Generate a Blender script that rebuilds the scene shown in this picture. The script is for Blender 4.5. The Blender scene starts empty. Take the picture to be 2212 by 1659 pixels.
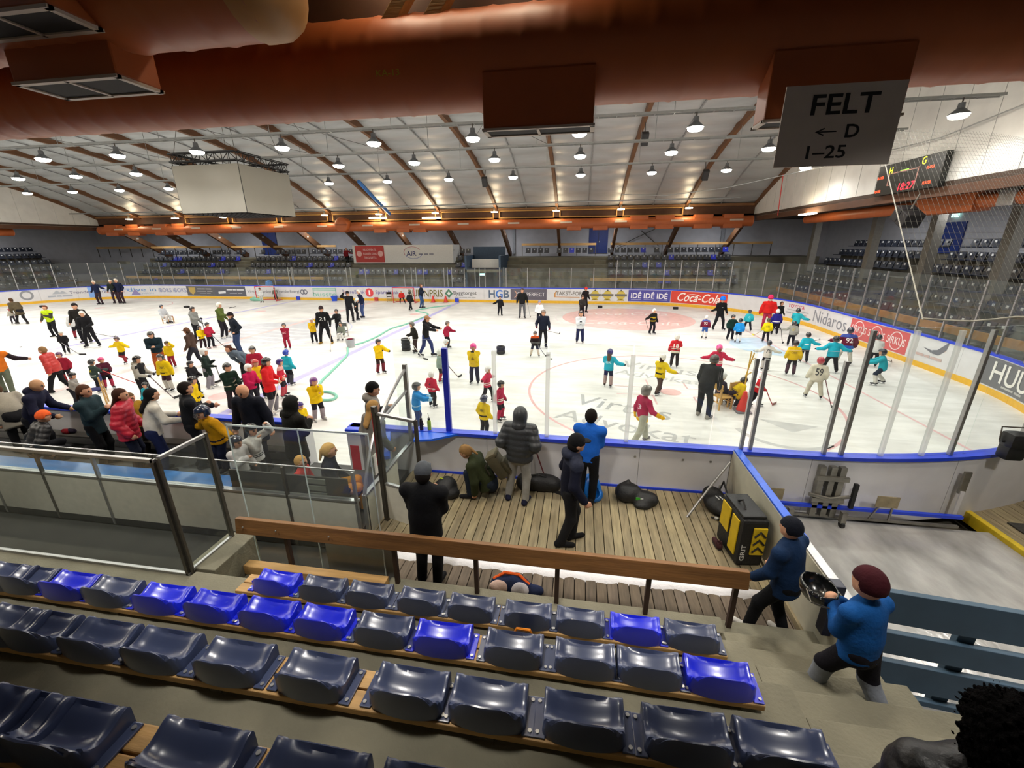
# Ice hall seen from the near stand: youth hockey practice. Units are metres, ice surface at z = 0.
# x runs along the rink (right positive), y across it (away from the camera), near boards at y = 0.1.
import bpy, bmesh, math, random
import numpy as np
from mathutils import Vector, Matrix

random.seed(4); RNG = np.random.default_rng(4)
SC = bpy.context.scene
COL = SC.collection
PI = math.pi

# ---------------------------------------------------------------- camera, world, exposure
CAM = np.array([17.028, -6.634, 4.494]); YAW, PIT, ROL, FPX = -0.162, 0.325, -0.008, 896.6
_fw = np.array([math.sin(YAW)*math.cos(PIT), math.cos(YAW)*math.cos(PIT), -math.sin(PIT)])
_r = np.array([math.cos(YAW), -math.sin(YAW), 0.0]); _u = np.cross(_r, _fw)
_r2 = math.cos(ROL)*_r + math.sin(ROL)*_u; _u2 = -math.sin(ROL)*_r + math.cos(ROL)*_u
cd = bpy.data.cameras.new('camera'); cam = bpy.data.objects.new('camera', cd); COL.objects.link(cam)
cd.sensor_width = 36.0; cd.sensor_fit = 'HORIZONTAL'; cd.lens = 36.0*FPX/2212.0
cd.clip_start = 0.05; cd.clip_end = 300
_m = Matrix.Identity(4)
for i in range(3):
    _m[i][0] = _r2[i]; _m[i][1] = _u2[i]; _m[i][2] = -_fw[i]; _m[i][3] = CAM[i]
cam.matrix_world = _m
SC.camera = cam

w = bpy.data.worlds.new('hall_air'); SC.world = w; w.use_nodes = True
w.node_tree.nodes['Background'].inputs[0].default_value = (0.5, 0.52, 0.55, 1)
w.node_tree.nodes['Background'].inputs[1].default_value = 0.02

SC.view_settings.view_transform = 'Standard'; SC.view_settings.look = 'None'
SC.view_settings.gamma = 1.0; SC.view_settings.use_curve_mapping = False
SC.view_settings.exposure = 0.0
LAMP_W = 100.0          # each high-bay lamp over the ice
try:
    cy = SC.cycles
    cy.max_bounces = 7; cy.diffuse_bounces = 4; cy.glossy_bounces = 2; cy.transmission_bounces = 2
    cy.transparent_max_bounces = 28; cy.use_light_tree = True
    cy.sample_clamp_indirect = 6.0
    cy.caustics_reflective = False; cy.caustics_refractive = False
except Exception:
    pass

def ray(q):
    return _fw + (q[0]-1106)/FPX*_r2 - (q[1]-829.5)/FPX*_u2
def at(px, py, z=None, y=None, x=None):
    """photo pixel -> point on the plane that the thing touches"""
    v = ray((px, py))
    if z is not None: t = (z-CAM[2])/v[2]
    elif y is not None: t = (y-CAM[1])/v[1]
    else: t = (x-CAM[0])/v[0]
    return CAM + t*v
def depth(p):
    return float((np.asarray(p, float)-CAM) @ _fw)

# ---------------------------------------------------------------- materials
def lin(c):
    if isinstance(c, str):
        c = c.lstrip('#'); c = [int(c[i:i+2], 16)/255 for i in (0, 2, 4)]
    return [((x+0.055)/1.055)**2.4 if x > 0.04045 else x/12.92 for x in c]
MATS = {}
def mat(key, color=None, rough=0.6, metal=0.0, var=0.12, scale=9.0, bump=0.0, bscale=60.0, spec=0.5, emit=None, emit_s=0, coat=0.0, stretch=None):
    if key in MATS: return MATS[key]
    m = bpy.data.materials.new(key); m.use_nodes = True
    nt = m.node_tree; b = nt.nodes['Principled BSDF']
    c = lin(color)
    b.inputs['Roughness'].default_value = rough; b.inputs['Metallic'].default_value = metal
    b.inputs['Specular IOR Level'].default_value = spec
    if coat: b.inputs['Coat Weight'].default_value = coat; b.inputs['Coat Roughness'].default_value = 0.12
    if emit:
        b.inputs['Emission Color'].default_value = (*lin(emit), 1); b.inputs['Emission Strength'].default_value = emit_s
    tc = None
    if var or bump:
        tc = nt.nodes.new('ShaderNodeTexCoord'); src = tc.outputs['Object']
        if stretch:
            mp = nt.nodes.new('ShaderNodeMapping'); mp.inputs['Scale'].default_value = stretch
            nt.links.new(src, mp.inputs['Vector']); src = mp.outputs['Vector']
    if var:
        n = nt.nodes.new('ShaderNodeTexNoise'); n.inputs['Scale'].default_value = scale; n.inputs['Detail'].default_value = 4
        nt.links.new(src, n.inputs['Vector'])
        r = nt.nodes.new('ShaderNodeValToRGB')
        r.color_ramp.elements[0].position = 0.3; r.color_ramp.elements[1].position = 0.7
        r.color_ramp.elements[0].color = (*[x*(1-var) for x in c], 1)
        r.color_ramp.elements[1].color = (*[min(1, x*(1+var)) for x in c], 1)
        nt.links.new(n.outputs['Fac'], r.inputs['Fac']); nt.links.new(r.outputs['Color'], b.inputs['Base Color'])
    else:
        b.inputs['Base Color'].default_value = (*c, 1)
    if bump:
        n2 = nt.nodes.new('ShaderNodeTexNoise'); n2.inputs['Scale'].default_value = bscale; n2.inputs['Detail'].default_value = 3
        nt.links.new(src, n2.inputs['Vector'])
        bp = nt.nodes.new('ShaderNodeBump'); bp.inputs['Strength'].default_value = bump; bp.inputs['Distance'].default_value = 0.02
        nt.links.new(n2.outputs['Fac'], bp.inputs['Height']); nt.links.new(bp.outputs['Normal'], b.inputs['Normal'])
    MATS[key] = m
    return m
def cloth(hexc, rough=0.85):
    return mat('cloth_'+hexc.strip('#')+('g' if rough < .5 else ''), hexc, rough, var=0.14, scale=7, bump=0.25, bscale=35, spec=0.2 if rough > .5 else .5)
def glass(key, tint=(0.93, 0.96, 0.95), ior=1.35, rough=0.03, haze=0.02):
    if key in MATS: return MATS[key]
    m = bpy.data.materials.new(key); m.use_nodes = True; nt = m.node_tree
    nt.nodes.remove(nt.nodes['Principled BSDF']); out = nt.nodes['Material Output']
    t = nt.nodes.new('ShaderNodeBsdfTransparent'); t.inputs[0].default_value = (*tint, 1)
    g = nt.nodes.new('ShaderNodeBsdfGlossy'); g.inputs['Roughness'].default_value = rough; g.inputs[0].default_value = (.9, .9, .9, 1)
    lw = nt.nodes.new('ShaderNodeLayerWeight'); lw.inputs['Blend'].default_value = .5
    pw = nt.nodes.new('ShaderNodeMath'); pw.operation = 'POWER'; pw.inputs[1].default_value = 5.0; nt.links.new(lw.outputs['Facing'], pw.inputs[0])
    f = nt.nodes.new('ShaderNodeMath'); f.operation = 'MULTIPLY_ADD'; f.inputs[1].default_value = .55; f.inputs[2].default_value = .025; nt.links.new(pw.outputs[0], f.inputs[0])
    mx = nt.nodes.new('ShaderNodeMixShader'); nt.links.new(f.outputs[0], mx.inputs[0]); nt.links.new(t.outputs[0], mx.inputs[1]); nt.links.new(g.outputs[0], mx.inputs[2])
    d = nt.nodes.new('ShaderNodeBsdfDiffuse'); d.inputs[0].default_value = (.8, .82, .82, 1)
    m2 = nt.nodes.new('ShaderNodeMixShader'); m2.inputs[0].default_value = haze
    nt.links.new(mx.outputs[0], m2.inputs[1]); nt.links.new(d.outputs[0], m2.inputs[2]); nt.links.new(m2.outputs[0], out.inputs[0])
    MATS[key] = m
    return m

# ---------------------------------------------------------------- objects
def tag(o, label=None, cat=None, group=None, kind=None):
    if label: o['label'] = label
    if cat: o['category'] = cat
    if group: o['group'] = group
    if kind: o['kind'] = kind
    return o
def empty(name, loc, rz=0.0):
    o = bpy.data.objects.new(name, None); COL.objects.link(o)
    o.location = Vector([float(v) for v in loc]); o.rotation_euler = (0, 0, rz); o.empty_display_size = 0.1
    return o
def link(name, me, parent=None):
    o = bpy.data.objects.new(name, me); COL.objects.link(o)
    if parent is not None: o.parent = parent
    return o
def newmesh(name, v, f, mats, mi=None, smooth=False):
    me = bpy.data.meshes.new(name)
    me.from_pydata([tuple(map(float, p)) for p in v], [], [tuple(int(i) for i in q) for q in f])
    for m in (mats if isinstance(mats, (list, tuple)) else [mats]): me.materials.append(m)
    if mi is not None: me.polygons.foreach_set('material_index', np.asarray(mi, dtype=np.int32))
    if smooth: me.polygons.foreach_set('use_smooth', np.ones(len(me.polygons), dtype=bool))
    me.update()
    return me
class MB:
    """collects boxes, tubes and prisms; build() links them as one mesh"""
    def __init__(s): s.v = []; s.f = []; s.mi = []
    def add(s, v, f, mi=0):
        n = len(s.v); s.v += [tuple(p) for p in v]; s.f += [tuple(i+n for i in q) for q in f]; s.mi += [mi]*len(f)
        return s
    def box(s, x0, x1, y0, y1, z0, z1, mi=0, M=None):
        v = [(x0,y0,z0),(x1,y0,z0),(x1,y1,z0),(x0,y1,z0),(x0,y0,z1),(x1,y0,z1),(x1,y1,z1),(x0,y1,z1)]
        if M is not None: v = [tuple(M @ Vector(p)) for p in v]
        return s.add(v, [(0,3,2,1),(4,5,6,7),(0,1,5,4),(1,2,6,5),(2,3,7,6),(3,0,4,7)], mi)
    def bbox(s, x0, x1, y0, y1, z0, z1, c=0.01, mi=0, M=None):
        """box with chamfered edges"""
        bm = bmesh.new(); bmesh.ops.create_cube(bm, size=1)
        for q in bm.verts: q.co = Vector(((x0+x1)/2+q.co.x*(x1-x0), (y0+y1)/2+q.co.y*(y1-y0), (z0+z1)/2+q.co.z*(z1-z0)))
        c = min(c, .45*min(abs(x1-x0), abs(y1-y0), abs(z1-z0)))
        bmesh.ops.bevel(bm, geom=bm.edges[:], offset=c, segments=2, profile=.6, affect='EDGES')
        bm.verts.index_update()
        v = [tuple(M @ q.co) if M is not None else tuple(q.co) for q in bm.verts]; f = [[q.index for q in p.verts] for p in bm.faces]
        bm.free()
        return s.add(v, f, mi)
    def tube(s, pts, r, n=8, mi=0, caps=True, r2=None):
        pts = [Vector([float(c) for c in p]) for p in pts]; m = len(pts)
        rs = [r if r2 is None else r+(r2-r)*i/(m-1) for i in range(m)] if not isinstance(r, (list, tuple)) else list(r)
        t0 = (pts[1]-pts[0]).normalized()
        a = t0.orthogonal().normalized(); v = []; f = []
        for i in range(m):
            t = (pts[min(i+1, m-1)]-pts[max(i-1, 0)]).normalized()
            a = (a - t*a.dot(t)).normalized(); b = t.cross(a)
            for k in range(n):
                an = 2*PI*k/n; v.append(tuple(pts[i]+(a*math.cos(an)+b*math.sin(an))*rs[i]))
        for i in range(m-1):
            for k in range(n):
                k2 = (k+1) % n; f.append((i*n+k, i*n+k2, (i+1)*n+k2, (i+1)*n+k))
        if caps: f.append(tuple(range(n-1, -1, -1))); f.append(tuple((m-1)*n+k for k in range(n)))
        return s.add(v, f, mi)
    def prism(s, poly, axis, a0, a1, mi=0):
        """poly: 2-D outline in the two other axes (x,z for axis y; y,z for axis x; x,y for axis z)"""
        def P(u, w_, a): return {'x': (a, u, w_), 'y': (u, a, w_), 'z': (u, w_, a)}[axis]
        n = len(poly); v = [P(u, w_, a0) for u, w_ in poly]+[P(u, w_, a1) for u, w_ in poly]
        f = [tuple(range(n-1, -1, -1)), tuple(range(n, 2*n))]+[(i, (i+1) % n, n+(i+1) % n, n+i) for i in range(n)]
        return s.add(v, f, mi)
    def build(s, name, mats, parent=None, smooth=False, sharp=35):
        me = newmesh(name, s.v, s.f, mats, s.mi, smooth)
        bm = bmesh.new(); bm.from_mesh(me); bmesh.ops.recalc_face_normals(bm, faces=bm.faces[:]); bm.to_mesh(me); bm.free()
        if smooth:
            try: me.set_sharp_from_angle(angle=math.radians(sharp))
            except Exception: pass
        return link(name, me, parent)
def boxo(name, x0, x1, y0, y1, z0, z1, m, parent=None, c=0):
    b = MB()
    (b.bbox(x0, x1, y0, y1, z0, z1, c) if c else b.box(x0, x1, y0, y1, z0, z1))
    return b.build(name, m, parent)
def copy_tree(o, parent=None):
    c = o.copy(); COL.objects.link(c); c.parent = parent
    for ch in list(o.children): copy_tree(ch, c)
    return c
_txt = {}
def text_geo(s, size=1.0, bold=0.0, shear=0.0, space=1.0):
    """lettering outlines as flat faces; returns verts (n,2) centred, faces, width"""
    k = (s, bold, shear, space)
    if k not in _txt:
        cu = bpy.data.curves.new('t', 'FONT'); cu.body = s; cu.align_x = 'CENTER'; cu.align_y = 'CENTER'
        cu.size = 1.0; cu.offset = bold; cu.shear = shear; cu.space_character = space; cu.resolution_u = 3
        ob = bpy.data.objects.new('t', cu); COL.objects.link(ob)
        dg = bpy.context.evaluated_depsgraph_get()
        me = bpy.data.meshes.new_from_object(ob.evaluated_get(dg))
        v = np.array([q.co[:2] for q in me.vertices]) if len(me.vertices) else np.zeros((0, 2))
        f = [tuple(p.vertices) for p in me.polygons]
        bpy.data.objects.remove(ob); bpy.data.curves.remove(cu); bpy.data.meshes.remove(me)
        if len(v): v = v-(v.max(0)+v.min(0))/2
        _txt[k] = (v, f)
    v, f = _txt[k]
    return v*size, f
def text_fit(s, width, height, bold=0.0, shear=0.0, space=1.0):
    v, f = text_geo(s, 1.0, bold, shear, space)
    e = v.max(0)-v.min(0)
    return v*np.array([width/e[0], height/e[1]]), f

def acrylic(key, c='#dcdedc', k=.45):
    if key in MATS: return MATS[key]
    m = bpy.data.materials.new(key); m.use_nodes = True; nt = m.node_tree
    b = nt.nodes['Principled BSDF']; b.inputs['Base Color'].default_value = (*lin(c), 1); b.inputs['Roughness'].default_value = .3
    t = nt.nodes.new('ShaderNodeBsdfTransparent'); mx = nt.nodes.new('ShaderNodeMixShader'); mx.inputs[0].default_value = k
    tr = nt.nodes.new('ShaderNodeBsdfTranslucent'); tr.inputs[0].default_value = (*lin(c), 1)
    m2 = nt.nodes.new('ShaderNodeMixShader'); m2.inputs[0].default_value = .5
    nt.links.new(b.outputs[0], m2.inputs[1]); nt.links.new(tr.outputs[0], m2.inputs[2])
    nt.links.new(t.outputs[0], mx.inputs[1]); nt.links.new(m2.outputs[0], mx.inputs[2]); nt.links.new(mx.outputs[0], nt.nodes['Material Output'].inputs[0])
    MATS[key] = m
    return m
# ---------------------------------------------------------------- shared materials
WHITE = mat('board_white', '#d5d4d6', .35, var=.04, scale=3, spec=.4)
BLUE = mat('cap_blue', '#1c3fd0', .35, var=.06)
YELLOW = mat('kick_yellow', '#e0ae2c', .4, var=.08)
ALU = mat('aluminium', '#a9a9a9', .35, metal=.8, var=.08)
STEEL = mat('steel_dark', '#5b5750', .4, metal=.7, var=.15)
BLACK = mat('black_plastic', '#121214', .5, var=.1)
CONC = mat('concrete', '#74705f', .9, var=.16, scale=2.2, bump=.35, bscale=40)
CONC_D = mat('concrete_dark', '#565248', .9, var=.18, scale=1.7, bump=.35, bscale=30)
WOOD_D = mat('wood_brown', '#77512a', .6, var=.25, scale=6, bump=.2, bscale=18, stretch=(.3, 3, 3))
WOOD_L = mat('wood_pale', '#b08a55', .6, var=.22, scale=6, bump=.2, bscale=20, stretch=(.3, 3, 3))
ARCHW = mat('arch_wood', '#5e3d22', .6, var=.2, scale=4, stretch=(1, .3, 1))
ORANGE = mat('duct_orange', '#a2552b', .45, var=.06, scale=2, spec=.4)
PLEXI = glass('plexiglass')
PLEXI_E = mat('plexi_edge', '#b9c4c2', .2, var=0, spec=.6)

# ---------------------------------------------------------------- rink outline
XE, YN, YF, RC = 29.7, 0.22, 26.9, 8.8
SX = XE-RC; SY0, SY1 = YN+RC, YF-RC; ARC = RC*PI/2
SEG = [SX, ARC, SY1-SY0, ARC, 2*SX, ARC, SY1-SY0, ARC, SX]
LTOT = sum(SEG)
def rk(s):
    """s metres along the inner board face, clockwise from far centre -> x, y, inward normal"""
    s = s % LTOT; i = 0
    while s > SEG[i] and i < 8: s -= SEG[i]; i += 1
    if i == 0: return s, YF, 0, -1
    if i == 2: return XE, SY1-s, -1, 0
    if i == 4: return SX-s, YN, 0, 1
    if i == 6: return -XE, SY0+s, 1, 0
    if i == 8: return -SX+s, YF, 0, -1
    cx, cy_, a0 = {1: (SX, SY1, PI/2), 3: (SX, SY0, 0), 5: (-SX, SY0, -PI/2), 7: (-SX, SY1, PI)}[i]
    a = a0-s/RC
    return cx+RC*math.cos(a), cy_+RC*math.sin(a), -math.cos(a), -math.sin(a)
def bp(s, out, z):
    x, y, nx, ny = rk(s); return (x-nx*out, y-ny*out, z)
S_NEAR0 = SEG[0]+SEG[1]+SEG[2]+SEG[3]          # s at near side, x = SX
def s_near(x): return S_NEAR0+SX-x
S_R0 = SEG[0]+SEG[1]
def curved(s):
    s = s % LTOT; t = 0
    for i, l in enumerate(SEG):
        if s <= t+l: return i in (1, 3, 5, 7)
        t += l
    return False
def sweep(mb, s0, s1, o0, o1, z0, z1, mi=0, step=.45):
    """a bar that follows the boards"""
    n = max(1, int(math.ceil((s1-s0)/(step if (curved(s0+.01) or curved(s1-.01)) else 99))))
    v = []; f = []
    for i in range(n+1):
        s = s0+(s1-s0)*i/n
        v += [bp(s, o0, z0), bp(s, o1, z0), bp(s, o1, z1), bp(s, o0, z1)]
    for i in range(n):
        a = 4*i; b = a+4
        for k in range(4): f.append((a+k, a+(k+1) % 4, b+(k+1) % 4, b+k))
    f.append((0, 1, 2, 3)); f.append((4*n+3, 4*n+2, 4*n+1, 4*n))
    mb.add(v, f, mi)

# ---------------------------------------------------------------- ice with its markings
def ice_mat():
    m = bpy.data.materials.new('ice'); m.use_nodes = True; nt = m.node_tree; b = nt.nodes['Principled BSDF']
    tc = nt.nodes.new('ShaderNodeTexCoord')
    n1 = nt.nodes.new('ShaderNodeTexNoise'); n1.inputs['Scale'].default_value = .7; n1.inputs['Detail'].default_value = 5
    mp = nt.nodes.new('ShaderNodeMapping'); mp.inputs['Rotation'].default_value = (0, 0, .5); mp.inputs['Scale'].default_value = (.35, 1.6, 1)
    n2 = nt.nodes.new('ShaderNodeTexNoise'); n2.inputs['Scale'].default_value = 2.2; n2.inputs['Detail'].default_value = 6; n2.inputs['Roughness'].default_value = .65
    nt.links.new(tc.outputs['Object'], n1.inputs['Vector']); nt.links.new(tc.outputs['Object'], mp.inputs['Vector']); nt.links.new(mp.outputs['Vector'], n2.inputs['Vector'])
    mx = nt.nodes.new('ShaderNodeMath'); mx.operation = 'MULTIPLY'; nt.links.new(n1.outputs['Fac'], mx.inputs[0]); nt.links.new(n2.outputs['Fac'], mx.inputs[1])
    r = nt.nodes.new('ShaderNodeValToRGB'); r.color_ramp.elements[0].position = .12; r.color_ramp.elements[1].position = .36
    r.color_ramp.elements[0].color = (*lin('#c9c8c3'), 1); r.color_ramp.elements[1].color = (*lin('#e8e7e3'), 1)
    nt.links.new(mx.outputs[0], r.inputs['Fac']); nt.links.new(r.outputs['Color'], b.inputs['Base Color'])
    rr = nt.nodes.new('ShaderNodeMapRange'); rr.inputs[3].default_value = .28; rr.inputs[4].default_value = .6
    nt.links.new(n2.outputs['Fac'], rr.inputs[0]); nt.links.new(rr.outputs[0], b.inputs['Roughness'])
    b.inputs['Specular IOR Level'].default_value = .35
    return m
ICE = ice_mat()
pts = []
s = 0.0
while s < LTOT:
    pts.append(bp(s, 0.03, 0)); s += .45
me = newmesh('floor', [(0, 13.5, 0)]+pts, [(0, 1+(i+1) % len(pts), 1+i) for i in range(len(pts))], ICE)
ice = tag(link('floor', me), kind='structure')
def paint(name, v, f, hexc, z=.002):
    v = [(p[0], p[1], z) for p in v]
    return newmesh_link(name, v, f, mat('ice_paint_'+hexc, '#'+hexc, .35, var=.10, scale=3, spec=.35), ice)
def newmesh_link(name, v, f, m, parent): return link(name, newmesh(name, v, f, m), parent)
def rect(x0, x1, y0, y1): return [(x0, y0), (x1, y0), (x1, y1), (x0, y1)], [(0, 1, 2, 3)]
def ring(cx, cy_, r0, r1, a0=0, a1=2*PI, n=72):
    v = []; f = []
    for i in range(n+1):
        a = a0+(a1-a0)*i/n
        v += [(cx+r0*math.cos(a), cy_+r0*math.sin(a)), (cx+r1*math.cos(a), cy_+r1*math.sin(a))]
    for i in range(n): f.append((2*i, 2*i+1, 2*i+3, 2*i+2))
    return v, f
def disc(cx, cy_, r, n=40, ex=1.0): return [(cx+r*ex*math.cos(2*PI*i/n), cy_+r*math.sin(2*PI*i/n)) for i in range(n)], [tuple(range(n))]
CY = 13.46
for x, c, wd in ((-7.2, 'b7b4dd', .3), (7.2, 'b3afe0', .32), (0, 'e6c4c0', .3)):
    paint('blue_line' if x else 'centre_line', *rect(x-wd/2, x+wd/2, YN, YF), c, .0028)
for x in (-25.9, 25.9):
    yy = YF-1.5
    paint('goal_line', *rect(x-.04, x+.04, YN+1.6, yy), 'dcb4b4')
for x in (-20, 20):
    for y in (6.43, 20.49):
        if (x, y) != (20, 20.49):
            paint('face_off_circle', *ring(x, y, 4.45, 4.53), 'd3a7a6')
            paint('face_off_spot', *disc(x, y, .32), 'e3b9b5')
paint('centre_circle', *ring(0, CY, 4.45, 4.53), 'bfc3d8', .0022)
for x, y in ((5.93, 4.1), (-5.0, 6.3), (5.93, 20.4), (-5.9, 20.4)): paint('face_off_spot', *disc(x, y, .36), 'e2bcb8')
for sx in (-1, 1):
    for sy in (-1, 1):
        X, Y = 20+sx*1.15, 6.43+sy*.38
        paint('face_off_mark', *rect(min(X-sx*.55, X+sx*.55), max(X-sx*.55, X+sx*.55), Y-.03, Y+.03), 'd8b4b2')
        paint('face_off_mark', *rect(X-sx*.55-.03, X-sx*.55+.03, min(Y, Y+sy*.8), max(Y, Y+sy*.8)), 'd8b4b2')
    cr = [(sx*25.86, CY-1.85)]+[(sx*(25.86-1.85*math.sin(PI*i/24)), CY-1.85*math.cos(PI*i/24)) for i in range(25)]+[(sx*25.86, CY+1.85)]
    paint('goal_crease', cr, [tuple(range(len(cr)))], 'c2d8ec', .0025)
paint('face_off_circle', *ring(20, 20.49, 4.45, 4.53), 'd9d2d2')
paint('sponsor_disc', *disc(20, 20.49, 4.05, 64), 'e4bcb6', .0012)
def ice_text(name, s_, x, y, wd, ht, hexc, z=.004, rot=0, shear=0, bold=0):
    v, f = text_fit(s_, wd, ht, bold, shear)
    c, s0 = math.cos(rot), math.sin(rot)
    return paint(name, [(x+a*c-b*s0, y+a*s0+b*c) for a, b in v], f, hexc, z)
for dy, fl in ((1.75, 0), (-1.75, 0)):
    ice_text('sponsor_lettering', 'Coca-Cola', 20, 20.49+dy, 5.6, 1.15, 'f0e6e2', rot=fl, shear=.35)
ice_text('sponsor_lettering', 'Virtus', 20.05, 9.15, 2.75, .85, 'b1b1af', rot=-.36)
ice_text('sponsor_lettering', 'Advokat', 19.85, 8.0, 2.95, .62, 'b8b8b6', rot=-.36)
ice_text('sponsor_lettering', 'Virtus', 18.35, 4.95, 2.8, .85, 'a6a7a5', rot=-.35)
ice_text('sponsor_lettering', 'Advokat', 18.25, 3.58, 3.6, .72, 'ababa9', rot=-.35)
paint('sponsor_swoosh', *ring(22.2, 3.9, 1.0, 1.14, PI*1.02, PI*1.75, 30), 'b5b5b3')
paint('sponsor_swoosh', [(21.9, 4.55), (23.2, 4.2), (22.4, 3.75)], [(0, 1, 2)], 'b9b9b7')
lg = [(-3.6, 12.0), (-1.2, 10.2), (2.2, 10.6), (3.9, 13.2), (3.4, 16.2), (.4, 17.0), (-2.9, 15.6)]
paint('centre_logo', lg, [tuple(range(len(lg)))], 'c6c8cc', .001)
for k in range(6):
    y = 11.0+k*.75
    paint('centre_logo_stripe', [(-2.6+k*.1, y), (2.2+k*.2, y-.5), (2.3+k*.2, y-.25), (-2.5+k*.1, y+.2)], [(0, 1, 2, 3)], 'd9dadb', .0014)

# ---------------------------------------------------------------- boards, glass, advertisements
boards = tag(empty('rink_boards', (0, 13.5, 0)), 'white rink boards with blue cap rail, yellow kick plate and glass around the ice', 'rink boards')
def bpart(mb, name, m, parent=boards, smooth=False):
    o = mb.build(name, m, parent, smooth); o.matrix_parent_inverse = Matrix.Translation((0, -13.5, 0)) if parent is boards else Matrix.Identity(4)
    return o
GAP0, GAP1 = 11.85, 12.72                     # open bench gate on the near side
cuts = []
# panels every 2.4 m, broken at the gate
def panel(s0, s1):
    mb = MB(); sweep(mb, s0+.004, s1-.004, 0, .11, .0, 1.14); bpart(mb, 'board_panel', WHITE)
    mb = MB(); sweep(mb, s0+.003, s1-.003, -.012, 0, .0, .2); bpart(mb, 'kick_plate', YELLOW)
    mb = MB(); sweep(mb, s0+.001, s1-.001, -.03, .15, 1.14, 1.2); bpart(mb, 'cap_rail', BLUE)
nearS = (s_near(GAP1), s_near(GAP0))
def run(s0, s1):
    n = max(1, round((s1-s0)/2.4)); d = (s1-s0)/n
    for i in range(n): panel(s0+i*d, s0+(i+1)*d)
a = 0.0
for L in SEG[:4]: run(a, a+L); a += L
run(a, nearS[0]); run(nearS[1], a+SEG[4]); a += SEG[4]
for L in SEG[5:]: run(a, a+L); a += L
# end faces of the gate opening
mb = MB(); mb.box(GAP0-.3, GAP0, -.02, YN, 0.02, 1.14); bpart(mb, 'gate_jamb', WHITE)
mb = MB(); mb.bbox(GAP1, GAP1+.34, -.06, YN+.04, 1.1, 1.2, .03); bpart(mb, 'cap_rail', BLUE)
mb = MB(); mb.box(GAP1+.02, GAP1+.3, -.03, YN, .02, 1.1); mb.box(GAP1+.06, GAP1+.24, -.035, -.03, .3, .85, 1); bpart(mb, 'gate_jamb', [WHITE, mat('ad_red', '#b7283a', .4)])
# outer side towards the deck: a blue skirting and bolt heads
mb = MB(); mb.box(14.3, 19.7, .085, .108, .33, .37); bpart(mb, 'skirting', BLUE)
for x in (15.0, 15.9, 17.3, 18.1, 18.9, 19.35):
    mb = MB(); mb.tube([(x, .104, .95), (x, .117, .95)], .022, 10); bpart(mb, 'bolt_head', ALU)
# glass
POST_W = acrylic('post_acrylic')
POST_B = mat('post_blue', '#2230b8', .35, var=.05)
def post(s, top, m=ALU, wd=.055, dp=.06):
    x, y, nx, ny = rk(s)
    M = Matrix.Translation((x-nx*.05, y-ny*.05, 0)) @ Matrix.Rotation(math.atan2(nx, -ny)+PI, 4, 'Z')
    mb = MB(); mb.bbox(-wd/2, wd/2, -dp/2, dp/2, 1.2, top, .006, 0, M); bpart(mb, 'glass_post', m)
def pane(s0, s1, top):
    a0 = Vector(bp(s0+.012, .05, 1.2)); a1 = Vector(bp(s1-.012, .05, 1.2)); d = (a1-a0); n = Vector((-d.y, d.x, 0)).normalized()*.006
    v = [a0-n, a1-n, a1+n, a0+n]; v = [tuple(p) for p in v]+[(p.x, p.y, top) for p in v]
    mb = MB(); mb.add(v, [(0, 3, 2, 1), (4, 5, 6, 7), (0, 1, 5, 4), (1, 2, 6, 5), (2, 3, 7, 6), (3, 0, 4, 7)]); mb.mi[1] = 1
    bpart(mb, 'glass_pane', [PLEXI, PLEXI_E])
def glass_run(s0, s1, step, top, ptop=None, m=ALU, first=True):
    n = max(1, round((s1-s0)/step)); d = (s1-s0)/n
    for i in range(n):
        pane(s0+i*d, s0+(i+1)*d, top)
        if first or i: post(s0+i*d, ptop or top, m)
sA = SX-1.2
glass_run(-sA, sA, 1.68, 2.72)                                    # far side
glass_run(sA, SEG[0]+SEG[1]+SEG[2], 1.17, 3.3)                    # far right corner and right end
glass_run(S_R0+SEG[2], s_near(23.3), 1.17, 3.3)                   # near right corner
glass_run(-SX-ARC-SEG[2], -sA, 1.17, 3.2)                         # left end and far left corner
for x in (-8.0, -7.6, -2.6, -2.2, 3.2, 3.6, 6.3, 6.65, 8.6, 8.95, 10.6, 10.95): post(x, 2.75, POST_W)
nx_ = [23.32, 22.58, 21.93, 21.33, 21.07, 19.95, 19.81, 19.3, 17.93, 16.54, 15.6, 14.72, 13.75]
for i in range(len(nx_)-1):
    if nx_[i]-nx_[i+1] > .2: pane(s_near(nx_[i]), s_near(nx_[i+1]), 3.3 if nx_[i] > 21.2 else 2.92)
for x in nx_[1:4]: post(s_near(x), 3.25, POST_W if x < 23 else ALU)
for x in (23.07, 21.33, 21.07, 19.95, 19.81): post(s_near(x), 3.25 if x > 21.2 else 2.77, ALU)
for x in (17.93, 16.54, 15.6): post(s_near(x), 2.76, POST_W, .07)
post(s_near(14.72), 2.78, POST_B, .1, .08)
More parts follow.
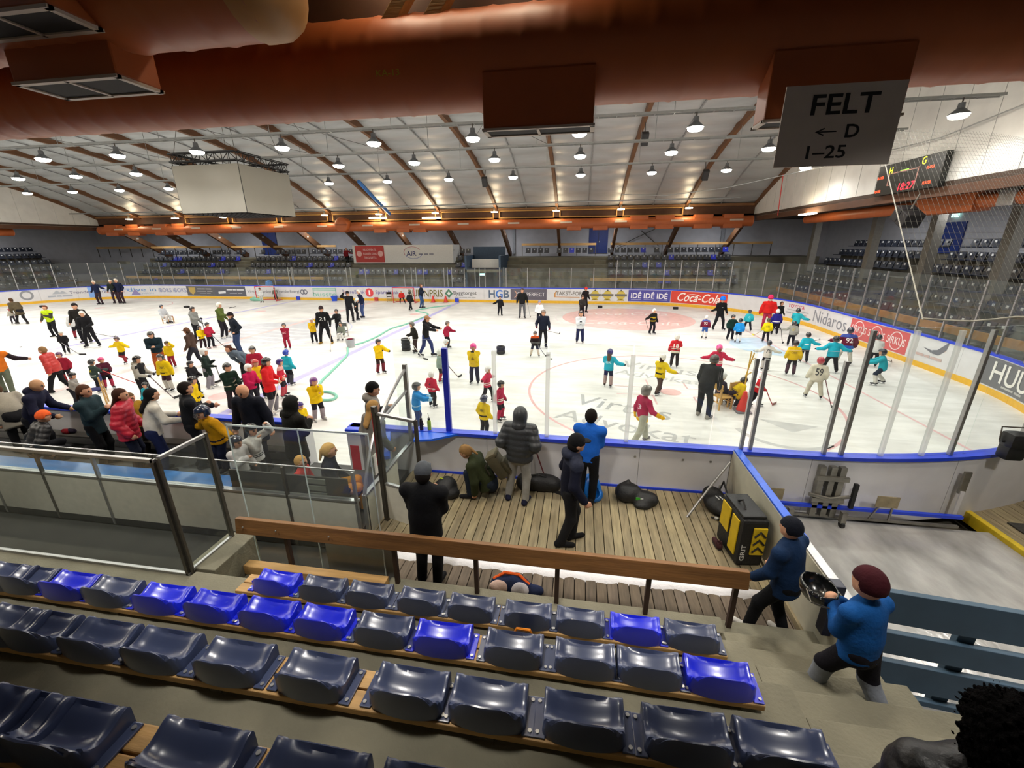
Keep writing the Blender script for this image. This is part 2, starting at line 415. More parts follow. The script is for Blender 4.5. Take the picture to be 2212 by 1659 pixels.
# advertisements along the inner face of the boards: print on thin panels
def ad_bg(s0, s1, hexc, z0=.24, z1=1.1):
    mb = MB(); sweep(mb, s0, s1, -.006, 0, z0, z1); return bpart(mb, 'advertisement', mat('ad_'+hexc, '#'+hexc, .4, var=.03))
def ad_shape(v, f, s_, z, hexc, parent=None, off=-.011, name='lettering'):
    if not len(v): return
    me = newmesh(name, [bp(s_+a, off, z+b) for a, b in v], f, mat('print_'+hexc, '#'+hexc, .45, var=0))
    o = link(name, me, boards); o.matrix_parent_inverse = Matrix.Translation((0, -13.5, 0))
    return o
def ad_text(t, s_, z, wd, ht, hexc, **k):
    v, f = text_fit(t, wd, ht, **k); return ad_shape(v, f, s_, z, hexc)
def ad_ring(s_, z, r0, r1, hexc, ex=1, n=28, a0=0, a1=2*PI):
    v, f = ring(0, 0, r0, r1, a0, a1, n); return ad_shape([(a*ex, b) for a, b in v], f, s_, z, hexc)
def ad_poly(p, s_, z, hexc, off=-.011): return ad_shape(p, [tuple(range(len(p)))], s_, z, hexc, off=off)
def ad_bar(s_, z, wd, ht, hexc, n=3, off=-.013):
    # small print that cannot be read in the photo: broken bars
    x = -wd/2; k = [1.0, .6, 1.3, .8, 1.1][:n]; t = sum(k)+.12*(n-1)
    for q in k:
        l = wd*q/t; ad_shape(*rect(x, x+l, -ht/2, ht/2), s_, z, hexc, off=off, name='small_print'); x += l+wd*.12/t
def fx(px): return float(at(px, 640, y=YF)[0])          # photo column -> s on the far straight
def span(a, b): x0, x1 = fx(a), fx(b); return (x0+x1)/2, x1-x0
# from the left corner to the right corner
c = -SX-ARC*.72; ad_ring(c, .72, .26, .4, '8d8f94')
c = -SX-ARC*.58; ad_poly([(-.45, 0), (-.15, .3), (.05, .12), (.2, .26), (.5, 0)], c, .68, 'a8adb5'); ad_bar(c, .5, 1.5, .13, 'aab0ba')
c = -SX-ARC*.42; ad_bg(c-.4, c+.4, '7fa9e6', .22, 1.12); ad_bar(c+1.6, .85, 2.0, .12, 'a5b4dd'); ad_bar(c+1.5, .6, 1.4, .07, 'c2a9ac')
ad_poly([(-.4, -.25), (.4, -.25), (0, .3)], -SX-ARC*.2, .55, '8f86b5')
c, wd = span(218, 262); ad_text('TrønderEnergi', c, .7, wd*1.1, .3, '6f6a86')
ad_ring(fx(272)-.2, .7, .13, .2, '55506e'); ad_ring(fx(272)+.2, .7, .13, .2, '55506e')
c, wd = span(293, 342); ad_text('dive in', c, .78, wd, .36, '5d8fc4'); ad_text('CARWASH', c, .43, wd*.75, .16, 'a9b4c4')
for a0, a1 in ((347, 374), (378, 406)):
    c, wd = span(a0, a1); ad_text('iBOKS', c, .72, wd, .36, '7b86b3')
c, wd = span(407, 466); ad_bg(c-wd/2, c+wd/2, '5b5a5f'); ad_poly([(-.35, .3), (.35, .3), (.3, -.1), (0, -.35), (-.3, -.1)], c-wd*.3, .68, 'b39a55')
ad_bar(c+wd*.15, .85, wd*.5, .07, 'bfbfbf'); ad_bar(c+wd*.15, .65, wd*.55, .06, 'a5a5a5', 2); ad_bar(c+wd*.15, .48, wd*.4, .05, 'a5a5a5', 2)
c, wd = span(466, 533); ad_bg(c-wd/2, c+wd/2, '555660'); ad_poly([(-.4, -.12), (.35, -.06), (.35, .14), (-.4, .08)], c-wd*.25, .55, 'd4d6da'); ad_bar(c+wd*.18, .8, wd*.55, .1, 'd0d2d6'); ad_bar(c+wd*.18, .5, wd*.4, .06, 'a5a6ad', 2)
c, wd = span(537, 588); ad_text('Virtus Advokat', c, .68, wd, .27, '7b7b85')
c, wd = span(600, 648); ad_text('TrønderEnergi', c, .68, wd, .3, '6d6f7d')
ad_ring(fx(655), .68, .14, .21, '5d5f70'); ad_ring(fx(661), .68, .14, .21, '5d5f70')
c, wd = span(675, 730); ad_text('bussto', c, .5, wd*.92, .4, '7fbfa8'); 
for z in (.86, 1.0): ad_shape(*rect(-wd*.44, wd*.46, -.025, .025), c, z, '7fbfa8')
for s_ in (-wd*.44, wd*.44): ad_shape(*rect(s_-.025, s_+.025, -.3, .18), c, .83, '7fbfa8')
for a0, a1 in ((741, 789), (812, 862)):
    c, wd = span(a0, a1); ad_text('SpareBank', c, .68, wd, .4, '6a63a8')
c = fx(799); ad_ring(c, .68, 0, .36, 'd8404a'); v, f = text_fit('1', .14, .4); ad_shape(v, f, c, .68, 'f2eeee', off=-.014)
c, wd = span(883, 957); ad_text('BUNNPRIS', c, .68, wd, .58, '6d6a2c', bold=.01)
c = fx(970); ad_poly([(-.35, 0), (0, .38), (.35, 0), (0, -.38)], c, .68, '4e7d63'); ad_shape([(-.15, 0), (0, .17), (.15, 0), (0, -.17)], [(0, 1, 2, 3)], c, .68, 'd6ddd8', off=-.014)
c, wd = span(980, 1030); ad_text('Byggtorget', c, .7, wd, .38, '6b6b6b', bold=.01); ad_bar(c, .38, wd*.9, .05, 'a9a9a9', 5)
c, wd = span(1055, 1070); ad_text('H', c, .68, wd*.9, .62, '55657d', bold=.02)
c, wd = span(1071, 1086); ad_text('G', c, .68, wd, .66, '3d72c9', bold=.02)
c, wd = span(1087, 1101); ad_text('B', c, .68, wd*.9, .62, '55657d', bold=.02)
c, wd = span(1103, 1181); ad_bg(c-wd/2, c+wd/2, '5f5a66'); v, f = text_fit('S', wd*.07, .34); ad_shape(v, f, c-wd*.28, .68, 'd9d6da', off=-.014); v, f = text_fit('PERFECT', wd*.5, .3); ad_shape(v, f, c+wd*.2, .68, 'd9d6da', off=-.014)
ad_ring(c-wd*.43, .68, .26, .31, 'd8a98f', a0=-1.2, a1=1.2)
c, wd = span(1200, 1258); ad_text('TAKST-FOR', c, .78, wd*.98, .3, '77716b', bold=.01)
ad_poly([(-wd*.55, -.02), (-wd*.48, .2), (-wd*.44, .2), (-wd*.5, -.02), (-wd*.5, -.27), (wd*.4, -.27), (wd*.4, -.31), (-wd*.55, -.31)], c, .78, 'c98d4a')
for px in (1285, 1312, 1341):
    c = fx(px); ad_ring(c, .68, .0, .34, 'c7b04e', .95); ad_shape(*rect(-.45, .45, -.09, .09), c, .68, '6f6c62', off=-.014); ad_poly([(-.2, -.3), (.2, -.3), (.28, -.42), (-.28, -.42)], c, .68, 'b89f3e')
    ad_poly([(-.12, .3), (.12, .3), (0, .44)], c, .68, '55524c')
c, wd = span(1357, 1447); ad_bg(c-wd/2, c+wd/2, '4b4a9c')
for k in (-1, 0, 1):
    v, f = text_fit('IDÉ', wd*.25, .5, bold=.02); ad_shape(v, f, c+k*wd*.31, .72, 'eceaf2', off=-.014); ad_shape(*rect(-wd*.12, wd*.12, -.02, .02), c+k*wd*.31, .38, 'a9a8d4', off=-.014)
c0 = fx(1448); c1 = c0+3.95; ad_bg(c0, c1, 'd2402f'); v, f = text_fit('Coca-Cola', 3.0, .62, shear=.4, bold=.012); ad_shape(v, f, (c0+c1)/2, .7, 'f3ebe6', off=-.014)
ad_shape(*ring(0, -.95, 1.22, 1.27, PI*.36, PI*.62, 20), (c0+c1)/2-.4, .62, 'f3ebe6', off=-.014)
# right end of the rink
e0 = SEG[0]+ARC
ad_text('TOYOTA', e0-1.9, .92, 1.35, .2, 'c2475c', bold=.02); ad_shape(*rect(-.9, .9, -.02, .02), e0-1.7, .7, 'a9a9ad'); ad_bar(e0-1.8, .52, 1.7, .08, 'a5a5ad', 4)
ad_text('Nidaros', e0+1.2, .68, 3.0, .62, '83858f', bold=-.004)
c0 = e0+3.0; ad_bg(c0, c0+3.7, 'cb5a5c')
for k in range(3):
    v, f = text_fit('SIRKUS', 1.05, .3, bold=.01); ad_shape(v, f, c0+.65+k*1.2, .68, 'f0dede', off=-.014); v, f = ring(0, 0, .33, .37); ad_shape(v, f, c0+.65+k*1.2, .68, 'ecd5d5', off=-.013)
c = e0+8.0; ad_poly([(-.1, 0), (.1, .05), (.5, .42), (.45, .1), (.2, -.12), (-.1, -.12)], c, .75, '6f7079'); ad_poly([(-.55, .02), (-.1, -.02), (-.12, -.12)], c, .75, '6f7079'); ad_bar(c-.2, .48, 1.2, .09, 'c4aba6', 3)
c = e0+SEG[2]+2.2; ad_bg(c-1.35, c+1.5, '6b6c70'); v, f = text_fit('HUUS', 2.0, .6, bold=.01); ad_shape(v, f, c+.1, .72, 'e6e4de', off=-.014); ad_bar(c+.1, .36, .9, .06, 'b5b5b2', 2)
c = e0+SEG[2]+5.2; ad_bg(c-1.4, c+1.6, '77787c'); ad_bar(c, .7, 1.3, .16, 'a5a5a8', 2)
# ---------------------------------------------------------------- roof, walls, far stand
YC = 13.45; YFA = 28.8; YFN = 2*YC-YFA; RR = 36.4; ZAP = 10.55
def roof(y): return ZAP-(RR-math.sqrt(RR*RR-(y-YC)**2))
ARX = [29.4-4.82*i for i in range(13)]
XL, XR = ARX[-1], ARX[0]
FOIL = mat('roof_foil', '#a9adae', .42, metal=.25, var=.10, scale=1.2, bump=.25, bscale=6, stretch=(.5, 2, 1))
FOIL_S = mat('roof_seam', '#7d7f80', .6, var=.1)
NS = 22; v = []; f = []; ys = []
for k in range(NS*5+1):
    t = k/5; y = YFN+(YFA-YFN)*t/NS; sag = .10*math.sin(PI*(t % 1)) if 0 < k < NS*5 else 0
    ys.append((y, roof(y)-sag))
xs = []
for i in range(12):
    for q in range(4): xs.append(ARX[12-i]+4.82*q/4)
xs.append(XR)
for i, x in enumerate(xs):
    bs = .06*math.sin(PI*((i % 4)/2 % 1))
    for y, z in ys: v.append((x, y, z+.12-bs))
n = len(ys)
for i in range(len(xs)-1):
    for k in range(n-1): f.append((i*n+k, i*n+k+1, (i+1)*n+k+1, (i+1)*n+k))
ceil = tag(link('ceiling', newmesh('ceiling', v, f, FOIL, smooth=True)), kind='structure')
def arch_strip(x, hw, dz0, dz1, name, m, y0=YFN, y1=YFA, parent=ceil, n=40):
    v = []; f = []
    for k in range(n+1):
        y = y0+(y1-y0)*k/n; z = roof(y)
        v += [(x-hw, y, z+dz0), (x+hw, y, z+dz0), (x+hw, y, z+dz1), (x-hw, y, z+dz1)]
    for k in range(n):
        a, b = 4*k, 4*k+4
        for q in range(4): f.append((a+q, a+(q+1) % 4, b+(q+1) % 4, b+q))
    f += [(0, 1, 2, 3), (4*n+3, 4*n+2, 4*n+1, 4*n)]
    mb = MB().add(v, f); return mb.build(name, m, parent)
for x in ARX:
    arch_strip(x, .1, -.22, .1, 'arch_beam', ARCHW)
for i in range(12): arch_strip(ARX[i]-2.41, .035, -.03, .02, 'membrane_batten', FOIL_S, n=30)
# bracing wires under the roof
for i in (3, 5, 6, 8):
    mb = MB()
    for a, b in ((9.5, 20.0), (20.0, 9.5)): mb.tube([(ARX[i]-.1, a, roof(a)-.1), (ARX[i+1]+.1, b, roof(b)-.1)], .012, 5)
    mb.build('bracing_wire', STEEL, ceil)

DARKB = mat('fascia_brown', '#4a2c17', .7, var=.15, scale=3)
GABLE = mat('gable_white', '#cfcec9', .5, var=.05, scale=2)
WALLW = mat('wall_white', '#b9bac0', .8, var=.06, scale=2)
WALLD = mat('lower_ceiling', '#3a2a1e', .8, var=.1)
def gable(name, x, dx):
    pr_ = [(YFN, 6.28)]+[(YFN+(YFA-YFN)*k/30, roof(YFN+(YFA-YFN)*k/30)+.1) for k in range(31)]+[(YFA, 6.28)]
    o = MB().prism(pr_, 'x', x, x+dx).build(name, GABLE); tag(o, kind='structure')
    for k in range(24):                                      # upright panel joints
        y = YFN+.6+k*1.28
        if y < YFA-.3: boxo('panel_joint', x-.012 if dx > 0 else x, x+.0 if dx > 0 else x+.012, y-.006, y+.006, 6.3, roof(y)-.05, mat('joint_grey', '#a9a9a6', .7), o)
    return o
gable('wall_right', XR+.02, .12); gable('wall_left', XL-.02, -.12)
# fascias under the long eaves and the gables
for name, y0, y1 in (('trim_1', YFA, YFA+.15), ('trim_2', YFN-.15, YFN)):
    o = boxo(name, XL, XR, y0, y1, 6.3, 7.2, DARKB); tag(o, kind='structure')
o = boxo('trim_3', XR-.05, XR+.2, YFN, YFA, 5.98, 6.28, DARKB); tag(o, kind='structure')
o = boxo('trim_4', XL-.2, XL+.05, YFN, YFA, 5.98, 6.28, DARKB); tag(o, kind='structure')
o = boxo('trim_5', XL, XR, YFA-.22, YFA, 7.05, 7.22, WOOD_D); tag(o, kind='structure')
# outer aisles: low ceilings and outer walls
YB, YBN, XB = 35.6, -10.5, 38.0
for nm, a in (('ceiling_far', (-XB, XB, YFA, YB, 6.36, 6.5)), ('ceiling_near', (-XB, XB, YBN, YFN-.3, 7.3, 7.45)), ('ceiling_right', (XR, XB, YFN-.3, YFA, 6.3, 6.45)), ('ceiling_left', (-XB, XL, YFN-.3, YFA, 6.3, 6.45))):
    tag(boxo(nm, *a, WALLD), kind='structure')
for nm, a in (('wall_far', (-XB, XB, YB, YB+.2, 0, 7.4)), ('wall_near', (-XB, XB, YBN-.2, YBN, -.2, 7.4)), ('wall_end_right', (XB, XB+.2, YBN, YB, 0, 7.4)), ('wall_end_left', (-XB-.2, -XB, YBN, YB, 0, 7.4))):
    tag(boxo(nm, *a, WALLW), kind='structure')
tag(boxo('floor_base', -XB, XB, YBN, YB, -.5, -.25, CONC_D), kind='structure')
wf = bpy.data.objects['wall_far']
for i, x in enumerate(ARX):                                     # slanted arch feet beyond the far eave
    mb = MB(); ang = math.atan2(3.6-7.0, 35.4-29.0)
    M = Matrix.Translation((x, 29.0, 6.9)) @ Matrix.Rotation(ang, 4, 'X'); L = math.hypot(6.4, 3.4)
    mb.box(-.11, .11, 0, L, -.28, .28, 0, M); o = mb.build('arch_foot', ARCHW, wf)
    boxo('number_plate', x-.0, x+.12, 31.9, 32.15, 5.25, 5.4, mat('plate_grey', '#a5a096', .6), wf)
DOORB = mat('door_blue', '#17327c', .5, var=.08)
def door(n, x0, x1, y, z0, z1, parent_wall):
    o = tag(MB().bbox(x0, x1, y-.08, y, z0, z1, .01).build('door_%d' % n, DOORB), kind='structure')
    boxo('door_split', (x0+x1)/2-.015, (x0+x1)/2+.015, y-.09, y-.08, z0, z1, BLACK, o)
    boxo('door_handle', (x0+x1)/2+.06, (x0+x1)/2+.1, y-.13, y-.08, z0+1.0, z0+1.12, ALU, o)
    boxo('door_frame', x0-.08, x1+.08, y-.04, y-.01, z1, z1+.1, WALLW, o)
x0, x1 = at(1272, 520, y=YB)[0], at(1313, 520, y=YB)[0]
door(1, x0, x1, YB, 3.6, 5.95, wf)
x0, x1 = at(566, 520, y=YB)[0], at(598, 520, y=YB)[0]
door(2, x0, x1, YB, 3.6, 5.9, wf)
tag(boxo('door_3', XB-.08, XB, 21.6, 23.6, 3.2, 5.5, DOORB), kind='structure')
we = bpy.data.objects['wall_end_right']
for y in (28.0, 21.5, 17.2, 13.3, 8.5, 3.5): boxo('wall_column', 33.3, 33.7, y-.2, y+.2, 1.5, 6.3, mat('column_grey', '#6b675f', .8, var=.1), we)
boxo('exit_sign', XB-.14, XB-.1, 22.2, 22.7, 5.75, 5.95, mat('exit_lit', '#bfe8dd', .5, emit='#bff0e4', emit_s=1.6, var=0), we)
# dark diagonal bracing and grey columns on the far wall
mb = MB()
xa, xb = at(1384, 497, y=YB-.2)[0], at(1424, 527, y=YB-.2)[0]
for p, q in (((xa, YB-.25, 5.6), (xb, YB-.25, 4.2)), ((xb-.5, YB-.25, 5.7), (xa-2.0, YB-.25, 4.2))): mb.tube([p, q], .03, 6)
mb.build('wall_brace', STEEL, wf)
for px in (1110, 1560): x = at(px, 520, y=YB-.3)[0]; boxo('wall_pipe', x-.12, x+.12, YB-.3, YB-.05, 3.6, 6.3, mat('pipe_grey', '#8d9096', .6), wf)

# ---------------------------------------------------------------- far stand
STAND = mat('stand_concrete', '#6e6a5c', .9, var=.14, scale=1.5)
SEAT_N = mat('seat_navy', '#20242e', .35, var=.1, spec=.6)
SEAT_B = mat('seat_blue', '#1f2fb0', .35, var=.1, spec=.6)
NUMW = mat('seat_number', '#c9c9c6', .5, var=0)
TY, TZ = .85, .58
def tier(k): return 28.55+TY*k, 1.05+TZ*k
NT = 5
o = empty('floor_far_stand', (0, 30, 0)); tag(o, kind='structure'); fs = o
for k in range(NT):
    y, z = tier(k); q = boxo('tread', XL+1, 36, y, y+TY if k < NT-1 else YB, 0 if k == 0 else z-TZ-.05, z, STAND, fs); q.matrix_parent_inverse = Matrix.Translation((0, -30, 0))
q = boxo('stand_front', XL+1, 36, 28.2, 28.55, 0, 1.05, STAND, fs); q.matrix_parent_inverse = Matrix.Translation((0, -30, 0))
def stairs(x0, x1):
    mb = MB()
    for k in range(NT):
        y, z = tier(k)
        mb.box(x0, x1, y-.42, y, z-TZ, z-TZ/2)
    q = mb.build('stair', CONC, fs); q.matrix_parent_inverse = Matrix.Translation((0, -30, 0))
AIS = []
for p0, p1 in ((1285, 1312), (1088, 1122), (488, 514), (216, 236), (745, 766)):
    a, b = at(p0, 560, y=30)[0], at(p1, 560, y=30)[0]; AIS.append((a, b)); stairs(a, b)
# low-poly seat of the far and end stands
def far_seat(m):
    mb = MB(); s_ = .21
    mb.box(-s_, s_, -.2, .2, .36, .41); mb.prism([(.14, .38), (.2, .36), (.27, .74), (.22, .76)], 'x', -s_, s_)
    mb.box(-.05, .05, .145, .165, .6, .7, 1)
    return newmesh('stadium_seat', mb.v, mb.f, [m, NUMW], mb.mi)
FS = {0: far_seat(SEAT_N), 1: far_seat(SEAT_B)}
far_seats = []
blk = [(1.0, 1.0)]
tun = (at(1018, 560, y=30)[0], at(1088, 560, y=30)[0]); std = (at(1122, 560, y=30)[0], at(1285, 560, y=30)[0]); prs = (at(766, 560, y=31)[0], at(977, 560, y=31)[0])
for k in range(NT):
    y, z = tier(k); x = -27.0
    while x < 28.5:
        x += .56
        if any(a-.25 < x < b+.25 for a, b in AIS) or tun[0]-.2 < x < tun[1]+.2: continue
        if k < 4 and std[0]-.2 < x < std[1]+.2: continue
        if prs[0]-.2 < x < prs[1]+.2 and k != 1: continue
        if k == 4 and random.random() < .12: continue
        far_seats.append((x, y+.55, z, 0, 1 if random.random() < .1 else 0))
def end_tier(k): return 31.3+TY*k, .9+TZ*k
es = empty('floor_end_stand', (33, 13, 0)); tag(es, kind='structure')
for sx in (1, -1):
    for k in range(6):
        x, z = end_tier(k); a, b = (x, x+TY if k < 5 else XB)
        if sx < 0: a, b = -b, -a
        q = boxo('tread', a, b, 1.5 if sx > 0 else -2, 28.2, -.2, z, CONC_D, es); q.matrix_parent_inverse = Matrix.Translation((-33, -13, 0))
end_seats = []
for sx in (1, -1):
    for k in range(6):
        x, z = end_tier(k); y = 2.2
        while y < 27.5:
            y += .56
            if 9.5 < y < 10.6 or 18.5 < y < 19.6: continue
            end_seats.append((sx*(x+.5), y, z, -sx*PI/2, 0))
allseats = far_seats+end_seats
def seat_px(q):
    p = np.array(q[:3])-CAM; d = p@_fw
    if d < 1: return -1
    u = 1106+FPX*(p@_r2)/d
    return 1/d if -20 < u < 2232 else -1
order = sorted(range(len(allseats)), key=lambda i: -seat_px(allseats[i]))
indiv = set(order[:250])
def place(me, q, i, end):
    o = bpy.data.objects.new('stadium_seat', me); COL.objects.link(o)
    o.location = q[:3]; o.rotation_euler = (0, 0, q[3])
    if end: tag(o, 'dark folding seat on the end stand behind the goal', 'seat', 'dark seats of the end stand')
    elif q[4]: tag(o, 'bright blue seat among navy ones on the stand across the ice', 'seat', 'blue seats of the far stand')
    else: tag(o, 'dark navy seat with white number plate on the stand across the ice', 'seat', 'navy seats of the far stand')
rest = MB()
for i, q in enumerate(allseats):
    if i in indiv: place(FS[q[4]], q, i, i >= len(far_seats))
    else:
        M = Matrix.Translation(q[:3]) @ Matrix.Rotation(q[3], 4, 'Z'); me = FS[0]
        n = len(rest.v); rest.v += [tuple(M @ p.co) for p in me.vertices]
        for p in me.polygons: rest.f.append(tuple(n+a for a in p.vertices)); rest.mi.append(p.material_index if p.material_index else (2 if q[4] else 0))
o = link('distant_seats', newmesh('distant_seats', rest.v, rest.f, [SEAT_N, NUMW, SEAT_B], rest.mi))
tag(o, 'rows of dark navy seats filling the far ends of the stands', 'seats', kind='stuff')
# wooden rails of the stand
def rail(name, x0, x1, y, z, label, legs=1.6, th=.05, h=.22, m=WOOD_L, low=0.9):
    r = tag(empty(name, ((x0+x1)/2, y, z-low)), label, 'railing')
    L = x1-x0
    boxo('rail_board', -L/2, L/2, -th/2, th/2, low-h/2, low+h/2, m, r)
    n = max(1, int(L/legs))
    for i in range(n+1): boxo('rail_post', -L/2+.05+(L-.1)*i/n-.025, -L/2+.05+(L-.1)*i/n+.025, th/2, th/2+.05, 0, low+h/2, STEEL, r)
    return r
gx = lambda px, yy=28.4: float(at(px, 600, y=yy)[0])
rail('spectator_rail', XL+2, gx(700), 28.3, 1.75, 'pale wooden rail at the foot of the far stand, left of the timekeeper area', low=.7)
rail('spectator_rail', gx(1275), 28.0, 28.3, 1.75, 'pale wooden rail at the foot of the far stand by the red advertisement', low=.7)
ty = tier(4)[0]+1.3
for p0, p1, lb in ((228, 492, 'pale wooden rail atop the far stand below the slanted arch feet'), (505, 735, 'pale wooden rail atop the far stand in front of a blue door'), (1127, 1284, 'pale wooden rail atop the far stand above the standing terrace'), (1314, 1655, 'pale wooden rail atop the far stand beside the crossed wall braces')):
    rail('spectator_rail', gx(p0, ty), gx(p1, ty), ty, 4.45, lb, legs=1.4, h=.2, low=1.0)
rr_ = tag(empty('spectator_rail', (30.75, 13.5, 0)), 'orange wooden rail along the end stand behind the rink glass', 'railing')
for nm, a in (('rail_board', (-.03, .03, -11.0, 12.5, 1.2, 1.5)),): boxo(nm, *a, mat('wood_orange', '#9a6a35', .6, var=.25, scale=3), rr_)
for k in range(14): boxo('rail_post', .03, .09, -10.8+k*1.75, -10.72+k*1.75, -.1, 1.4, STEEL, rr_)
# press box with banners
bx0, bx1 = prs[0]-.1, prs[1]+.1; by = 31.0
pb = tag(empty('press_box', ((bx0+bx1)/2, by, 2.9)), 'white press box front with red banner and curved logo on the far stand', 'press box'); L = bx1-bx0
BOXW = mat('box_white', '#d4d2cc', .6, var=.04)
boxo('front_panel', -L/2, L/2, 0, .12, 0, 1.6, BOXW, pb); boxo('side_panel', L/2-.1, L/2, .12, 2.2, 0, 1.6, BOXW, pb); boxo('side_panel', -L/2, -L/2+.1, .12, 2.2, 0, 1.6, BOXW, pb)
boxo('counter', -L/2, L/2, .12, .7, 1.1, 1.16, WOOD_L, pb)
bn = boxo('banner', -L/2+.25, -L/2+3.1, -.02, 0, .1, 1.55, mat('banner_red', '#b0322c', .6, var=.05), pb)
def ptext(par, t, x, z, wd, ht, hexc, y=-.03, **k):
    v, f = text_fit(t, wd, ht, **k); me = newmesh('lettering', [(x+a, y, z+b) for a, b in v], f, mat('print_'+hexc, '#'+hexc, .5, var=0)); return link('lettering', me, par)
ptext(bn, 'VELKOMMEN TIL', -L/2+1.7, 1.2, 1.3, .2, 'e6c9c4'); ptext(bn, 'BURGER KING', -L/2+1.7, .85, 1.3, .2, 'e6c9c4'); ptext(bn, 'TUNGASLETTA', -L/2+1.7, .5, 1.2, .2, 'e6c9c4')
for sx in (.65, 2.75):
    v, f = disc(0, 0, .26, 24); link('badge', newmesh('badge', [(-L/2+sx+a, -.03, .85+b) for a, b in v], f, mat('print_dca9a2', '#dca9a2', .5)), bn)
ptext(pb, 'AIR', .9, .85, .95, .4, '3c3c6a', y=-.012, bold=.02); [boxo('small_print', 1.6+.5*q, 2.0+.5*q, -.012, 0, .76, .84, mat('print_5d5d70', '#5d5d70', .5, var=0), pb) for q in range(3)]
v, f = ring(0, 0, .6, .64, PI*.15, PI*1.15, 24); link('logo_swoosh', newmesh('logo_swoosh', [(1.0+a*1.3, -.012, .95+b*.8) for a, b in v], f, mat('print_a8485a', '#a8485a', .5)), pb)
v, f = ring(0, 0, .6, .64, PI*1.1, PI*1.95, 24); link('logo_swoosh', newmesh('logo_swoosh', [(1.1+a*1.3, -.012, .85+b*.7) for a, b in v], f, mat('print_4a5aa8', '#4a5aa8', .5)), pb)
# entrance tunnel under the far stand
mb = MB(); mb.box(tun[0], tun[1], 28.5, 28.6, 0, 2.3)
tn = tag(empty('stand_tunnel', ((tun[0]+tun[1])/2, 28.2, 0)), 'dark stairway mouth with blue-grey rails under a lit exit sign', 'entrance'); tw = (tun[1]-tun[0])/2
boxo('opening_shade', -tw, tw, -.08, -.02, .1, 2.3, mat('tunnel_shade', '#2c2c2b', .9, var=.3, scale=2), tn)  # solid sheet in a dark colour, painting the shade inside the stairway mouth
boxo('lintel', -tw-.1, tw+.1, -.1, .3, 2.3, 2.5, CONC, tn)
BLG = mat('blue_grey', '#33475c', .6, var=.12)
for sx in (-1, 1): boxo('cheek_wall', sx*tw-.08, sx*tw+.08, -.1, 4.2, .1, 3.6, BLG, tn)
boxo('parapet', -tw, tw, 2.6, 2.7, 3.0, 4.3, BLG, tn)
boxo('white_panel', -tw+.2, tw-.2, 1.2, 1.3, 2.6, 3.3, BOXW, tn)
boxo('exit_sign', -.25, .15, -.14, -.1, 2.05, 2.22, mat('exit_lit', '#bfe8dd', .5, emit='#bff0e4', emit_s=1.6, var=0), tn)
# ---------------------------------------------------------------- ventilation ducts
GRILLE = mat('grille_dark', '#17130f', .8, var=0)
GRF = mat('grille_frame', '#b7a99a', .5, var=.05)
def duct_mesh(L, R, pitch=.32, n=48):
    """round sheet-metal duct with raised spiral seams, along +x from 0"""
    v = []; f = []; m = int(L/(pitch/8)); tw = 1.0
    for i in range(m+1):
        x = L*i/m
        for k in range(n):
            a = 2*PI*k/n; ph = (x/pitch+k/n) % 1.0
            r = R+(.008 if ph < .14 else 0)
            v.append((x, r*math.cos(a), r*math.sin(a)))
    for i in range(m):
        for k in range(n): f.append((i*n+k, i*n+(k+1) % n, (i+1)*n+(k+1) % n, (i+1)*n+k))
    f.append(tuple(range(n))); f.append(tuple(m*n+k for k in range(n-1, -1, -1)))
    return v, f
def duct(name, x0, x1, y, z, R, label, pitch=.32, axis='x', m=ORANGE):
    r = tag(empty(name, (x0, y, z) if axis == 'x' else (y, x0, z), 0 if axis == 'x' else PI/2), label, 'duct')
    v, f = duct_mesh(x1-x0, R, pitch); o = link('duct_tube', newmesh('duct_tube', v, f, m, smooth=True), r)
    return r
def outlet(par, x0, x1, y0, y1, z0, z1, face='down'):
    b = MB().bbox(x0, x1, y0, y1, z0, z1, .015).build('outlet_box', ORANGE, par)
    e = .03; zz = z0-.004
    boxo('grille', x0+e, x1-e, y0+e, y1-e, zz-.004, zz, GRILLE, b)
    fr = MB(); fr.box(x0-.01, x1+.01, y0-.01, y0+e, zz-.014, zz+.006); fr.box(x0-.01, x1+.01, y1-e, y1+.01, zz-.014, zz+.006)
    fr.box(x0-.01, x0+e, y0, y1, zz-.014, zz+.006); fr.box(x1-e, x1+.01, y0, y1, zz-.014, zz+.006); xm = (x0+x1)/2; fr.box(xm-.012, xm+.012, y0, y1, zz-.014, zz+.006)
    fr.build('grille_frame', GRF, b)
D1Y, D1Z, D1R = -2.0, 6.14, .395
d1 = duct('ventilation_duct', 4.0, 27.0, D1Y, D1Z, D1R, 'long orange spiral duct hanging across the view above the near boards', .36)
outlet(d1, 16.08-4, 17.08-4, -.36, -.1, 5.5-D1Z, 5.95-D1Z)
outlet(d1, 18.48-4, 19.50-4, -.36, -.1, 5.46-D1Z, 5.95-D1Z)
outlet(d1, 21.6-4, 22.6-4, -.36, -.1, 5.5-D1Z, 5.95-D1Z)
v, f = text_fit('KA-13', .22, .05, bold=.01)
p = at(842, 161, y=-2.37); me = newmesh('duct_label', [(p[0]-4+a, -.415, p[2]-D1Z+b) for a, b in v], f, mat('print_yellow', '#a3a030', .6, var=0)); link('duct_label', me, d1)
D2Y, D2Z, D2X = -3.58, 6.2, 14.95
d2 = duct('ventilation_duct', 4.0, D2X, D2Y, D2Z, .39, 'second orange duct with rounded end cap and grille boxes beside the long one', .36)
mb = MB(); n = 24                                              # domed end cap
v = [(D2X-4+.16*math.sin(q*PI/8), .40*math.cos(q*PI/8)*math.cos(2*PI*k/n), .40*math.cos(q*PI/8)*math.sin(2*PI*k/n)) for q in range(4) for k in range(n)]
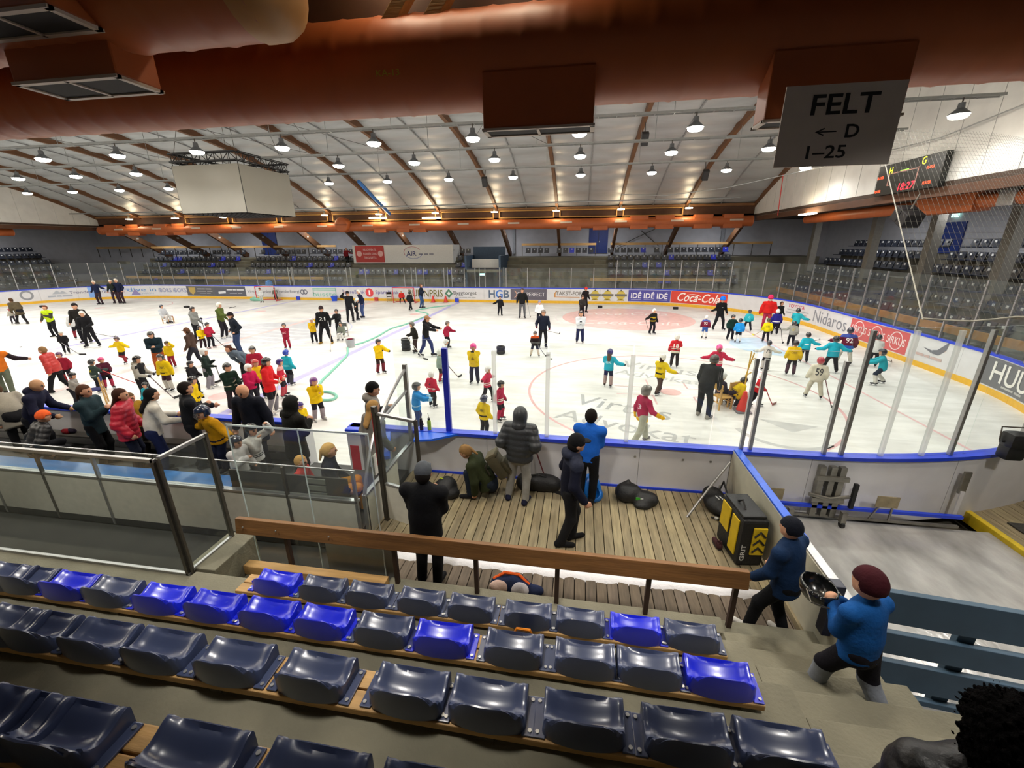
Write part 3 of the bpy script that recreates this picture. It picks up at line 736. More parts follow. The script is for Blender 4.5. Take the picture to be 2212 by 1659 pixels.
v = [(D2X-4-.12, .405*math.cos(2*PI*k/n), .405*math.sin(2*PI*k/n)) for k in range(n)]+v
f = [(q*n+k, q*n+(k+1) % n, (q+1)*n+(k+1) % n, (q+1)*n+k) for q in range(4) for k in range(n)]+[tuple(4*n+k for k in range(n))]
mb.add(v, f); mb.build('end_cap', mat('cap_tan', '#a8763c', .5, var=.05), d2, True)
def px_y(px, py, y): q = at(px, py, y=y); return q
a = at(82, 203, y=-3.55); b = at(300, 168, y=-3.55)
outlet(d2, a[0]-4+.02, b[0]-4-.02, -.12, .22, (a[2]+b[2])/2-D2Z, -.1)
a = at(-60, 75, y=-3.9); b = at(168, 18, y=-3.9)
outlet(d2, a[0]-4, b[0]-4, -.5, -.2, (a[2]+b[2])/2-D2Z-.02, .1)
# a silencer stub hanging below the second duct
mb = MB(); p = at(290, 140, y=-3.2); mb.tube([(p[0]-4-.12, .3, p[2]-D2Z), (p[0]-4+.1, .34, p[2]-D2Z+.04)], .075, 14); mb.build('damper_stub', mat('cap_tan', '#a8763c'), d2, True)
FDX0, FDX1 = float(at(218, 490, y=28.4)[0]), 29.2
d3 = duct('ventilation_duct', FDX0, FDX1, 28.3, 5.98, .37, 'orange duct running the length of the far stand under the eave', .6)
for i in range(14):
    x = 2.0+i*4.1
    if x < FDX1-FDX0-1: boxo('grille', x, x+.9, -.40, -.36, .02, .14, GRF, d3)
for px in (238, 285, 345, 385, 1380, 1435, 1518, 1582):
    x = float(at(px, 490, y=28.0)[0])-FDX0; boxo('outlet_box', x-.65, x+.65, -.32, .3, -.48, .48, ORANGE, d3, .02)
for px in (1240, 1297, 820, 870, 905): x = float(at(px, 490, y=28.0)[0])-FDX0; boxo('outlet_box', x-.55, x+.55, -.3, .3, -.5, 0, ORANGE, d3, .02)
c = at(737, 486, y=27.6)
ball = tag(empty('duct_end_cap', c), 'round orange duct end standing proud of the far duct', 'duct cap')
mb = MB(); n = 28; R = .58
v = [(R*.98*math.cos(2*PI*k/n), .7, R*.98*math.sin(2*PI*k/n)) for k in range(n)]+[(R*math.cos(q*PI/10)*math.cos(2*PI*k/n), -.18*math.sin(q*PI/10), R*math.cos(q*PI/10)*math.sin(2*PI*k/n)) for q in range(5) for k in range(n)]
f = [(q*n+k, q*n+(k+1) % n, (q+1)*n+(k+1) % n, (q+1)*n+k) for q in range(5) for k in range(n)]+[tuple(5*n+k for k in range(n))]
mb.add(v, f).build('dome', ORANGE, ball, True); boxo('cap_seam', -.57, .57, -.19, -.12, -.012, .012, GRILLE, ball)
d4 = duct('ventilation_duct', 1.0, 23.3, 30.6, 5.8, .24, 'thin orange duct along the right end below the white gable', .5, 'y')
boxo('sleeve', 10.3, 13.0, -.3, .3, -.33, .33, ORANGE, d4, .02); boxo('silver_wrap', 8.9, 9.5, -.26, .26, -.26, .26, ALU, d4, .05)
d5 = duct('ventilation_duct', 8.0, 23.0, -29.8, 5.75, .3, 'orange duct along the left end below the pale gable', .5, 'y')

# ---------------------------------------------------------------- lamps and cable trays
LAMPM = mat('lamp_shell', '#6d6f72', .4, metal=.6, var=.05)
LENS = mat('lamp_lens', '#ffffff', .3, var=0, emit='#fff4e2', emit_s=60)
lp = empty('high_bay_lamp', (0, 0, 0))
mb = MB(); n = 14
prof = [(.02, .27), (.06, .26), (.07, .14), (.19, .02), (.2, 0), (.185, 0), (.17, .03)]
v = [(r*math.cos(2*PI*k/n), r*math.sin(2*PI*k/n), z) for r, z in prof for k in range(n)]
f = [(q*n+k, q*n+(k+1) % n, (q+1)*n+(k+1) % n, (q+1)*n+k) for q in range(len(prof)-1) for k in range(n)]+[tuple(range(n-1, -1, -1))]
mb.add(v, f).build('lamp_shade', LAMPM, lp, True)
mb = MB(); v = [(r*math.cos(2*PI*k/14), r*math.sin(2*PI*k/14), z) for r, z in ((.18, .01), (.175, -.035), (.13, -.075), (.06, -.09)) for k in range(14)]; mb.add(v, [(q*14+k, q*14+(k+1) % 14, (q+1)*14+(k+1) % 14, (q+1)*14+k) for q in range(3) for k in range(14)]+[tuple(42+k for k in range(14))]).build('lens', LENS, lp, True)
MB().tube([(0, 0, .26), (0, 0, .42)], .015, 6).build('hanger', STEEL, lp)
ld = bpy.data.lights.new('lamp_light', 'SPOT'); ld.energy = LAMP_W*PI; ld.spot_size = math.radians(158); ld.spot_blend = .5; ld.shadow_soft_size = .16; ld.color = (1.0, .975, .935)
lo = bpy.data.objects.new('lamp_light', ld); COL.objects.link(lo); lo.parent = lp; lo.location = (0, 0, -.16)
LROW = [(4.3, 'nearest the near boards'), (9.4, 'above the near half of the ice'), (13.25, 'along the middle of the hall'), (18.4, 'above the far half of the ice')]
LZ = 8.0; first = True
ORD = 'first second third fourth fifth sixth seventh eighth ninth tenth eleventh twelfth thirteenth fourteenth fifteenth sixteenth'.split()
for y, nm in LROW:
    for k in range(-12, 4):
        if abs(y-13.25) < .1 and -2.6 < 16.77+3.68*k < 2.6: continue
        o = lp if first else copy_tree(lp); first = False
        o.location = (16.77+3.68*k, y, LZ)
        tag(o, 'round high-bay lamp %s, %s from the right gable' % (nm, ORD[3-k]), 'lamp', 'lamps under the tray '+nm); o.scale = (1.35, 1.35, 1.2)
TRAY = mat('tray_galv', '#9a9d9c', .4, metal=.7, var=.06)
def tray(y, z, x0, x1, label, w_=.22):
    r = tag(empty('cable_tray', ((x0+x1)/2, y, z)), label, 'cable tray'); L = (x1-x0)/2
    for sy in (-1, 1): boxo('side_rail', -L, L, sy*w_/2-.012, sy*w_/2+.012, 0, .07, TRAY, r)
    mb = MB(); x = -L+.2
    while x < L: mb.box(x-.012, x+.012, -w_/2, w_/2, .005, .02); x += .6
    mb.build('rungs', TRAY, r)['kind'] = 'stuff'
    for x in ARX:
        if x0 < x < x1 and roof(y)-z > .3: MB().tube([(x-(x0+x1)/2, 0, .05), (x-(x0+x1)/2, 0, roof(y)-z-.1)], .012, 5).build('hanger_rod', TRAY, r)
for y, nm in LROW:
    if abs(y-13.25) < .1:
        tray(y, LZ+.42, XL+.6, -2.2, 'galvanised cable tray along the middle of the hall left of the video cube'); tray(y, LZ+.42, 1.9, XR-.6, 'galvanised cable tray along the middle of the hall right of the video cube')
    else: tray(y, LZ+.42, XL+.6, XR-.6, 'galvanised cable tray carrying the lamps '+nm)
pipe = tag(MB().tube([(XL+1, 25.9, 7.3), (-6, 25.9, 7.25), (8, 25.9, 7.3), (XR-2, 25.9, 7.35)], .05, 8).build('roof_pipe', TRAY), 'long grey pipe strung below the far eave', 'pipe')
wire = tag(MB().tube([(19.5, 24.5, 7.6), (22, 23.0, 7.3), (25, 21.0, 7.45), (28.8, 17.5, 8.0), (29.2, 12, 7.9), (29.2, 6, 8.4)], .022, 6).build('hanging_cable', TRAY), 'pale cable sagging towards the white gable wall', 'cable')
# lamps at the arch feet and warm light on the far duct
WARML = mat('lamp_tube', '#ffffff', .4, var=0, emit='#ffe9c0', emit_s=30)
el0 = None
WARML2 = mat('lamp_tube_cool', '#ffffff', .4, var=0, emit='#f4f6ff', emit_s=12)
l2n = bpy.data.lights.new('near_eave_light', 'POINT'); l2n.energy = 190; l2n.color = (1, .93, .8); l2n.shadow_soft_size = .22
for i, x in enumerate(ARX[1:12]):
    if el0 is None:
        el0 = empty('eave_lamp', (0, 0, 0)); MB().tube([(0, 0, 0), (0, 0, .06)], .26, 14).build('lamp_disc', WARML, el0); boxo('bracket', -.05, .05, -.05, .05, .06, .36, STEEL, el0)
        l2 = bpy.data.lights.new('eave_light', 'POINT'); l2.energy = 28; l2.color = (1, .80, .5); l2.shadow_soft_size = .2
        q = bpy.data.objects.new('eave_light', l2); COL.objects.link(q); q.parent = el0; q.location = (0, -.1, -.15); o = el0
    else: o = copy_tree(el0)
    o.location = (x, 27.75, 6.86); tag(o, 'small warm disc lamp at an arch foot above the far duct', 'lamp', 'eave lamps')
for i, x in enumerate(ARX[1:12]):
    o = copy_tree(el0); o.location = (x, -1.0, 6.86); tag(o, 'small disc lamp at an arch foot above the near deck', 'lamp', 'near eave lamps')
    for ch in o.children:
        if ch.type == 'LIGHT': ch.data = l2n
fl0 = None
for k, x in enumerate((2.0, 7.0, 11.5, 15.5, 19.5, 24.0)):
    if fl0 is None:
        fl0 = empty('stand_floodlight', (0, 0, 0)); M = Matrix.Rotation(-.58, 4, 'X'); mb = MB(); mb.bbox(-.3, .3, -.09, .09, 0, .1, .02, 0, M); mb.build('lamp_housing', LAMPM, fl0); mb = MB(); mb.box(-.27, .27, -.07, .07, -.006, .0, 0, M); mb.build('lens', WARML2, fl0); boxo('bracket', -.03, .03, -.03, .03, .06, .3, STEEL, fl0)
        l5 = bpy.data.lights.new('flood_beam', 'SPOT'); l5.energy = 760; l5.spot_size = math.radians(62); l5.spot_blend = .4; l5.shadow_soft_size = .3; l5.color = (1, .95, .87)
        q = bpy.data.objects.new('flood_beam', l5); COL.objects.link(q); q.parent = fl0; q.rotation_euler = (math.radians(19), 0, 0); q.location = (0, .03, -.06); o = fl0
    else: o = copy_tree(fl0)
    o.location = (x, -4.9, 7.0); tag(o, 'shielded floodlight under the low ceiling, aimed at the near deck', 'lamp', 'near floodlights')
for k, x in enumerate((-26, -17, -8, 1, 10, 19, 28)):
    o = tag(MB().bbox(x-.75, x+.75, 31.9, 32.05, 6.27, 6.35, .02).build('tube_lamp', WARML2), 'ceiling tube lamp over the far stand', 'lamp', 'far aisle tubes')
    l4 = bpy.data.lights.new('tube_light', 'AREA'); l4.shape = 'RECTANGLE'; l4.size = 1.5; l4.size_y = .15; l4.energy = 110; l4.color = (.95, .97, 1)
    q = bpy.data.objects.new('tube_light', l4); COL.objects.link(q); q.parent = o; q.location = (x, 31.97, 6.25)
for k, y in enumerate((3, 10, 17, 24)):
    for sx in (1, -1):
        o = tag(MB().bbox(sx*34.0-.08, sx*34.0+.08, y-.75, y+.75, 6.22, 6.3, .02).build('tube_lamp', WARML2), 'ceiling tube lamp over the end stand', 'lamp', 'end aisle tubes')
        l4 = bpy.data.lights.new('tube_light', 'AREA'); l4.shape = 'RECTANGLE'; l4.size = .15; l4.size_y = 1.5; l4.energy = 150; l4.color = (.95, .97, 1)
        q = bpy.data.objects.new('tube_light', l4); COL.objects.link(q); q.parent = o; q.location = (sx*34.0, y, 6.2)
for px in (816, 931):
    c = at(px, 471, y=28.0); o = tag(MB().bbox(c[0]-.75, c[0]+.75, 27.95, 28.1, c[2]-.06, c[2]+.06, .02).build('tube_lamp', WARML), 'bright fluorescent tube above the far duct', 'lamp', 'eave tubes')
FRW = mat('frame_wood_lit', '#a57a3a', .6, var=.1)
tf = bpy.data.objects['trim_1']
for i in range(1, 10):
    x1, x0 = ARX[i]-.25, ARX[i+1]+.25; mb = MB()
    for z in (6.48, 7.0): mb.box(x0, x1, 28.5, 28.58, z-.04, z+.04)
    for xx in (x0, x1): mb.box(xx-.04, xx+.04, 28.5, 28.58, 6.44, 7.04)
    for xx in (x0, x1): mb.box(xx-.03, xx+.03, 28.58, 28.8, 6.9, 6.96)
    mb.build('fascia_frame', FRW, tf)
# blue cable ladder climbing the roof
a = at(775, 392, y=22.5); b = at(842, 462, y=27.9)
cl = tag(MB().tube([(a[0], 22.5, a[2]), (float(at(810, 430, y=25.3)[0]), 25.3, float(at(810, 430, y=25.3)[2])), (b[0], 27.9, b[2])], .13, 6).build('cable_ladder', mat('ladder_blue', '#3b74b8', .5, var=.3, scale=12)), 'blue cable ladder slanting down the roof to the far eave', 'cable ladder')
def speaker(px, py, y, label, s_=1.0):
    c = at(px, py, y=y); r = tag(empty('loudspeaker', c), label, 'loudspeaker')
    M = Matrix.Rotation(.5, 4, 'X')
    mb = MB(); mb.bbox(-.16*s_, .16*s_, -.15*s_, .15*s_, -.28*s_, .28*s_, .02, 0, M); mb.build('cabinet', BLACK, r)
    mb = MB(); mb.bbox(-.13*s_, .13*s_, -.165*s_, -.15*s_, -.25*s_, .25*s_, .01, 0, M); mb.build('speaker_grille', mat('sp_grille', '#2c2c2e', .8), r)
    MB().tube([(0, .05, .2*s_), (0, .3, .75*s_)], .02, 6).build('bracket', STEEL, r)
speaker(1393, 300, 16.5, 'black loudspeaker hung beside the arch near the white gable', 1.0)
speaker(1047, 393, 22, 'black loudspeaker hung on the arch left of the plain ceiling middle', 1.0)
speaker(1524, 378, 22, 'black loudspeaker hung on the arch nearest the right gable', 1.0)

# ---------------------------------------------------------------- video cube over centre ice
cx, cy0, cs, cz0, cz1 = -.15, 13.72, 1.75, 6.0, 8.03
SCREEN = mat('screen_off', '#8d8a80', .38, var=.03, scale=1, spec=.5)
cube = tag(empty('video_cube', (cx, cy0, cz0)), 'grey switched-off video cube hanging over centre ice from a black truss', 'scoreboard')
Hc = cz1-cz0
boxo('core', -cs+.12, cs-.12, -cs+.12, cs-.12, .05, Hc-.05, BLACK, cube)
for q in range(4):
    M = Matrix.Rotation(q*PI/2, 4, 'Z'); mb = MB(); mb.bbox(-cs+.03, cs-.03, -cs, -cs+.1, 0, Hc, .01, 0, M); sc_ = mb.build('screen', SCREEN, cube)
    mb = MB(); mb.box(cs-.05, cs-.01, -cs+.01, -cs+.05, 0, Hc, 0, M); mb.build('corner_trim', BLACK, cube)
mb = MB()
for q in range(-6, 7): mb.box(q*.26-.02, q*.26+.02, -cs+.1, cs-.1, -.05, .05); mb.box(-cs+.1, cs-.1, q*.26-.02, q*.26+.02, -.05, .05)
mb.build('underside_grid', BLACK, cube)
tr = MB()
for a0, a1 in (((-1.7, -1.7), (1.7, -1.7)), ((1.7, -1.7), (1.7, 1.7)), ((1.7, 1.7), (-1.7, 1.7)), ((-1.7, 1.7), (-1.7, -1.7))):
    for dz in (.15, .5):
        for off in (-.12, .12):
            d = Vector((a1[0]-a0[0], a1[1]-a0[1], 0)).normalized(); nn = Vector((-d.y, d.x, 0))*off
            tr.tube([(a0[0]+nn.x, a0[1]+nn.y, Hc+dz), (a1[0]+nn.x, a1[1]+nn.y, Hc+dz)], .028, 6)
    for q in range(9):
        t0, t1 = q/9, (q+1)/9
        P = lambda t: (a0[0]+(a1[0]-a0[0])*t, a0[1]+(a1[1]-a0[1])*t)
        tr.tube([(*P(t0), Hc+(.15 if q % 2 else .5)), (*P(t1), Hc+(.5 if q % 2 else .15))], .018, 5)
        tr.tube([(*P(t0), Hc-.02), (*P(t0), Hc+.5)], .02, 5)
tr.build('truss', BLACK, cube)
for sx in (-1, 1):
    for sy in (-1, 1): MB().tube([(sx*1.6, sy*1.6, Hc+.5), (sx*1.2, sy*1.2, roof(cy0)-cz0-.1)], .012, 5).build('hanging_cable', STEEL, cube)

# ---------------------------------------------------------------- FELT sign
SY = -2.52
P4 = [at(*q, y=SY) for q in ((1698, 185), (1950, 182), (1920, 357), (1677, 363))]
x0, x1 = 18.555, 19.40; z0, z1 = 5.075, 5.645
sg = tag(empty('seat_sign', ((x0+x1)/2, SY, z0)), 'grey hanging sign with FELT, a left arrow, D and 1-25', 'sign'); L = (x1-x0)/2; Hs = z1-z0
boxo('sign_board', -L, L, 0, .012, 0, Hs, mat('sign_white', '#c9c0b8', .6, var=.03), sg)
def stext(t, cxp, czp, wd, ht, bold=.012):
    v, f = text_fit(t, wd, ht, bold); link('lettering', newmesh('lettering', [(a+cxp, -.003, b+czp) for a, b in v], f, mat('sign_ink', '#17171a', .6, var=0)), sg)
W2 = 2*L
stext('FELT', W2*.02, Hs*.76, W2*.56, Hs*.245, .018)
stext('D', W2*.13, Hs*.43, W2*.115, Hs*.165, .018); stext('1–25', -W2*.06, Hs*.18, W2*.34, Hs*.165, .014)
aw = [(-.19, .43), (-.115, .48), (-.105, .465), (-.155, .438), (-.005, .438), (-.005, .422), (-.155, .422), (-.105, .395), (-.115, .38)]
link('arrow', newmesh('arrow', [(a*W2-.0, -.003, b*Hs) for a, b in aw], [tuple(range(len(aw)))], MATS['sign_ink']), sg)
for sx in (-.3, .3): boxo('bracket', sx-.02, sx+.02, .012, .17, Hs*.72, Hs*.78, STEEL, sg)
for px, lb in ((2030, 0),): pass

# ---------------------------------------------------------------- LED scoreboard on the right gable
XS = XR-.16
yA, yB_ = 14.85, 11.45; zA, zB = 6.3, 7.42
sb = tag(empty('led_scoreboard', (XS, (yA+yB_)/2, zA)), 'black LED scoreboard with red clock and yellow H and G on the right gable', 'scoreboard')
hy = (yA-yB_)/2; Hs = zB-zA
boxo('cabinet', -.08, .12, -hy, hy, 0, Hs, mat('led_black', '#0c0f0d', .35, var=.05), sb)
def led(t, u, z, wd, ht, key, hexc, es_, **k):
    v, f = text_fit(t, wd, ht, **k); link('led_text', newmesh('led_text', [(-.085, -(u+a), z+b) for a, b in v], f, mat(key, hexc, .5, var=0, emit=hexc, emit_s=es_)), sb)
led('18:27', .12, Hs*.18, .85, .26, 'led_red', '#ff2030', 3.0, shear=.1)
led('H', -.95, Hs*.78, .18, .24, 'led_yellow', '#d8e020', 2.0, bold=.01); led('G', .75, Hs*.86, .2, .26, 'led_yellow', '#d8e020', 2.0, bold=.01)
for u, z in ((1.15, .62), (1.15, .17), (-1.5, .6), (-1.5, .14)): led('PLAYER', u, Hs*z, .38, .1, 'led_orange', '#ff5a30', 2.0)
ln = MB()
for a0 in ((-1.0, -.98, Hs*.3, Hs*.66), (.55, .57, Hs*.05, Hs*.72)): ln.box(-.086, -.082, -a0[1]-.02, -a0[0]+.02, a0[2], a0[3])
ln.box(-.086, -.082, -.57, 1.0, Hs*.66, Hs*.69); ln.box(-.086, -.082, .8, 1.0, Hs*.28, Hs*.31); ln.build('led_outline', mat('led_dim', '#7d5a50', .6), sb)
boxo('led_bar', -.087, -.08, -.05, .4, Hs*.7, Hs*.72, mat('led_green', '#7ad040', .5, emit='#90e040', emit_s=1.5, var=0), sb)
spk = at(1962, 465, x=29.0); r = tag(empty('projector_pair', spk), 'pair of dark box loudspeakers hung below the right end duct', 'loudspeaker')
for k, (dx, ry) in enumerate(((-.0, .5), (.0, .5))):
    M = Matrix.Rotation(.5, 4, 'X'); mb = MB(); mb.bbox(-.3, .3, -.42+k*.45, .0+k*.42, -.3, .2, .03, 0, M); mb.build('cabinet', BLACK, r)
MB().tube([(0, 0, .1), (.2, 0, .75)], .03, 6).build('bracket', STEEL, r)
rope = tag(MB().tube([tuple(at(1692, 376, x=29.0)), tuple(at(1680, 465, x=29.0))], .025, 6).build('red_rope', mat('rope_red', '#c03030', .7)), 'red rope hanging in front of the white gable', 'rope')
gl = tag(MB().bbox(29.0, 29.3, 19.5, 20.9, 5.9, 5.97, .02).build('tube_lamp', WARML), 'fluorescent tube glowing below the corner of the right gable', 'lamp')
gl.location = (0, 0, 0)

# ---------------------------------------------------------------- safety net over the near right corner
net = MB(); s0, s1 = s_near(25.5)-3.2, s_near(21.9); zt, zb = 6.9, 3.42
s = s0
DT = at(1894, 280, z=6.9)-np.array(bp(s1, .1, 6.9))
def nb(s, z): t = (z-zb)/(zt-zb); p = bp(s, .1, z); return (p[0]+DT[0]*t, p[1]+DT[1]*t, z)
def ribbon(p, q, r=.0022):
    net.tube([p, q], r, 3, caps=False)
while s <= s1+.01:
    p, q = nb(s, zb), nb(s, zt); ribbon(p, q); s += .1
z = zb
while z < zt:
    n = int((s1-s0)/.6)
    for i in range(n): ribbon(nb(s0+(s1-s0)*i/n, z), nb(s0+(s1-s0)*(i+1)/n, z))
    z += .1
no = net.build('safety_net', mat('net_grey', '#5f5f58', .9, var=0)); tag(no, 'fine grey safety net hanging over the near right corner glass', 'net', kind='stuff')
nr = MB(); nr.tube([nb(s1, zt), nb(s1, zb)], .009, 6)
nr.tube([nb(s0+(s1-s0)*i/20, zb+.02*math.sin(i*1.3)) for i in range(21)], .012, 6)
tag(nr.build('net_rope', mat('rope_pale', '#b5b5aa', .8)), 'pale border rope of the net over the near right corner', 'rope')
# ---------------------------------------------------------------- deck between the near boards and the stand
DZ = .33
PLK = [mat('deck_plank_%d' % i, c, .75, var=.28, scale=5, bump=.3, bscale=14, stretch=(4, .5, 4)) for i, c in enumerate(('#8d8064', '#85785d', '#958869'))]
PLG = [mat('old_plank_%d' % i, c, .8, var=.3, scale=6, bump=.3, bscale=14, stretch=(4, .5, 4)) for i, c in enumerate(('#5b4f40', '#54493c', '#63574a'))]
deck = tag(empty('floor_deck', (16.8, -1, 0)), kind='structure')
def dpart(o, par=deck, off=(16.8, -1, 0)):
    o.matrix_parent_inverse = Matrix.Translation((-off[0], -off[1], -off[2])); return o
x = 13.95; i = 0
while x < 19.62:
    w_ = .128; dpart(MB().bbox(x, min(x+w_, 19.64), -2.06+random.uniform(-.006, .006), .09, DZ-.04, DZ+random.uniform(-.003, .003), .006).build('plank', PLK[random.randrange(3)], deck))
    dpart(MB().bbox(x, min(x+w_, 19.64), -2.76, -2.17+random.uniform(-.015, .015), DZ-.06, DZ-.02+random.uniform(-.004, .004), .008).build('plank', PLG[random.randrange(3)], deck))
    x += w_+.01; i += 1
dpart(boxo('joists', 13.9, 19.66, -2.78, .09, .05, DZ-.05, mat('joist_dark', '#231d15', .9), deck))
SNOW = mat('snow', '#e3e2e6', .7, var=.05, bump=.4, bscale=25)
v = []; f = []; n = 60
for i in range(n+1):
    x = 14.3+5.35*i/n; a = random.uniform(-.02, .02); b = random.uniform(-.03, .015)
    v += [(x, -2.05, DZ-.01), (x, -2.08+a*.3, DZ+.015), (x, -2.16+b, DZ+.012), (x, -2.2+b, DZ-.03)]
for i in range(n):
    for k in range(3): f.append((4*i+k, 4*i+k+1, 4*i+k+5, 4*i+k+4))
tag(link('snow_strip', newmesh('snow_strip', v, f, SNOW, smooth=True)), 'strip of white snow in the gap between the two wooden decks', 'snow', kind='stuff')

# ---------------------------------------------------------------- concrete stand
ROWY = [-3.70-.67*k for k in range(7)]; ROWZ = [1.20+.40*k for k in range(7)]        # seat row centre, plank top
stand = tag(empty('floor_near_stand', (10, -4, 0)), kind='structure')
def spart(o): o.matrix_parent_inverse = Matrix.Translation((-10, 4, 0)); return o
XA = 18.62                                                       # the aisle starts here
for k in range(7):
    y0 = ROWY[k]+.125; y1 = ROWY[k]-.67+.125
    spart(MB().bbox(-2 if k else 13.0, XA, y1 if k < 6 else YBN, y0, -.1, ROWZ[k]-.08, .012).build('step', CONC, stand))
spart(MB().bbox(13.0, XA, ROWY[0]+.125, -2.98, -.1, .55, .012).build('step', CONC, stand))
# aisle: two half steps per row
for k in range(-1, 7):
    zt = ROWZ[k]-.08 if k >= 0 else .72
    y0 = (ROWY[k] if k >= 0 else -3.03)+.25
    for h in (0, 1):
        spart(MB().bbox(XA, 19.75 if k < 1 else 20.3, y0-.335*(h+1), y0-.335*h, -.1, zt-.2+.2*h, .012).build('step', CONC, stand))
spart(MB().bbox(19.75, 21.5, -9, -4.9, -.1, 1.75, .02).build('landing', CONC_D, stand))
# kerb below the rail
kb = tag(MB().bbox(14.85, 18.72, -2.99, -2.78, .1, .56, .015).build('concrete_kerb', CONC), 'low concrete kerb under the brown wooden rail', 'kerb')
# left part: kerb under the glass screen and the side wall
kl = tag(MB().bbox(2.0, 12.98, -3.62, -3.36, -.1, .86, .015).build('concrete_kerb', CONC), 'concrete kerb carrying the framed glass screen', 'kerb')
kw = tag(MB().bbox(12.60, 12.98, -3.36, -2.72, -.1, .93, .012).build('concrete_wall', CONC), 'short concrete side wall at the corner of the glass screen', 'wall')
sl = tag(empty('wood_sill', (13.95, -2.95, 0)), 'two pale wooden beams lying behind the rail beside the concrete wall', 'beam')
boxo('beam', -.97, .93, -.06, .06, .55, .68, WOOD_L, sl, .01); boxo('beam', -.97, .93, .0, .1, .36, .55, WOOD_D, sl, .01)

# ---------------------------------------------------------------- seats of the near stand
SNAVY = mat('shell_navy', '#3a4360', .3, var=.08, scale=4, spec=.6, coat=.15)
SBLUE = mat('shell_blue', '#1826c8', .3, var=.06, scale=4, spec=.6, coat=.15)
def seat_shell():
    nu, nv = 18, 20; v = []; f = []
    prof = [(.118, .05), (.119, .078), (.104, .092), (.075, .088), (.04, .07), (.005, .056), (-.03, .055), (-.058, .072), (-.076, .105), (-.088, .15), (-.097, .19), (-.106, .212)]
    def P(t):
        t *= len(prof)-1; i = min(int(t), len(prof)-2); q = t-i
        return [prof[i][c]+(prof[i+1][c]-prof[i][c])*q for c in (0, 1)]
    def W(t): return .205-.045*max(0, (t-.5)/.5)**2-.012*max(0, (.15-t)/.15)
    for j in range(nv+1):
        t = j/nv; y, z = P(t)
        for i in range(nu+1):
            u = -1+2*i/nu; au = abs(u)
            cu = au**7; front = max(0, 1-t*6); back = max(0, (t-.8)/.2)
            rim = max(0, (au-.72)/.28)
            bowl = .028*(1-min(1, au/.8)**2) if .15 < t < .7 else 0
            zz = z-bowl+(.03*rim*rim*(3-2*rim) if .12 < t < .75 else .0)-.012*cu-.07*back*au**4-.03*front*cu
            yy = y-.035*front*cu
            if t > .55: yy -= .022*(1-u*u)*(t-.55)/.45
            v.append((u*W(t), yy, zz))
    nn = nu+1
    for j in range(nv):
        for i in range(nu): a = j*nn+i; f.append((a, a+1, a+nn+1, a+nn))
    loop = [i for i in range(nn)]+[j*nn+nu for j in range(1, nv+1)]+[nv*nn+i for i in range(nu-1, -1, -1)]+[j*nn for j in range(nv-1, 0, -1)]
    base = len(v)
    for out, down in ((.008, .002), (.012, .014), (.010, None)):
        for q in loop:
            x, y, z = v[q]; l = math.hypot(x, y) or 1; xx = x+out*x/l; yy = y+out*y/l; zz = z-down if down is not None else 0.0
            if down is None and y < -.04: xx *= 1.0+.2*max(0, (-y-.04)/.1); yy += .012
            v.append((xx, yy, zz))
    m = len(loop); prev = loop
    for r_ in range(3):
        cur = [base+r_*m+k for k in range(m)]
        for k in range(m): f.append((prev[k], cur[k], cur[(k+1) % m], prev[(k+1) % m]))
        prev = cur
    return v, f
sv, sf = seat_shell()
def make_seat(m):
    r = empty('stadium_seat', (0, 0, 0))
    me = newmesh('seat_shell', sv, sf, m, smooth=True)
    bm = bmesh.new(); bm.from_mesh(me); bmesh.ops.recalc_face_normals(bm, faces=bm.faces[:]); bm.to_mesh(me); bm.free()
    me.set_sharp_from_angle(angle=math.radians(50)); link('seat_shell', me, r)
    for sx in (-1, 1):
        q = MB().bbox(min(sx*.20, sx*.265), max(sx*.20, sx*.265), -.105, .105, 0, .012, .004).build('mounting_flange', m, r)
        for y in (-.08, .08): MB().tube([(sx*.243, y, .01), (sx*.243, y, .02)], .011, 8).build('bolt', ALU, q)
    return r
protoN, protoB = make_seat(SNAVY), make_seat(SBLUE)
rows = [
 [(603, 1262, 1), (701, 1273, 0), (801, 1289, 0), (912, 1302, 0), (1020, 1316, 0), (1141, 1332, 0), (1253, 1346, 0), (1371, 1363, 1), (1491, 1378, 0)],
 [(10, 1217, 0), (67, 1238, 0), (158, 1254, 1), (249, 1270, 0), (357, 1287, 1), (468, 1305, 1), (586, 1324, 1), (704, 1340, 1), (832, 1361, 0), (959, 1380, 1), (1111, 1399, 0), (1263, 1420, 0), (1400, 1440, 0), (1548, 1466, 1)],
 [(17, 1318, 0), (94, 1345, 0), (225, 1372, 0), (360, 1402, 0), (516, 1432, 0), (690, 1462, 0), (889, 1488, 0), (1057, 1512, 0), (1260, 1546, 0), (1480, 1578, 0), (1691, 1602, 0)],
 [(-60, 1490, 0), (27, 1523, 0), (162, 1580, 0), (418, 1612, 0), (672, 1660, 0), (930, 1720, 0)]]
ordn = ['front', 'second', 'third', 'fourth']; usedp = {0: False, 1: False}; seatx = {}
for k, row in enumerate(rows):
    y = ROWY[k]; xs_ = [float(at(px, py, y=y+.02)[0]) for px, py, b in row]
    seatx[k] = xs_
    for (px, py, b), x in zip(row, xs_):
        src = protoB if b else protoN
        o = copy_tree(src) if usedp[b] else src; usedp[b] = True
        o.location = (x, y, ROWZ[k]); o.rotation_euler = (0, 0, random.uniform(-.02, .02))
        tag(o, '%s seat in the %s near row, %s from the stair aisle' % ('bright blue' if b else 'dark navy', ordn[k], ORD[len(row)-1-row.index((px, py, b))]), 'seat', '%s seats of the %s near row' % ('blue' if b else 'navy', ordn[k]))
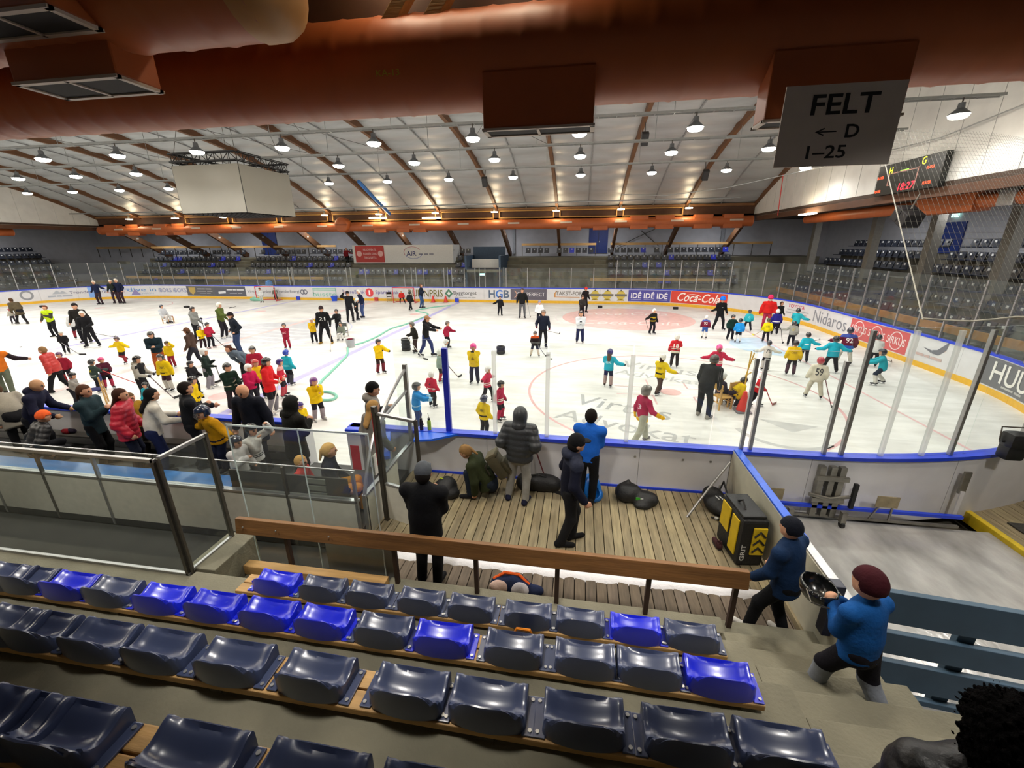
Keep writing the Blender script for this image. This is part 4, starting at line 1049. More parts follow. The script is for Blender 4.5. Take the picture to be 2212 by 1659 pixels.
for k in range(5):
    x0 = seatx[k][0]-.4 if k == 0 else -2.0; x1 = seatx[k][-1]+(.27 if k < 3 else 1.5) if k < 4 else XA
    r = tag(empty('seat_bench', ((x0+x1)/2, ROWY[k], ROWZ[k]-.08)), 'pair of worn wooden planks carrying the %s row of near seats' % (ordn+['fifth'])[k], 'bench'); L = (x1-x0)/2
    for dy in (-.062, .058): boxo('plank', -L, L, dy-.054, dy+.054, .03, .078, WOOD_L if k else WOOD_L, r, .008)
    n = int(2*L/1.6)
    for i in range(n+1): boxo('spacer', -L+.1+(2*L-.2)*i/n-.04, -L+.1+(2*L-.2)*i/n+.04, -.11, .11, 0, .03, CONC_D, r)

# ---------------------------------------------------------------- brown wooden rail
RX = [13.55, 14.97, 15.97, 16.91, 17.90, 18.78]
rl = tag(empty('spectator_rail', (15.9, -2.88, 0)), 'long brown wooden rail on dark posts at the front of the near stand', 'railing')
mb = MB(); M = Matrix.Rotation(-.18, 4, 'X'); mb.bbox(12.92-15.9, 18.87-15.9, -.035, .035, -.105, .095, .008, 0, Matrix.Translation((0, 0, 1.20)) @ M); mb.build('rail_beam', WOOD_D, rl)
for x in RX: boxo('rail_post', x-15.9-.025, x-15.9+.025, .0, .05, .3 if x < 14 else .50, 1.16, mat('post_brown', '#2e1a12', .6, var=.15), rl, .004)
for x in (13.05, 13.5, 14.2): MB().tube([(x-15.9, -.055, 1.215), (x-15.9, -.068, 1.215)], .01, 8).build('screw', ALU, rl)

# ---------------------------------------------------------------- side wall between deck and vehicle lane
sw = tag(empty('lane_wall', (19.72, -1.4, 0)), 'white dividing wall with blue and steel top edge beside the wooden deck', 'wall')
boxo('wall_panel', -.06, .06, -1.75, 1.48, .0, 1.2, mat('wall_cream', '#b9b5a2', .5, var=.06), sw)
boxo('top_cap', -.055, .055, -.75, 1.47, 1.2, 1.235, mat('cap_sky', '#2a5fd8', .4), sw, .008)
boxo('top_cap', -.05, .05, -1.75, -.75, 1.2, 1.225, ALU, sw, .006)
boxo('skirting', -.09, -.06, -1.75, 1.45, DZ-.02, DZ+.05, PLK[0], sw)
MB().tube([(-.12, 1.35, 1.05), (-.5, 1.0, .75), (-.85, .75, DZ)], .018, 8).build('stay_rod', ALU, sw, True)
tag(MB().bbox(19.58, 19.68, -3.02, -2.9, .72, 1.34, .01).build('end_post', mat('navy_steel', '#141a33', .4, var=.05, spec=.6)), 'square navy post where the white wall meets the steps', 'post')

# ---------------------------------------------------------------- vehicle lane, lift gate, right corner
LANE = mat('lane_wet', '#a5a4a2', .18, var=.3, scale=1.6, bump=.25, bscale=9, stretch=(1.6, .7, 1), spec=.7)
tag(boxo('floor_lane', 19.78, 23.75, -6, .1, -.25, .02, LANE), kind='structure')
kerb = tag(MB().bbox(23.72, 23.82, -4.5, 1.0, -.1, .1, .01).build('yellow_kerb', mat('paint_yellow', '#d9bb24', .5, var=.15)), 'yellow painted kerb along the grey vehicle lane', 'kerb')
d2_ = tag(empty('floor_corner_deck', (25.5, -1, 0)), kind='structure')
for i in range(22):
    q = MB().bbox(23.84+i*.2, 23.84+i*.2+.19, -4.5, 2.2, -.05, .06+random.uniform(-.003, .003), .006).build('plank', PLK[random.randrange(3)], d2_); q.matrix_parent_inverse = Matrix.Translation((-25.5, 1, 0))
tag(MB().bbox(24.15, 27.0, -2.2, .35, .062, .085, .006).build('rubber_mat', mat('mat_rubber', '#33312d', .9, var=.2, scale=20, bump=.5, bscale=60)), 'dark ribbed rubber mat on the planks beside the yellow kerb', 'mat')
tag(MB().tube([(24.35, -.25, .1), (25.3, .2, .45), (26.2, .62, .75)], .02, 8).build('steel_stay', ALU), 'slanted steel stay rod above the rubber mat', 'rod')
tag(MB().bbox(25.3, 25.7, -1.2, -.5, .085, .4, .05).build('green_crate', mat('green_plastic', '#1d7a3a', .5)), 'green plastic tub at the edge of the rubber mat', 'tub')
lift = tag(empty('gate_lift', (21.2, 0, 0)), 'galvanised hinge frame with wheels on the vehicle gate boards', 'gate frame')
GV = mat('galvanised', '#8f8c84', .35, metal=.75, var=.2, scale=8)
for dx in (-.16, .0, .14): boxo('upright', dx-.045, dx+.045, .0, .09, .12, 1.05, GV, lift, .006)
for z in (.45, .85): boxo('cross_plate', -.24, .24, -.03, .02, z-.04, z+.04, GV, lift, .006)
MB().tube([(-.3, -.02, .55), (0, -.05, .5), (.3, -.02, .55)], .03, 8).build('lever', GV, lift, True)
boxo('crank_handle', .32, .38, -.06, 0, .35, .8, BLACK, lift, .01)
for dx in (-.55, .25):
    w1 = MB().tube([(dx-.025, -.1, .07), (dx+.025, -.1, .07)], .055, 14).build('caster_wheel', BLACK, lift, True)
    boxo('caster_fork', dx-.04, dx+.04, -.13, -.05, .1, .3, GV, lift, .006)
for dx in (-.85, .85):
    boxo('bracket_plate', dx-.16, dx+.16, -.05, -.03, .42, .62, mat('plate_tan', '#8c7f63', .5, var=.2), lift, .005)
    for q in (-.1, .1): MB().tube([(dx+q, -.03, .42), (dx+q*1.5, .04, .1)], .018, 6).build('bracket_leg', GV, lift)
boxo('bottom_rail', -1.2, 2.0, .0, .06, .28, .33, BLUE, lift); boxo('bottom_rail', -1.2, 2.0, .02, .06, .1, .14, GV, lift)
lt = tag(empty('latch_bar', (23.35, .38, 0)), 'steel latch on the board joint right of the vehicle gate', 'latch'); boxo('latch_plate', -.05, .05, -.04, 0, .55, .95, GV, lt, .005); boxo('latch_tongue', -.03, .03, -.06, -.03, .15, .6, WHITE, lt, .005)
fl = at(2172, 985, z=1.22); fl = (fl[0], fl[1]-.05, 1.2)
fd = tag(empty('flood_lamp', fl), 'black box floodlight with bracket standing on the corner cap rail', 'lamp')
mb = MB(); mb.bbox(-.13, .13, -.1, .1, .0, .26, .05); mb.bbox(-.15, .15, -.13, .13, .2, .46, .09); mb.build('housing', BLACK, fd, True)
mb = MB(); mb.tube([(-.17, .05, .3), (-.2, .05, .52), (.2, .05, .52), (.2, .05, .3)], .012, 6); mb.build('bracket', STEEL, fd)
for sx in (-1, 1): MB().tube([(sx*.15, 0, .3), (sx*.19, 0, .3)], .02, 8).build('knob', BLACK, fd)
# blue-grey plank fence at the foot of the stairs
fn = tag(empty('plank_fence', (20.05, -2.98, 0)), 'blue-grey plank fence beside the stairs above the wet lane', 'fence')
FB = mat('fence_blue', '#3c5468', .6, var=.12, scale=3)
fa = math.atan2(-.55, 2.6); M = Matrix.Rotation(-.10, 4, 'Z')
for z0, z1 in ((.98, 1.34), (.60, .86), (.18, .50), (-.12, .08)):
    mb = MB(); mb.bbox(0, 3.0, -.03, .03, z0, z1, .006, 0, M); mb.build('fence_plank', FB, fn)
for xx in (.75, 1.9):
    mb = MB(); mb.bbox(xx-.07, xx+.07, .03, .1, -.2, 1.28, .006, 0, M); mb.build('fence_post', FB, fn)

# ---------------------------------------------------------------- players' bench on the left
tag(boxo('floor_bench', -6, 13.86, -1.70, .1, -.1, DZ, mat('bench_rubber', '#4e4d4c', .8, var=.12, scale=3)), kind='structure')
tag(boxo('floor_pit', -6, 13.9, -3.37, -1.82, -.25, -.02, mat('pit_rubber', '#2b2c2a', .8, var=.2, scale=2)), kind='structure')
bw = tag(empty('bench_back_wall', (8, -1.76, 0)), 'white framed wall with low glass behind the players bench', 'wall')
PANW = mat('panel_white', '#c4c1b4', .5, var=.06)
xs_ = [13.88, 12.75, 11.6, 10.45, 9.3, 8.15, 7.0, 5.5, 4.0, 2.5, 1.0, -1.0, -3, -5]
for i in range(len(xs_)-1):
    a, b = xs_[i+1]-8, xs_[i]-8
    boxo('wall_panel', a+.012, b-.012, -.03, .03, .1, .86, PANW, bw)
    q = MB().box(a+.02, b-.02, -.005, .005, .9, 1.38).build('glass_pane', PLEXI, bw)
    boxo('frame_post', b-.022, b+.022, -.045, -.0, -.02, 1.38 if i % 1 == 0 else .9, STEEL if i % 2 else ALU, bw, .004)
boxo('alu_rail', -13, 5.9, -.045, .045, .86, .90, ALU, bw, .006); boxo('kick_board', -13, 5.9, -.035, .035, -.02, .1, BLACK, bw); boxo('top_edge', -13, 5.9, -.01, .01, 1.38, 1.395, ALU, bw)
pb_ = tag(empty('players_bench', (8.6, -1.42, DZ)), 'long blue players bench in front of the low glass wall', 'bench')
BB = mat('bench_blue', '#2b6fb5', .3, var=.08, spec=.6)
boxo('bench_seat', -3.6, 2.9, -.2, .2, .38, .43, BB, pb_, .01)
for i in range(6): boxo('bench_leg', -3.4+i*1.2, -3.34+i*1.2, -.15, .15, 0, .38, STEEL, pb_)
db = tag(empty('wooden_bench', (12.75, -1.4, DZ)), 'dark slatted bench under the seated woman in mustard trousers', 'bench')
for k in range(3): boxo('bench_slat', -1.05, .95, -.2+k*.14, -.08+k*.14, .38, .42, mat('bench_dark', '#2a2522', .7), db)
boxo('back_slat', -1.05, .95, -.28, -.25, .5, .85, mat('bench_dark', '#2a2522'), db)
for k in (-.9, .8): boxo('bench_leg', k-.03, k+.03, -.2, .2, 0, .38, STEEL, db)
for k in range(3): boxo('tape_strip', .3, .6, -.3, -.28, .5+.12*k, .58+.12*k, mat('tape_grey', '#77756e', .7), db)
# shelf along the inside of the near boards, with helmets lying about
tag(boxo('bottle_shelf', 3, 11.5, -.14, .08, .62, .66, mat('shelf_grey', '#4a4845', .7), None, .008), 'narrow dark shelf along the boards behind the parents', 'shelf')
# framed glass screen in front of the stand
gs = tag(empty('glass_screen', (12.68, -3.40, .86)), 'framed glass screen with a corner return on the concrete kerb', 'screen')
for a, b in ((-10.7, -6.6), (-6.55, -3.2), (-3.15, -.03)): MB().box(a, b, -.006, .006, .01, 1.48).build('glass_pane', PLEXI, gs)
boxo('top_rail', -10.7, .0, -.02, .02, 1.48, 1.52, ALU, gs, .005); boxo('bottom_rail', -10.7, 0, -.02, .02, 0, .03, ALU, gs, .005)
boxo('corner_post', -.045, -.005, -.02, .02, 0, 1.52, STEEL, gs, .004); boxo('corner_post', .01, .04, .0, .03, .02, 1.52, STEEL, gs, .004)
MB().box(.02, .032, .03, .58, .08, 1.50).build('glass_pane', PLEXI, gs)
boxo('top_rail', .005, .045, .02, .60, 1.50, 1.54, ALU, gs, .005); boxo('bottom_rail', .005, .045, .02, .60, .05, .09, ALU, gs, .005)
boxo('end_post', .0, .05, .58, .62, .07, 1.54, STEEL, gs, .004)
# clear screen hung behind the rail
cs_ = tag(empty('clear_screen', (13.05, -2.82, 0)), 'tall clear acrylic screen standing behind the left end of the brown rail', 'screen')
a = at(440, 860, y=-2.8); b = at(870, 915, y=-2.8)
for x0, x1 in ((.0, .9), (.91, 1.75)): MB().box(x0, x1, -.005, .005, .5, 2.55-.02*x0).build('glass_pane', PLEXI, cs_)
mb = MB()
for x in (0, .905, 1.755): mb.box(x-.004, x+.004, -.007, .007, .5, 2.55)
mb.box(0, 1.75, -.007, .007, 2.53, 2.55); mb.box(0, 1.75, -.007, .007, .5, .508); mb.build('screen_edge', PLEXI_E, cs_)
tag(boxo('grey_panel', 13.98, 14.9, -2.74, -2.70, .1, .95, mat('panel_grey', '#8a8782', .6, var=.05)), 'grey sheet panel standing under the brown rail', 'panel')
pl = tag(empty('spare_planks', (10.3, -3.2, 0)), 'two pale planks lying in the dark pit behind the glass screen', 'planks')
for k in (0, 1): boxo('plank', -1.1-.1*k, 1.0+.05*k, .02+.16*k, .15+.16*k, 0, .04, WOOD_L, pl, .005)

# ---------------------------------------------------------------- partition with curved top and the open gate
pt_ = tag(empty('bench_partition', (14.02, -.8, 0)), 'curved-topped glass partition with white base between bench and deck', 'partition')
y0, y1 = -.98, .82
boxo('base_panel', -.03, .03, y0, .1, DZ-.3, .98, PANW, pt_); boxo('base_rail', -.035, .035, y0, y1-.05, .98, 1.02, ALU, pt_, .005)
cur = [(yy+.8, zz) for yy, zz in ((-1.78, 1.02), (-1.68, 1.22), (-1.56, 1.42), (-1.46, 1.57), (-1.35, 1.7), (-1.22, 1.82), (-1.07, 1.92), (-.88, 2.04), (-.69, 2.13), (-.45, 2.24), (-.19, 2.34), (.02, 2.41))]
MB().prism([(y0, 1.02)]+cur[1:]+[(y1, 1.02)], 'x', -.006, .006).build('glass_pane', PLEXI, pt_)
MB().tube([(0, a_, b_) for a_, b_ in [(y0, 1.0)]+cur[1:]], .028, 8).build('curved_frame', ALU, pt_, True)
boxo('end_post', -.035, .035, y1-.03, y1+.04, 1.0, 2.5, ALU, pt_, .006); boxo('near_post', -.03, .03, y0-.03, y0+.03, 0, 1.02, ALU, pt_, .005)
MB().tube([(0, -.35, 1.86), (0, y1, 2.02)], .025, 8).build('mid_rail', ALU, pt_, True)
nt_ = boxo('notice_sheet', -.012, -.008, -.62, -.42, 1.12, 1.45, mat('paper_white', '#d9d6cf', .7), pt_)
v, f = ring(0, 0, .05, .07, n=20); link('notice_ring', newmesh('notice_ring', [(.009, -.52+a_, 1.36+b_) for a_, b_ in v], f, mat('print_red', '#c0463c', .6, var=0)), nt_)
boxo('notice_sheet', .008, .012, -.62, -.42, 1.12, 1.45, MATS['paper_white'], pt_)
gt = tag(empty('bench_gate', (14.14, -1.42, DZ)), 'open framed glass gate with white lower panel leading to the deck', 'gate'); gt.rotation_euler = (0, 0, -.28)
boxo('hinge_post', -.035, .035, -.035, .035, -.3, 1.95, STEEL, gt, .006); boxo('red_latch', -.03, -.02, -.04, .04, 1.0, 1.85, mat('latch_red', '#a03030', .6), gt)
boxo('lower_panel', .05, .74, -.02, .02, .06, .66, PANW, gt); MB().box(.06, .73, -.005, .005, .70, 1.80).build('glass_pane', PLEXI, gt)
for a_ in ((.035, .065, .05, 1.86), (.715, .755, .05, 1.86)): boxo('gate_stile', a_[0], a_[1], -.025, .025, a_[2], a_[3], STEEL, gt, .005)
for z in (.66, 1.82): boxo('gate_rail', .04, .75, -.025, .025, z, z+.04, ALU, gt, .005)
MB().tube([(.74, -.03, 1.0), (.74, -.08, 1.02), (.74, -.03, 1.12)], .012, 6).build('gate_handle', ALU, gt)
# corner shelf on the cap where the gate meets the boards
mb = MB(); mb.prism([(14.1, .1), (14.95, .1), (14.5, -.22), (14.2, -.3)], 'z', 1.15, 1.19); tag(mb.build('corner_shelf', mat('shelf_blue', '#1d5fe0', .4, spec=.6)), 'blue corner shelf joining the boards to the partition', 'shelf')
dd = tag(empty('inner_gate', (13.55, .05, 0)), 'inner white gate leaf with blue top edge behind the partition', 'gate')
M = Matrix.Rotation(-1.15, 4, 'Z'); mb = MB(); mb.box(.05, 1.0, -.03, .03, .1, 1.1, 0, M); mb.build('gate_leaf', WHITE, dd); mb = MB(); mb.bbox(.03, 1.02, -.05, .05, 1.1, 1.17, .01, 0, M); mb.build('top_cap', mat('cap_sky', '#2a5fd8'), dd)
mb = MB(); M2 = M @ Matrix.Translation((.35, -.04, .95)) @ Matrix.Rotation(PI/2, 4, 'X'); v, f = disc(0, 0, .14, 24); mb.add([tuple(M2 @ Vector((a_, b_, 0))) for a_, b_ in v], f); mb.build('yellow_disc', mat('disc_yellow', '#e8c818', .5, var=0), dd)
# ---------------------------------------------------------------- people: smooth bodies and clothing grown from distance fields
def n3(a): a = np.asarray(a, float); return a/(np.linalg.norm(a)+1e-9)
def d_cone(P, a, b, ra, rb):
    ba = b-a; t = np.clip(((P-a)@ba)/(ba@ba+1e-12), 0, 1)
    return np.linalg.norm(P-a-t[:, None]*ba, axis=1)-(ra+(rb-ra)*t)
def d_flat(P, a, b, ra, rb, f, fl):
    ba = b-a; t = np.clip(((P-a)@ba)/(ba@ba+1e-12), 0, 1)
    q = P-a-t[:, None]*ba; q = q+np.outer((q@f)*(1/fl-1), f)
    return (np.linalg.norm(q, axis=1)-(ra+(rb-ra)*t))*(.5+.5*fl)
def d_ell(P, c, r, B):
    q = (P-c)@B.T; k0 = np.linalg.norm(q/r, axis=1); k1 = np.linalg.norm(q/(r*r), axis=1)+1e-9
    return k0*(k0-1)/k1
def d_prim(P, p):
    return {'c': lambda: d_cone(P, *p[1:]), 'f': lambda: d_flat(P, *p[1:]), 'e': lambda: d_ell(P, *p[1:])}[p[0]]()
def field(prims, k=.02, cut=None, ripple=None):
    def fn(P):
        d = None
        for p in prims:
            e = d_prim(P, p)
            if d is None: d = e
            else:
                h = np.clip(.5+.5*(d-e)/k, 0, 1); d = d*(1-h)+e*h-k*h*(1-h)
        if ripple is not None: d = d+ripple(P)
        if cut is not None: d = cut(P, d)
        return d
    return fn
def pbounds(prims):
    lo = np.full(3, 1e9); hi = -lo
    for p in prims:
        if p[0] == 'e': c, r = p[1], np.full(3, max(p[2])); lo = np.minimum(lo, c-r); hi = np.maximum(hi, c+r)
        else:
            r = max(p[3], p[4])
            for c in (p[1], p[2]): lo = np.minimum(lo, c-r); hi = np.maximum(hi, c+r)
    return lo, hi
_CO = [(i, j, k) for i in (0, 1) for j in (0, 1) for k in (0, 1)]
_ED = [(a, b) for a in _CO for b in _CO if sum(b)-sum(a) == 1 and all(y >= x for x, y in zip(a, b))]
def nets(fn, lo, hi, c):
    lo = lo-1.6*c; n = np.ceil((hi+1.6*c-lo)/c).astype(int)+1
    ax = [lo[i]+c*np.arange(n[i]) for i in range(3)]
    G = np.stack(np.meshgrid(*ax, indexing='ij'), -1)
    D = fn(G.reshape(-1, 3)).reshape(n)
    for s_ in ((0, slice(None), slice(None)), (-1, slice(None), slice(None)), (slice(None), 0, slice(None)), (slice(None), -1, slice(None)), (slice(None), slice(None), 0), (slice(None), slice(None), -1)): D[s_] = np.maximum(D[s_], 1e-4)
    S = D < 0
    sl = lambda A, o: A[o[0]:n[0]-1+o[0], o[1]:n[1]-1+o[1], o[2]:n[2]-1+o[2]]
    cnt = np.zeros(n-1); acc = np.zeros((*(n-1), 3))
    for a, b in _ED:
        da, db = sl(D, a), sl(D, b); x = (da < 0) != (db < 0)
        t = np.where(x, da/np.where(x, da-db, 1), 0)
        for i in range(3): acc[..., i] += np.where(x, a[i]+t*(b[i]-a[i]), 0)
        cnt += x
    act = cnt > 0; idx = np.full(n-1, -1); idx[act] = np.arange(act.sum())
    cell = np.argwhere(act); V = lo+c*(cell+acc[act]/cnt[act][:, None]); F = []
    for axn in range(3):
        o = [0, 0, 0]; o[axn] = 1
        A = S[tuple(slice(0, n[i]-o[i]) for i in range(3))]; B = S[tuple(slice(o[i], n[i]) for i in range(3))]
        e = np.argwhere(A != B); inside = A[tuple(e.T)]
        if axn == 0: off = ((0, -1, -1), (0, 0, -1), (0, 0, 0), (0, -1, 0))
        elif axn == 1: off = ((-1, 0, -1), (-1, 0, 0), (0, 0, 0), (0, 0, -1))
        else: off = ((-1, -1, 0), (0, -1, 0), (0, 0, 0), (-1, 0, 0))
        q = np.stack([idx[tuple((e+np.array(p)).T)] for p in off], 1)
        q[~inside] = q[~inside][:, ::-1]; F.append(q)
    return V, np.concatenate(F)
def fast_mesh(name, V, F, mats, mi=None):
    me = bpy.data.meshes.new(name); me.vertices.add(len(V)); me.vertices.foreach_set('co', V.astype(np.float32).ravel())
    me.loops.add(F.size); me.loops.foreach_set('vertex_index', F.astype(np.int32).ravel())
    me.polygons.add(len(F)); me.polygons.foreach_set('loop_start', np.arange(0, F.size, 4, dtype=np.int32))
    try: me.polygons.foreach_set('loop_total', np.full(len(F), 4, dtype=np.int32))
    except Exception: pass
    for m in mats: me.materials.append(m)
    if mi is not None: me.polygons.foreach_set('material_index', mi.astype(np.int32))
    me.polygons.foreach_set('use_smooth', np.ones(len(F), dtype=bool))
    me.update(calc_edges=True); me.validate()
    return me
def ik(a, t, l1, l2, hint):
    d = t-a; L = np.linalg.norm(d); mx = (l1+l2)*.995
    if L > mx: t = a+d*mx/L; d = t-a; L = mx
    u = d/(L+1e-9); x = (l1*l1-l2*l2+L*L)/(2*L+1e-9); h = math.sqrt(max(0, l1*l1-x*x))
    v = hint-(hint@u)*u; v = n3(v)
    return a+u*x+v*h, t
ARM = {'down': (.26, .08, -.95), 'relax': (.22, .24, -.86), 'fwd': (.05, .85, -.3), 'reach': (.1, .95, -.2), 'out': (.82, .1, -.45), 'wide': (.95, .05, -.12), 'up': (.15, .35, .6), 'face': (-.25, .42, .12),
       'stick': (-.05, .58, -.58), 'cross': (-.5, .36, -.42), 'hip': (.3, -.02, -.62), 'pocket': (.08, .2, -.74), 'low': (.05, .5, -.82), 'back': (.35, -.35, -.75), 'hold': (-.3, .5, -.25), 'lean': (.1, .75, -.45)}
STANCE = {'stand': ((-.06, 0), (.06, 0)), 'skate': ((-.085, .02), (.085, -.02)), 'wide': ((-.15, .02), (.15, -.02)), 'walk': ((-.045, .15), (.045, -.15)), 'walk2': ((-.045, -.15), (.045, .15)), 'glide': ((-.05, .02), (.06, -.13, .09)), 'step': ((-.05, .12, .03), (.06, -.1)), 'lunge': ((-.2, .06), (.14, -.1)), 'kneel': ((-.07, .10), (.07, -.22))}
SKIN = '#c39275'
def hand_prims(w, d, pn, s_, fine, grip):
    """palm and five fingers from wrist w along d; pn = palm side; s_ = hand length"""
    d = n3(d); pn = n3(pn-(pn@d)*d); sd = np.cross(d, pn)
    pc = w+d*s_*.28; pr_ = [('c', w, w+d*s_*.42, s_*.14, s_*.17), ('c', w+d*s_*.3+sd*s_*.12, w+d*s_*.42-sd*s_*.14, s_*.12, s_*.12)]
    if not fine:
        pr_ += [('c', w+d*s_*.4, w+d*s_*.62+pn*s_*.22, s_*.17, s_*.12), ('c', w+d*s_*.2+sd*s_*.15, w+d*s_*.45+sd*s_*.26+pn*s_*.15, s_*.085, s_*.07)]
        return pr_
    for i, ln in enumerate((.40, .46, .43, .33)):
        b = w+d*s_*.47+sd*s_*(.165-.11*i)
        m = b+(d*(.75-.4*grip)+pn*(.35+.5*grip))*s_*ln*.55; e = m+(d*(.5-.9*grip)+pn*(.6))*s_*ln*.5
        pr_ += [('c', b, m, s_*.058, s_*.052), ('c', m, e, s_*.052, s_*.042)]
    tb = w+d*s_*.14+sd*s_*.15; tm = tb+(d*.6+sd*.55+pn*.35)*s_*.24; te = tm+(d*.8+pn*.45-sd*.1)*s_*.2
    pr_ += [('c', tb, tm, s_*.07, s_*.06), ('c', tm, te, s_*.058, s_*.045)]
    return pr_
NP = [0]
def person(label, foot=None, head=None, f=180, kid=False, H=None, z=0.0, pos=None, t='#333333', style='jersey', l='#222222', sock=None, g=('helmet', '#1a1a1c'), hair='#4a3524',
           arms=('relax', 'relax'), pose='skate', lean=5, glove=None, shoe=None, stripes=(), num=None, back=None, coat=0.0, hipz=None, cell=None, nod=0, bulk=1.0, skin=SKIN, cuff=None, fine=False, vest=None, yoke=None, turn=0, group=None, cat='person', hem=None, front=None):
    # --- where and how tall
    if pos is None and foot is not None:
        p = at(*foot, z=z)
        if H is None:
            v = ray(head); dd = math.hypot(p[0]-CAM[0], p[1]-CAM[1])/math.hypot(v[0], v[1]); H = float(CAM[2]+dd*v[2]-z)
    elif pos is None:
        p = at(*head, z=z+H*.985*math.cos(math.radians(lean)*.6)); p = np.array([p[0], p[1], z])
        fa = math.radians(f); off = .45*H*math.sin(math.radians(lean)); p = p-np.array([math.sin(fa), math.cos(fa), 0])*off
    else: p = np.array([*pos, z]) if len(pos) == 2 else np.array(pos, float)
    p = np.array([p[0], p[1], z])
    ppm = FPX/max(.5, depth(p+np.array([0, 0, H/2])))
    if cell is None: cell = min(.05, max(.0135, 1.9/ppm))
    if style == 'puffer': cell = min(cell, .016)
    root = tag(empty('person', p, -math.radians(f)), label, cat, group)
    big = 1 if kid else 0
    # --- skeleton (x right, y forward, z up)
    rz = H*(.079 if kid else .066); rx, ry = rz*.80, rz*.92
    th, sh_, an = H*.245*(.96 if kid else 1), H*.235*(.95 if kid else 1), H*.045+(.055 if shoe == 'skate' else 0)
    ft = [np.array([q[0]*H, q[1]*H, (q[2]*H if len(q) > 2 else 0)+an]) for q in (STANCE[pose] if isinstance(pose, str) else pose)]
    hw = .052*H
    if hipz is None:
        hz = 9
        for s_, q in zip((-1, 1), ft):
            dx = math.hypot(q[0]-s_*hw, q[1]); hz = min(hz, math.sqrt(max(.01, ((th+sh_)*.985)**2-dx*dx))+q[2])
        if pose in ('lunge',): hz -= .04*H
    else: hz = hipz*H
    la = math.radians(lean); up = np.array([0, math.sin(la), math.cos(la)]); fw = np.array([0, math.cos(la), -math.sin(la)]); X = np.array([1., 0, 0])
    C = np.array([0, -.12*math.sin(la)*H if lean > 12 else 0, hz])
    tor = H*(.80 if kid else .815)-(.5*H if kid else .525*H)+(.02*H); tor = H*.29 if not kid else H*.27
    S = C+up*tor
    ha = la*.5+math.radians(nod); hu = np.array([0, math.sin(ha), math.cos(ha)]); hf0 = np.array([0, math.cos(ha), -math.sin(ha)])
    tr_ = math.radians(turn); hf = hf0*math.cos(tr_)+X*math.sin(tr_); hr = X*math.cos(tr_)-hf0*math.sin(tr_)
    Hd = S+up*.045*H+hu*(rz*1.02)+fw*.01*H
    HB = np.stack([hr, hf, hu])
    swd = H*(.108 if kid else .112)*bulk
    L1, L2, hl = H*.16, H*.145, H*.105
    sho = [S-X*swd-up*.02*H, S+X*swd-up*.02*H]; elb, wri = [], []
    for i, s_ in enumerate((-1, 1)):
        a = arms[i]; a = ARM[a] if isinstance(a, str) else a
        tg = sho[i]+(X*s_*a[0]+fw*a[1]+up*a[2])*(L1+L2)
        e, w_ = ik(sho[i], tg, L1, L2, np.array([s_*.35, -.4, -.9])); elb.append(e); wri.append(w_)
    hip = [C-X*hw, C+X*hw]; kn, ak = [], []
    for i, s_ in enumerate((-1, 1)):
        k_, a_ = ik(hip[i], ft[i], th, sh_, np.array([s_*.12, 1, .15])); kn.append(k_); ak.append(a_)
    mS, mT, mL = mat('skin_'+skin.strip('#'), skin, .6, var=.06, scale=12, spec=.3), cloth(t, .45 if style == 'puffer' else .85), cloth(l)
    B3 = np.eye(3)
    def emit(name, prims, mats, k=.02, cut=None, ripple=None, cl=None, mfun=None, torso=None):
        c = cl or cell; fn = field(prims, k*H, cut, ripple); allp = prims
        if torso:
            t_, h_, n_, r_ = torso; f1 = field(t_, k*H, lambda P, d: np.maximum(d, -((P-h_)@n_))); f0 = field(prims, k*H); kk = .025*H; allp = prims+t_
            def fn(P):
                d, e = f0(P), f1(P); h = np.clip(.5+.5*(d-e)/kk, 0, 1); d = d*(1-h)+e*h-kk*h*(1-h)
                return d+r_(P) if r_ is not None else d
        V, F = nets(fn, *pbounds(allp), c)
        if not len(F): return None, fn
        mi = mfun(V[F].mean(1)) if mfun else None
        return link(name, fast_mesh(name, V, F, mats, mi), root), fn
    # --- body: one continuous figure
    bd = [('e', Hd, np.array([rx, ry, rz]), HB), ('c', S-up*.02*H, Hd-hu*rz*.5, .034*H, .030*H), ('e', Hd+hf*ry*.98-hu*rz*.12, np.array([rx*.16, ry*.2, rz*.2]), HB), ('e', Hd+hf*ry*.55-hu*rz*.62, np.array([rx*.5, ry*.4, rz*.3]), HB)]
    for s_ in (-1, 1): bd.append(('e', Hd+hr*s_*rx*1.0-hu*rz*.1, np.array([rx*.14, ry*.2, rz*.24]), HB))
    bd += [('f', S-up*.04*H, C, .085*H, .07*H, fw, .62), ('c', sho[0], sho[1], .035*H, .035*H)]
    for i in (0, 1):
        bd += [('c', sho[i], elb[i], .028*H, .023*H), ('c', elb[i], wri[i], .024*H, .017*H), ('c', hip[i], kn[i], .048*H, .034*H), ('c', kn[i], ak[i], .034*H, .022*H)]
    hands = []
    for i, s_ in enumerate((-1, 1)):
        dr = n3(wri[i]-elb[i]); hands.append(hand_prims(wri[i], dr, -X*s_*.7+fw*.6, hl, fine, .5))
        if glove is None: bd += hands[i]
    eyes = [Hd+hf*ry*.9+hr*s_*rx*.4+hu*rz*.05 for s_ in (-1, 1)]; mth = Hd+hf*ry*.9-hu*rz*.48
    def bface(c):
        m = np.zeros(len(c))
        if cell > .021: return m
        for e in eyes: m[np.linalg.norm(c-e, axis=1) < max(rz*.17, cell*.75)] = 1
        m[np.linalg.norm((c-mth)/np.array([1.6, 1, .7]), axis=1) < max(rz*.17, cell*.7)] = 2
        return m
    emit('body', bd, [mS, mat('eye_dark', '#3a2a24', .5, var=0), mat('lip', '#9a5a4c', .6, var=0)], .012, mfun=bface)
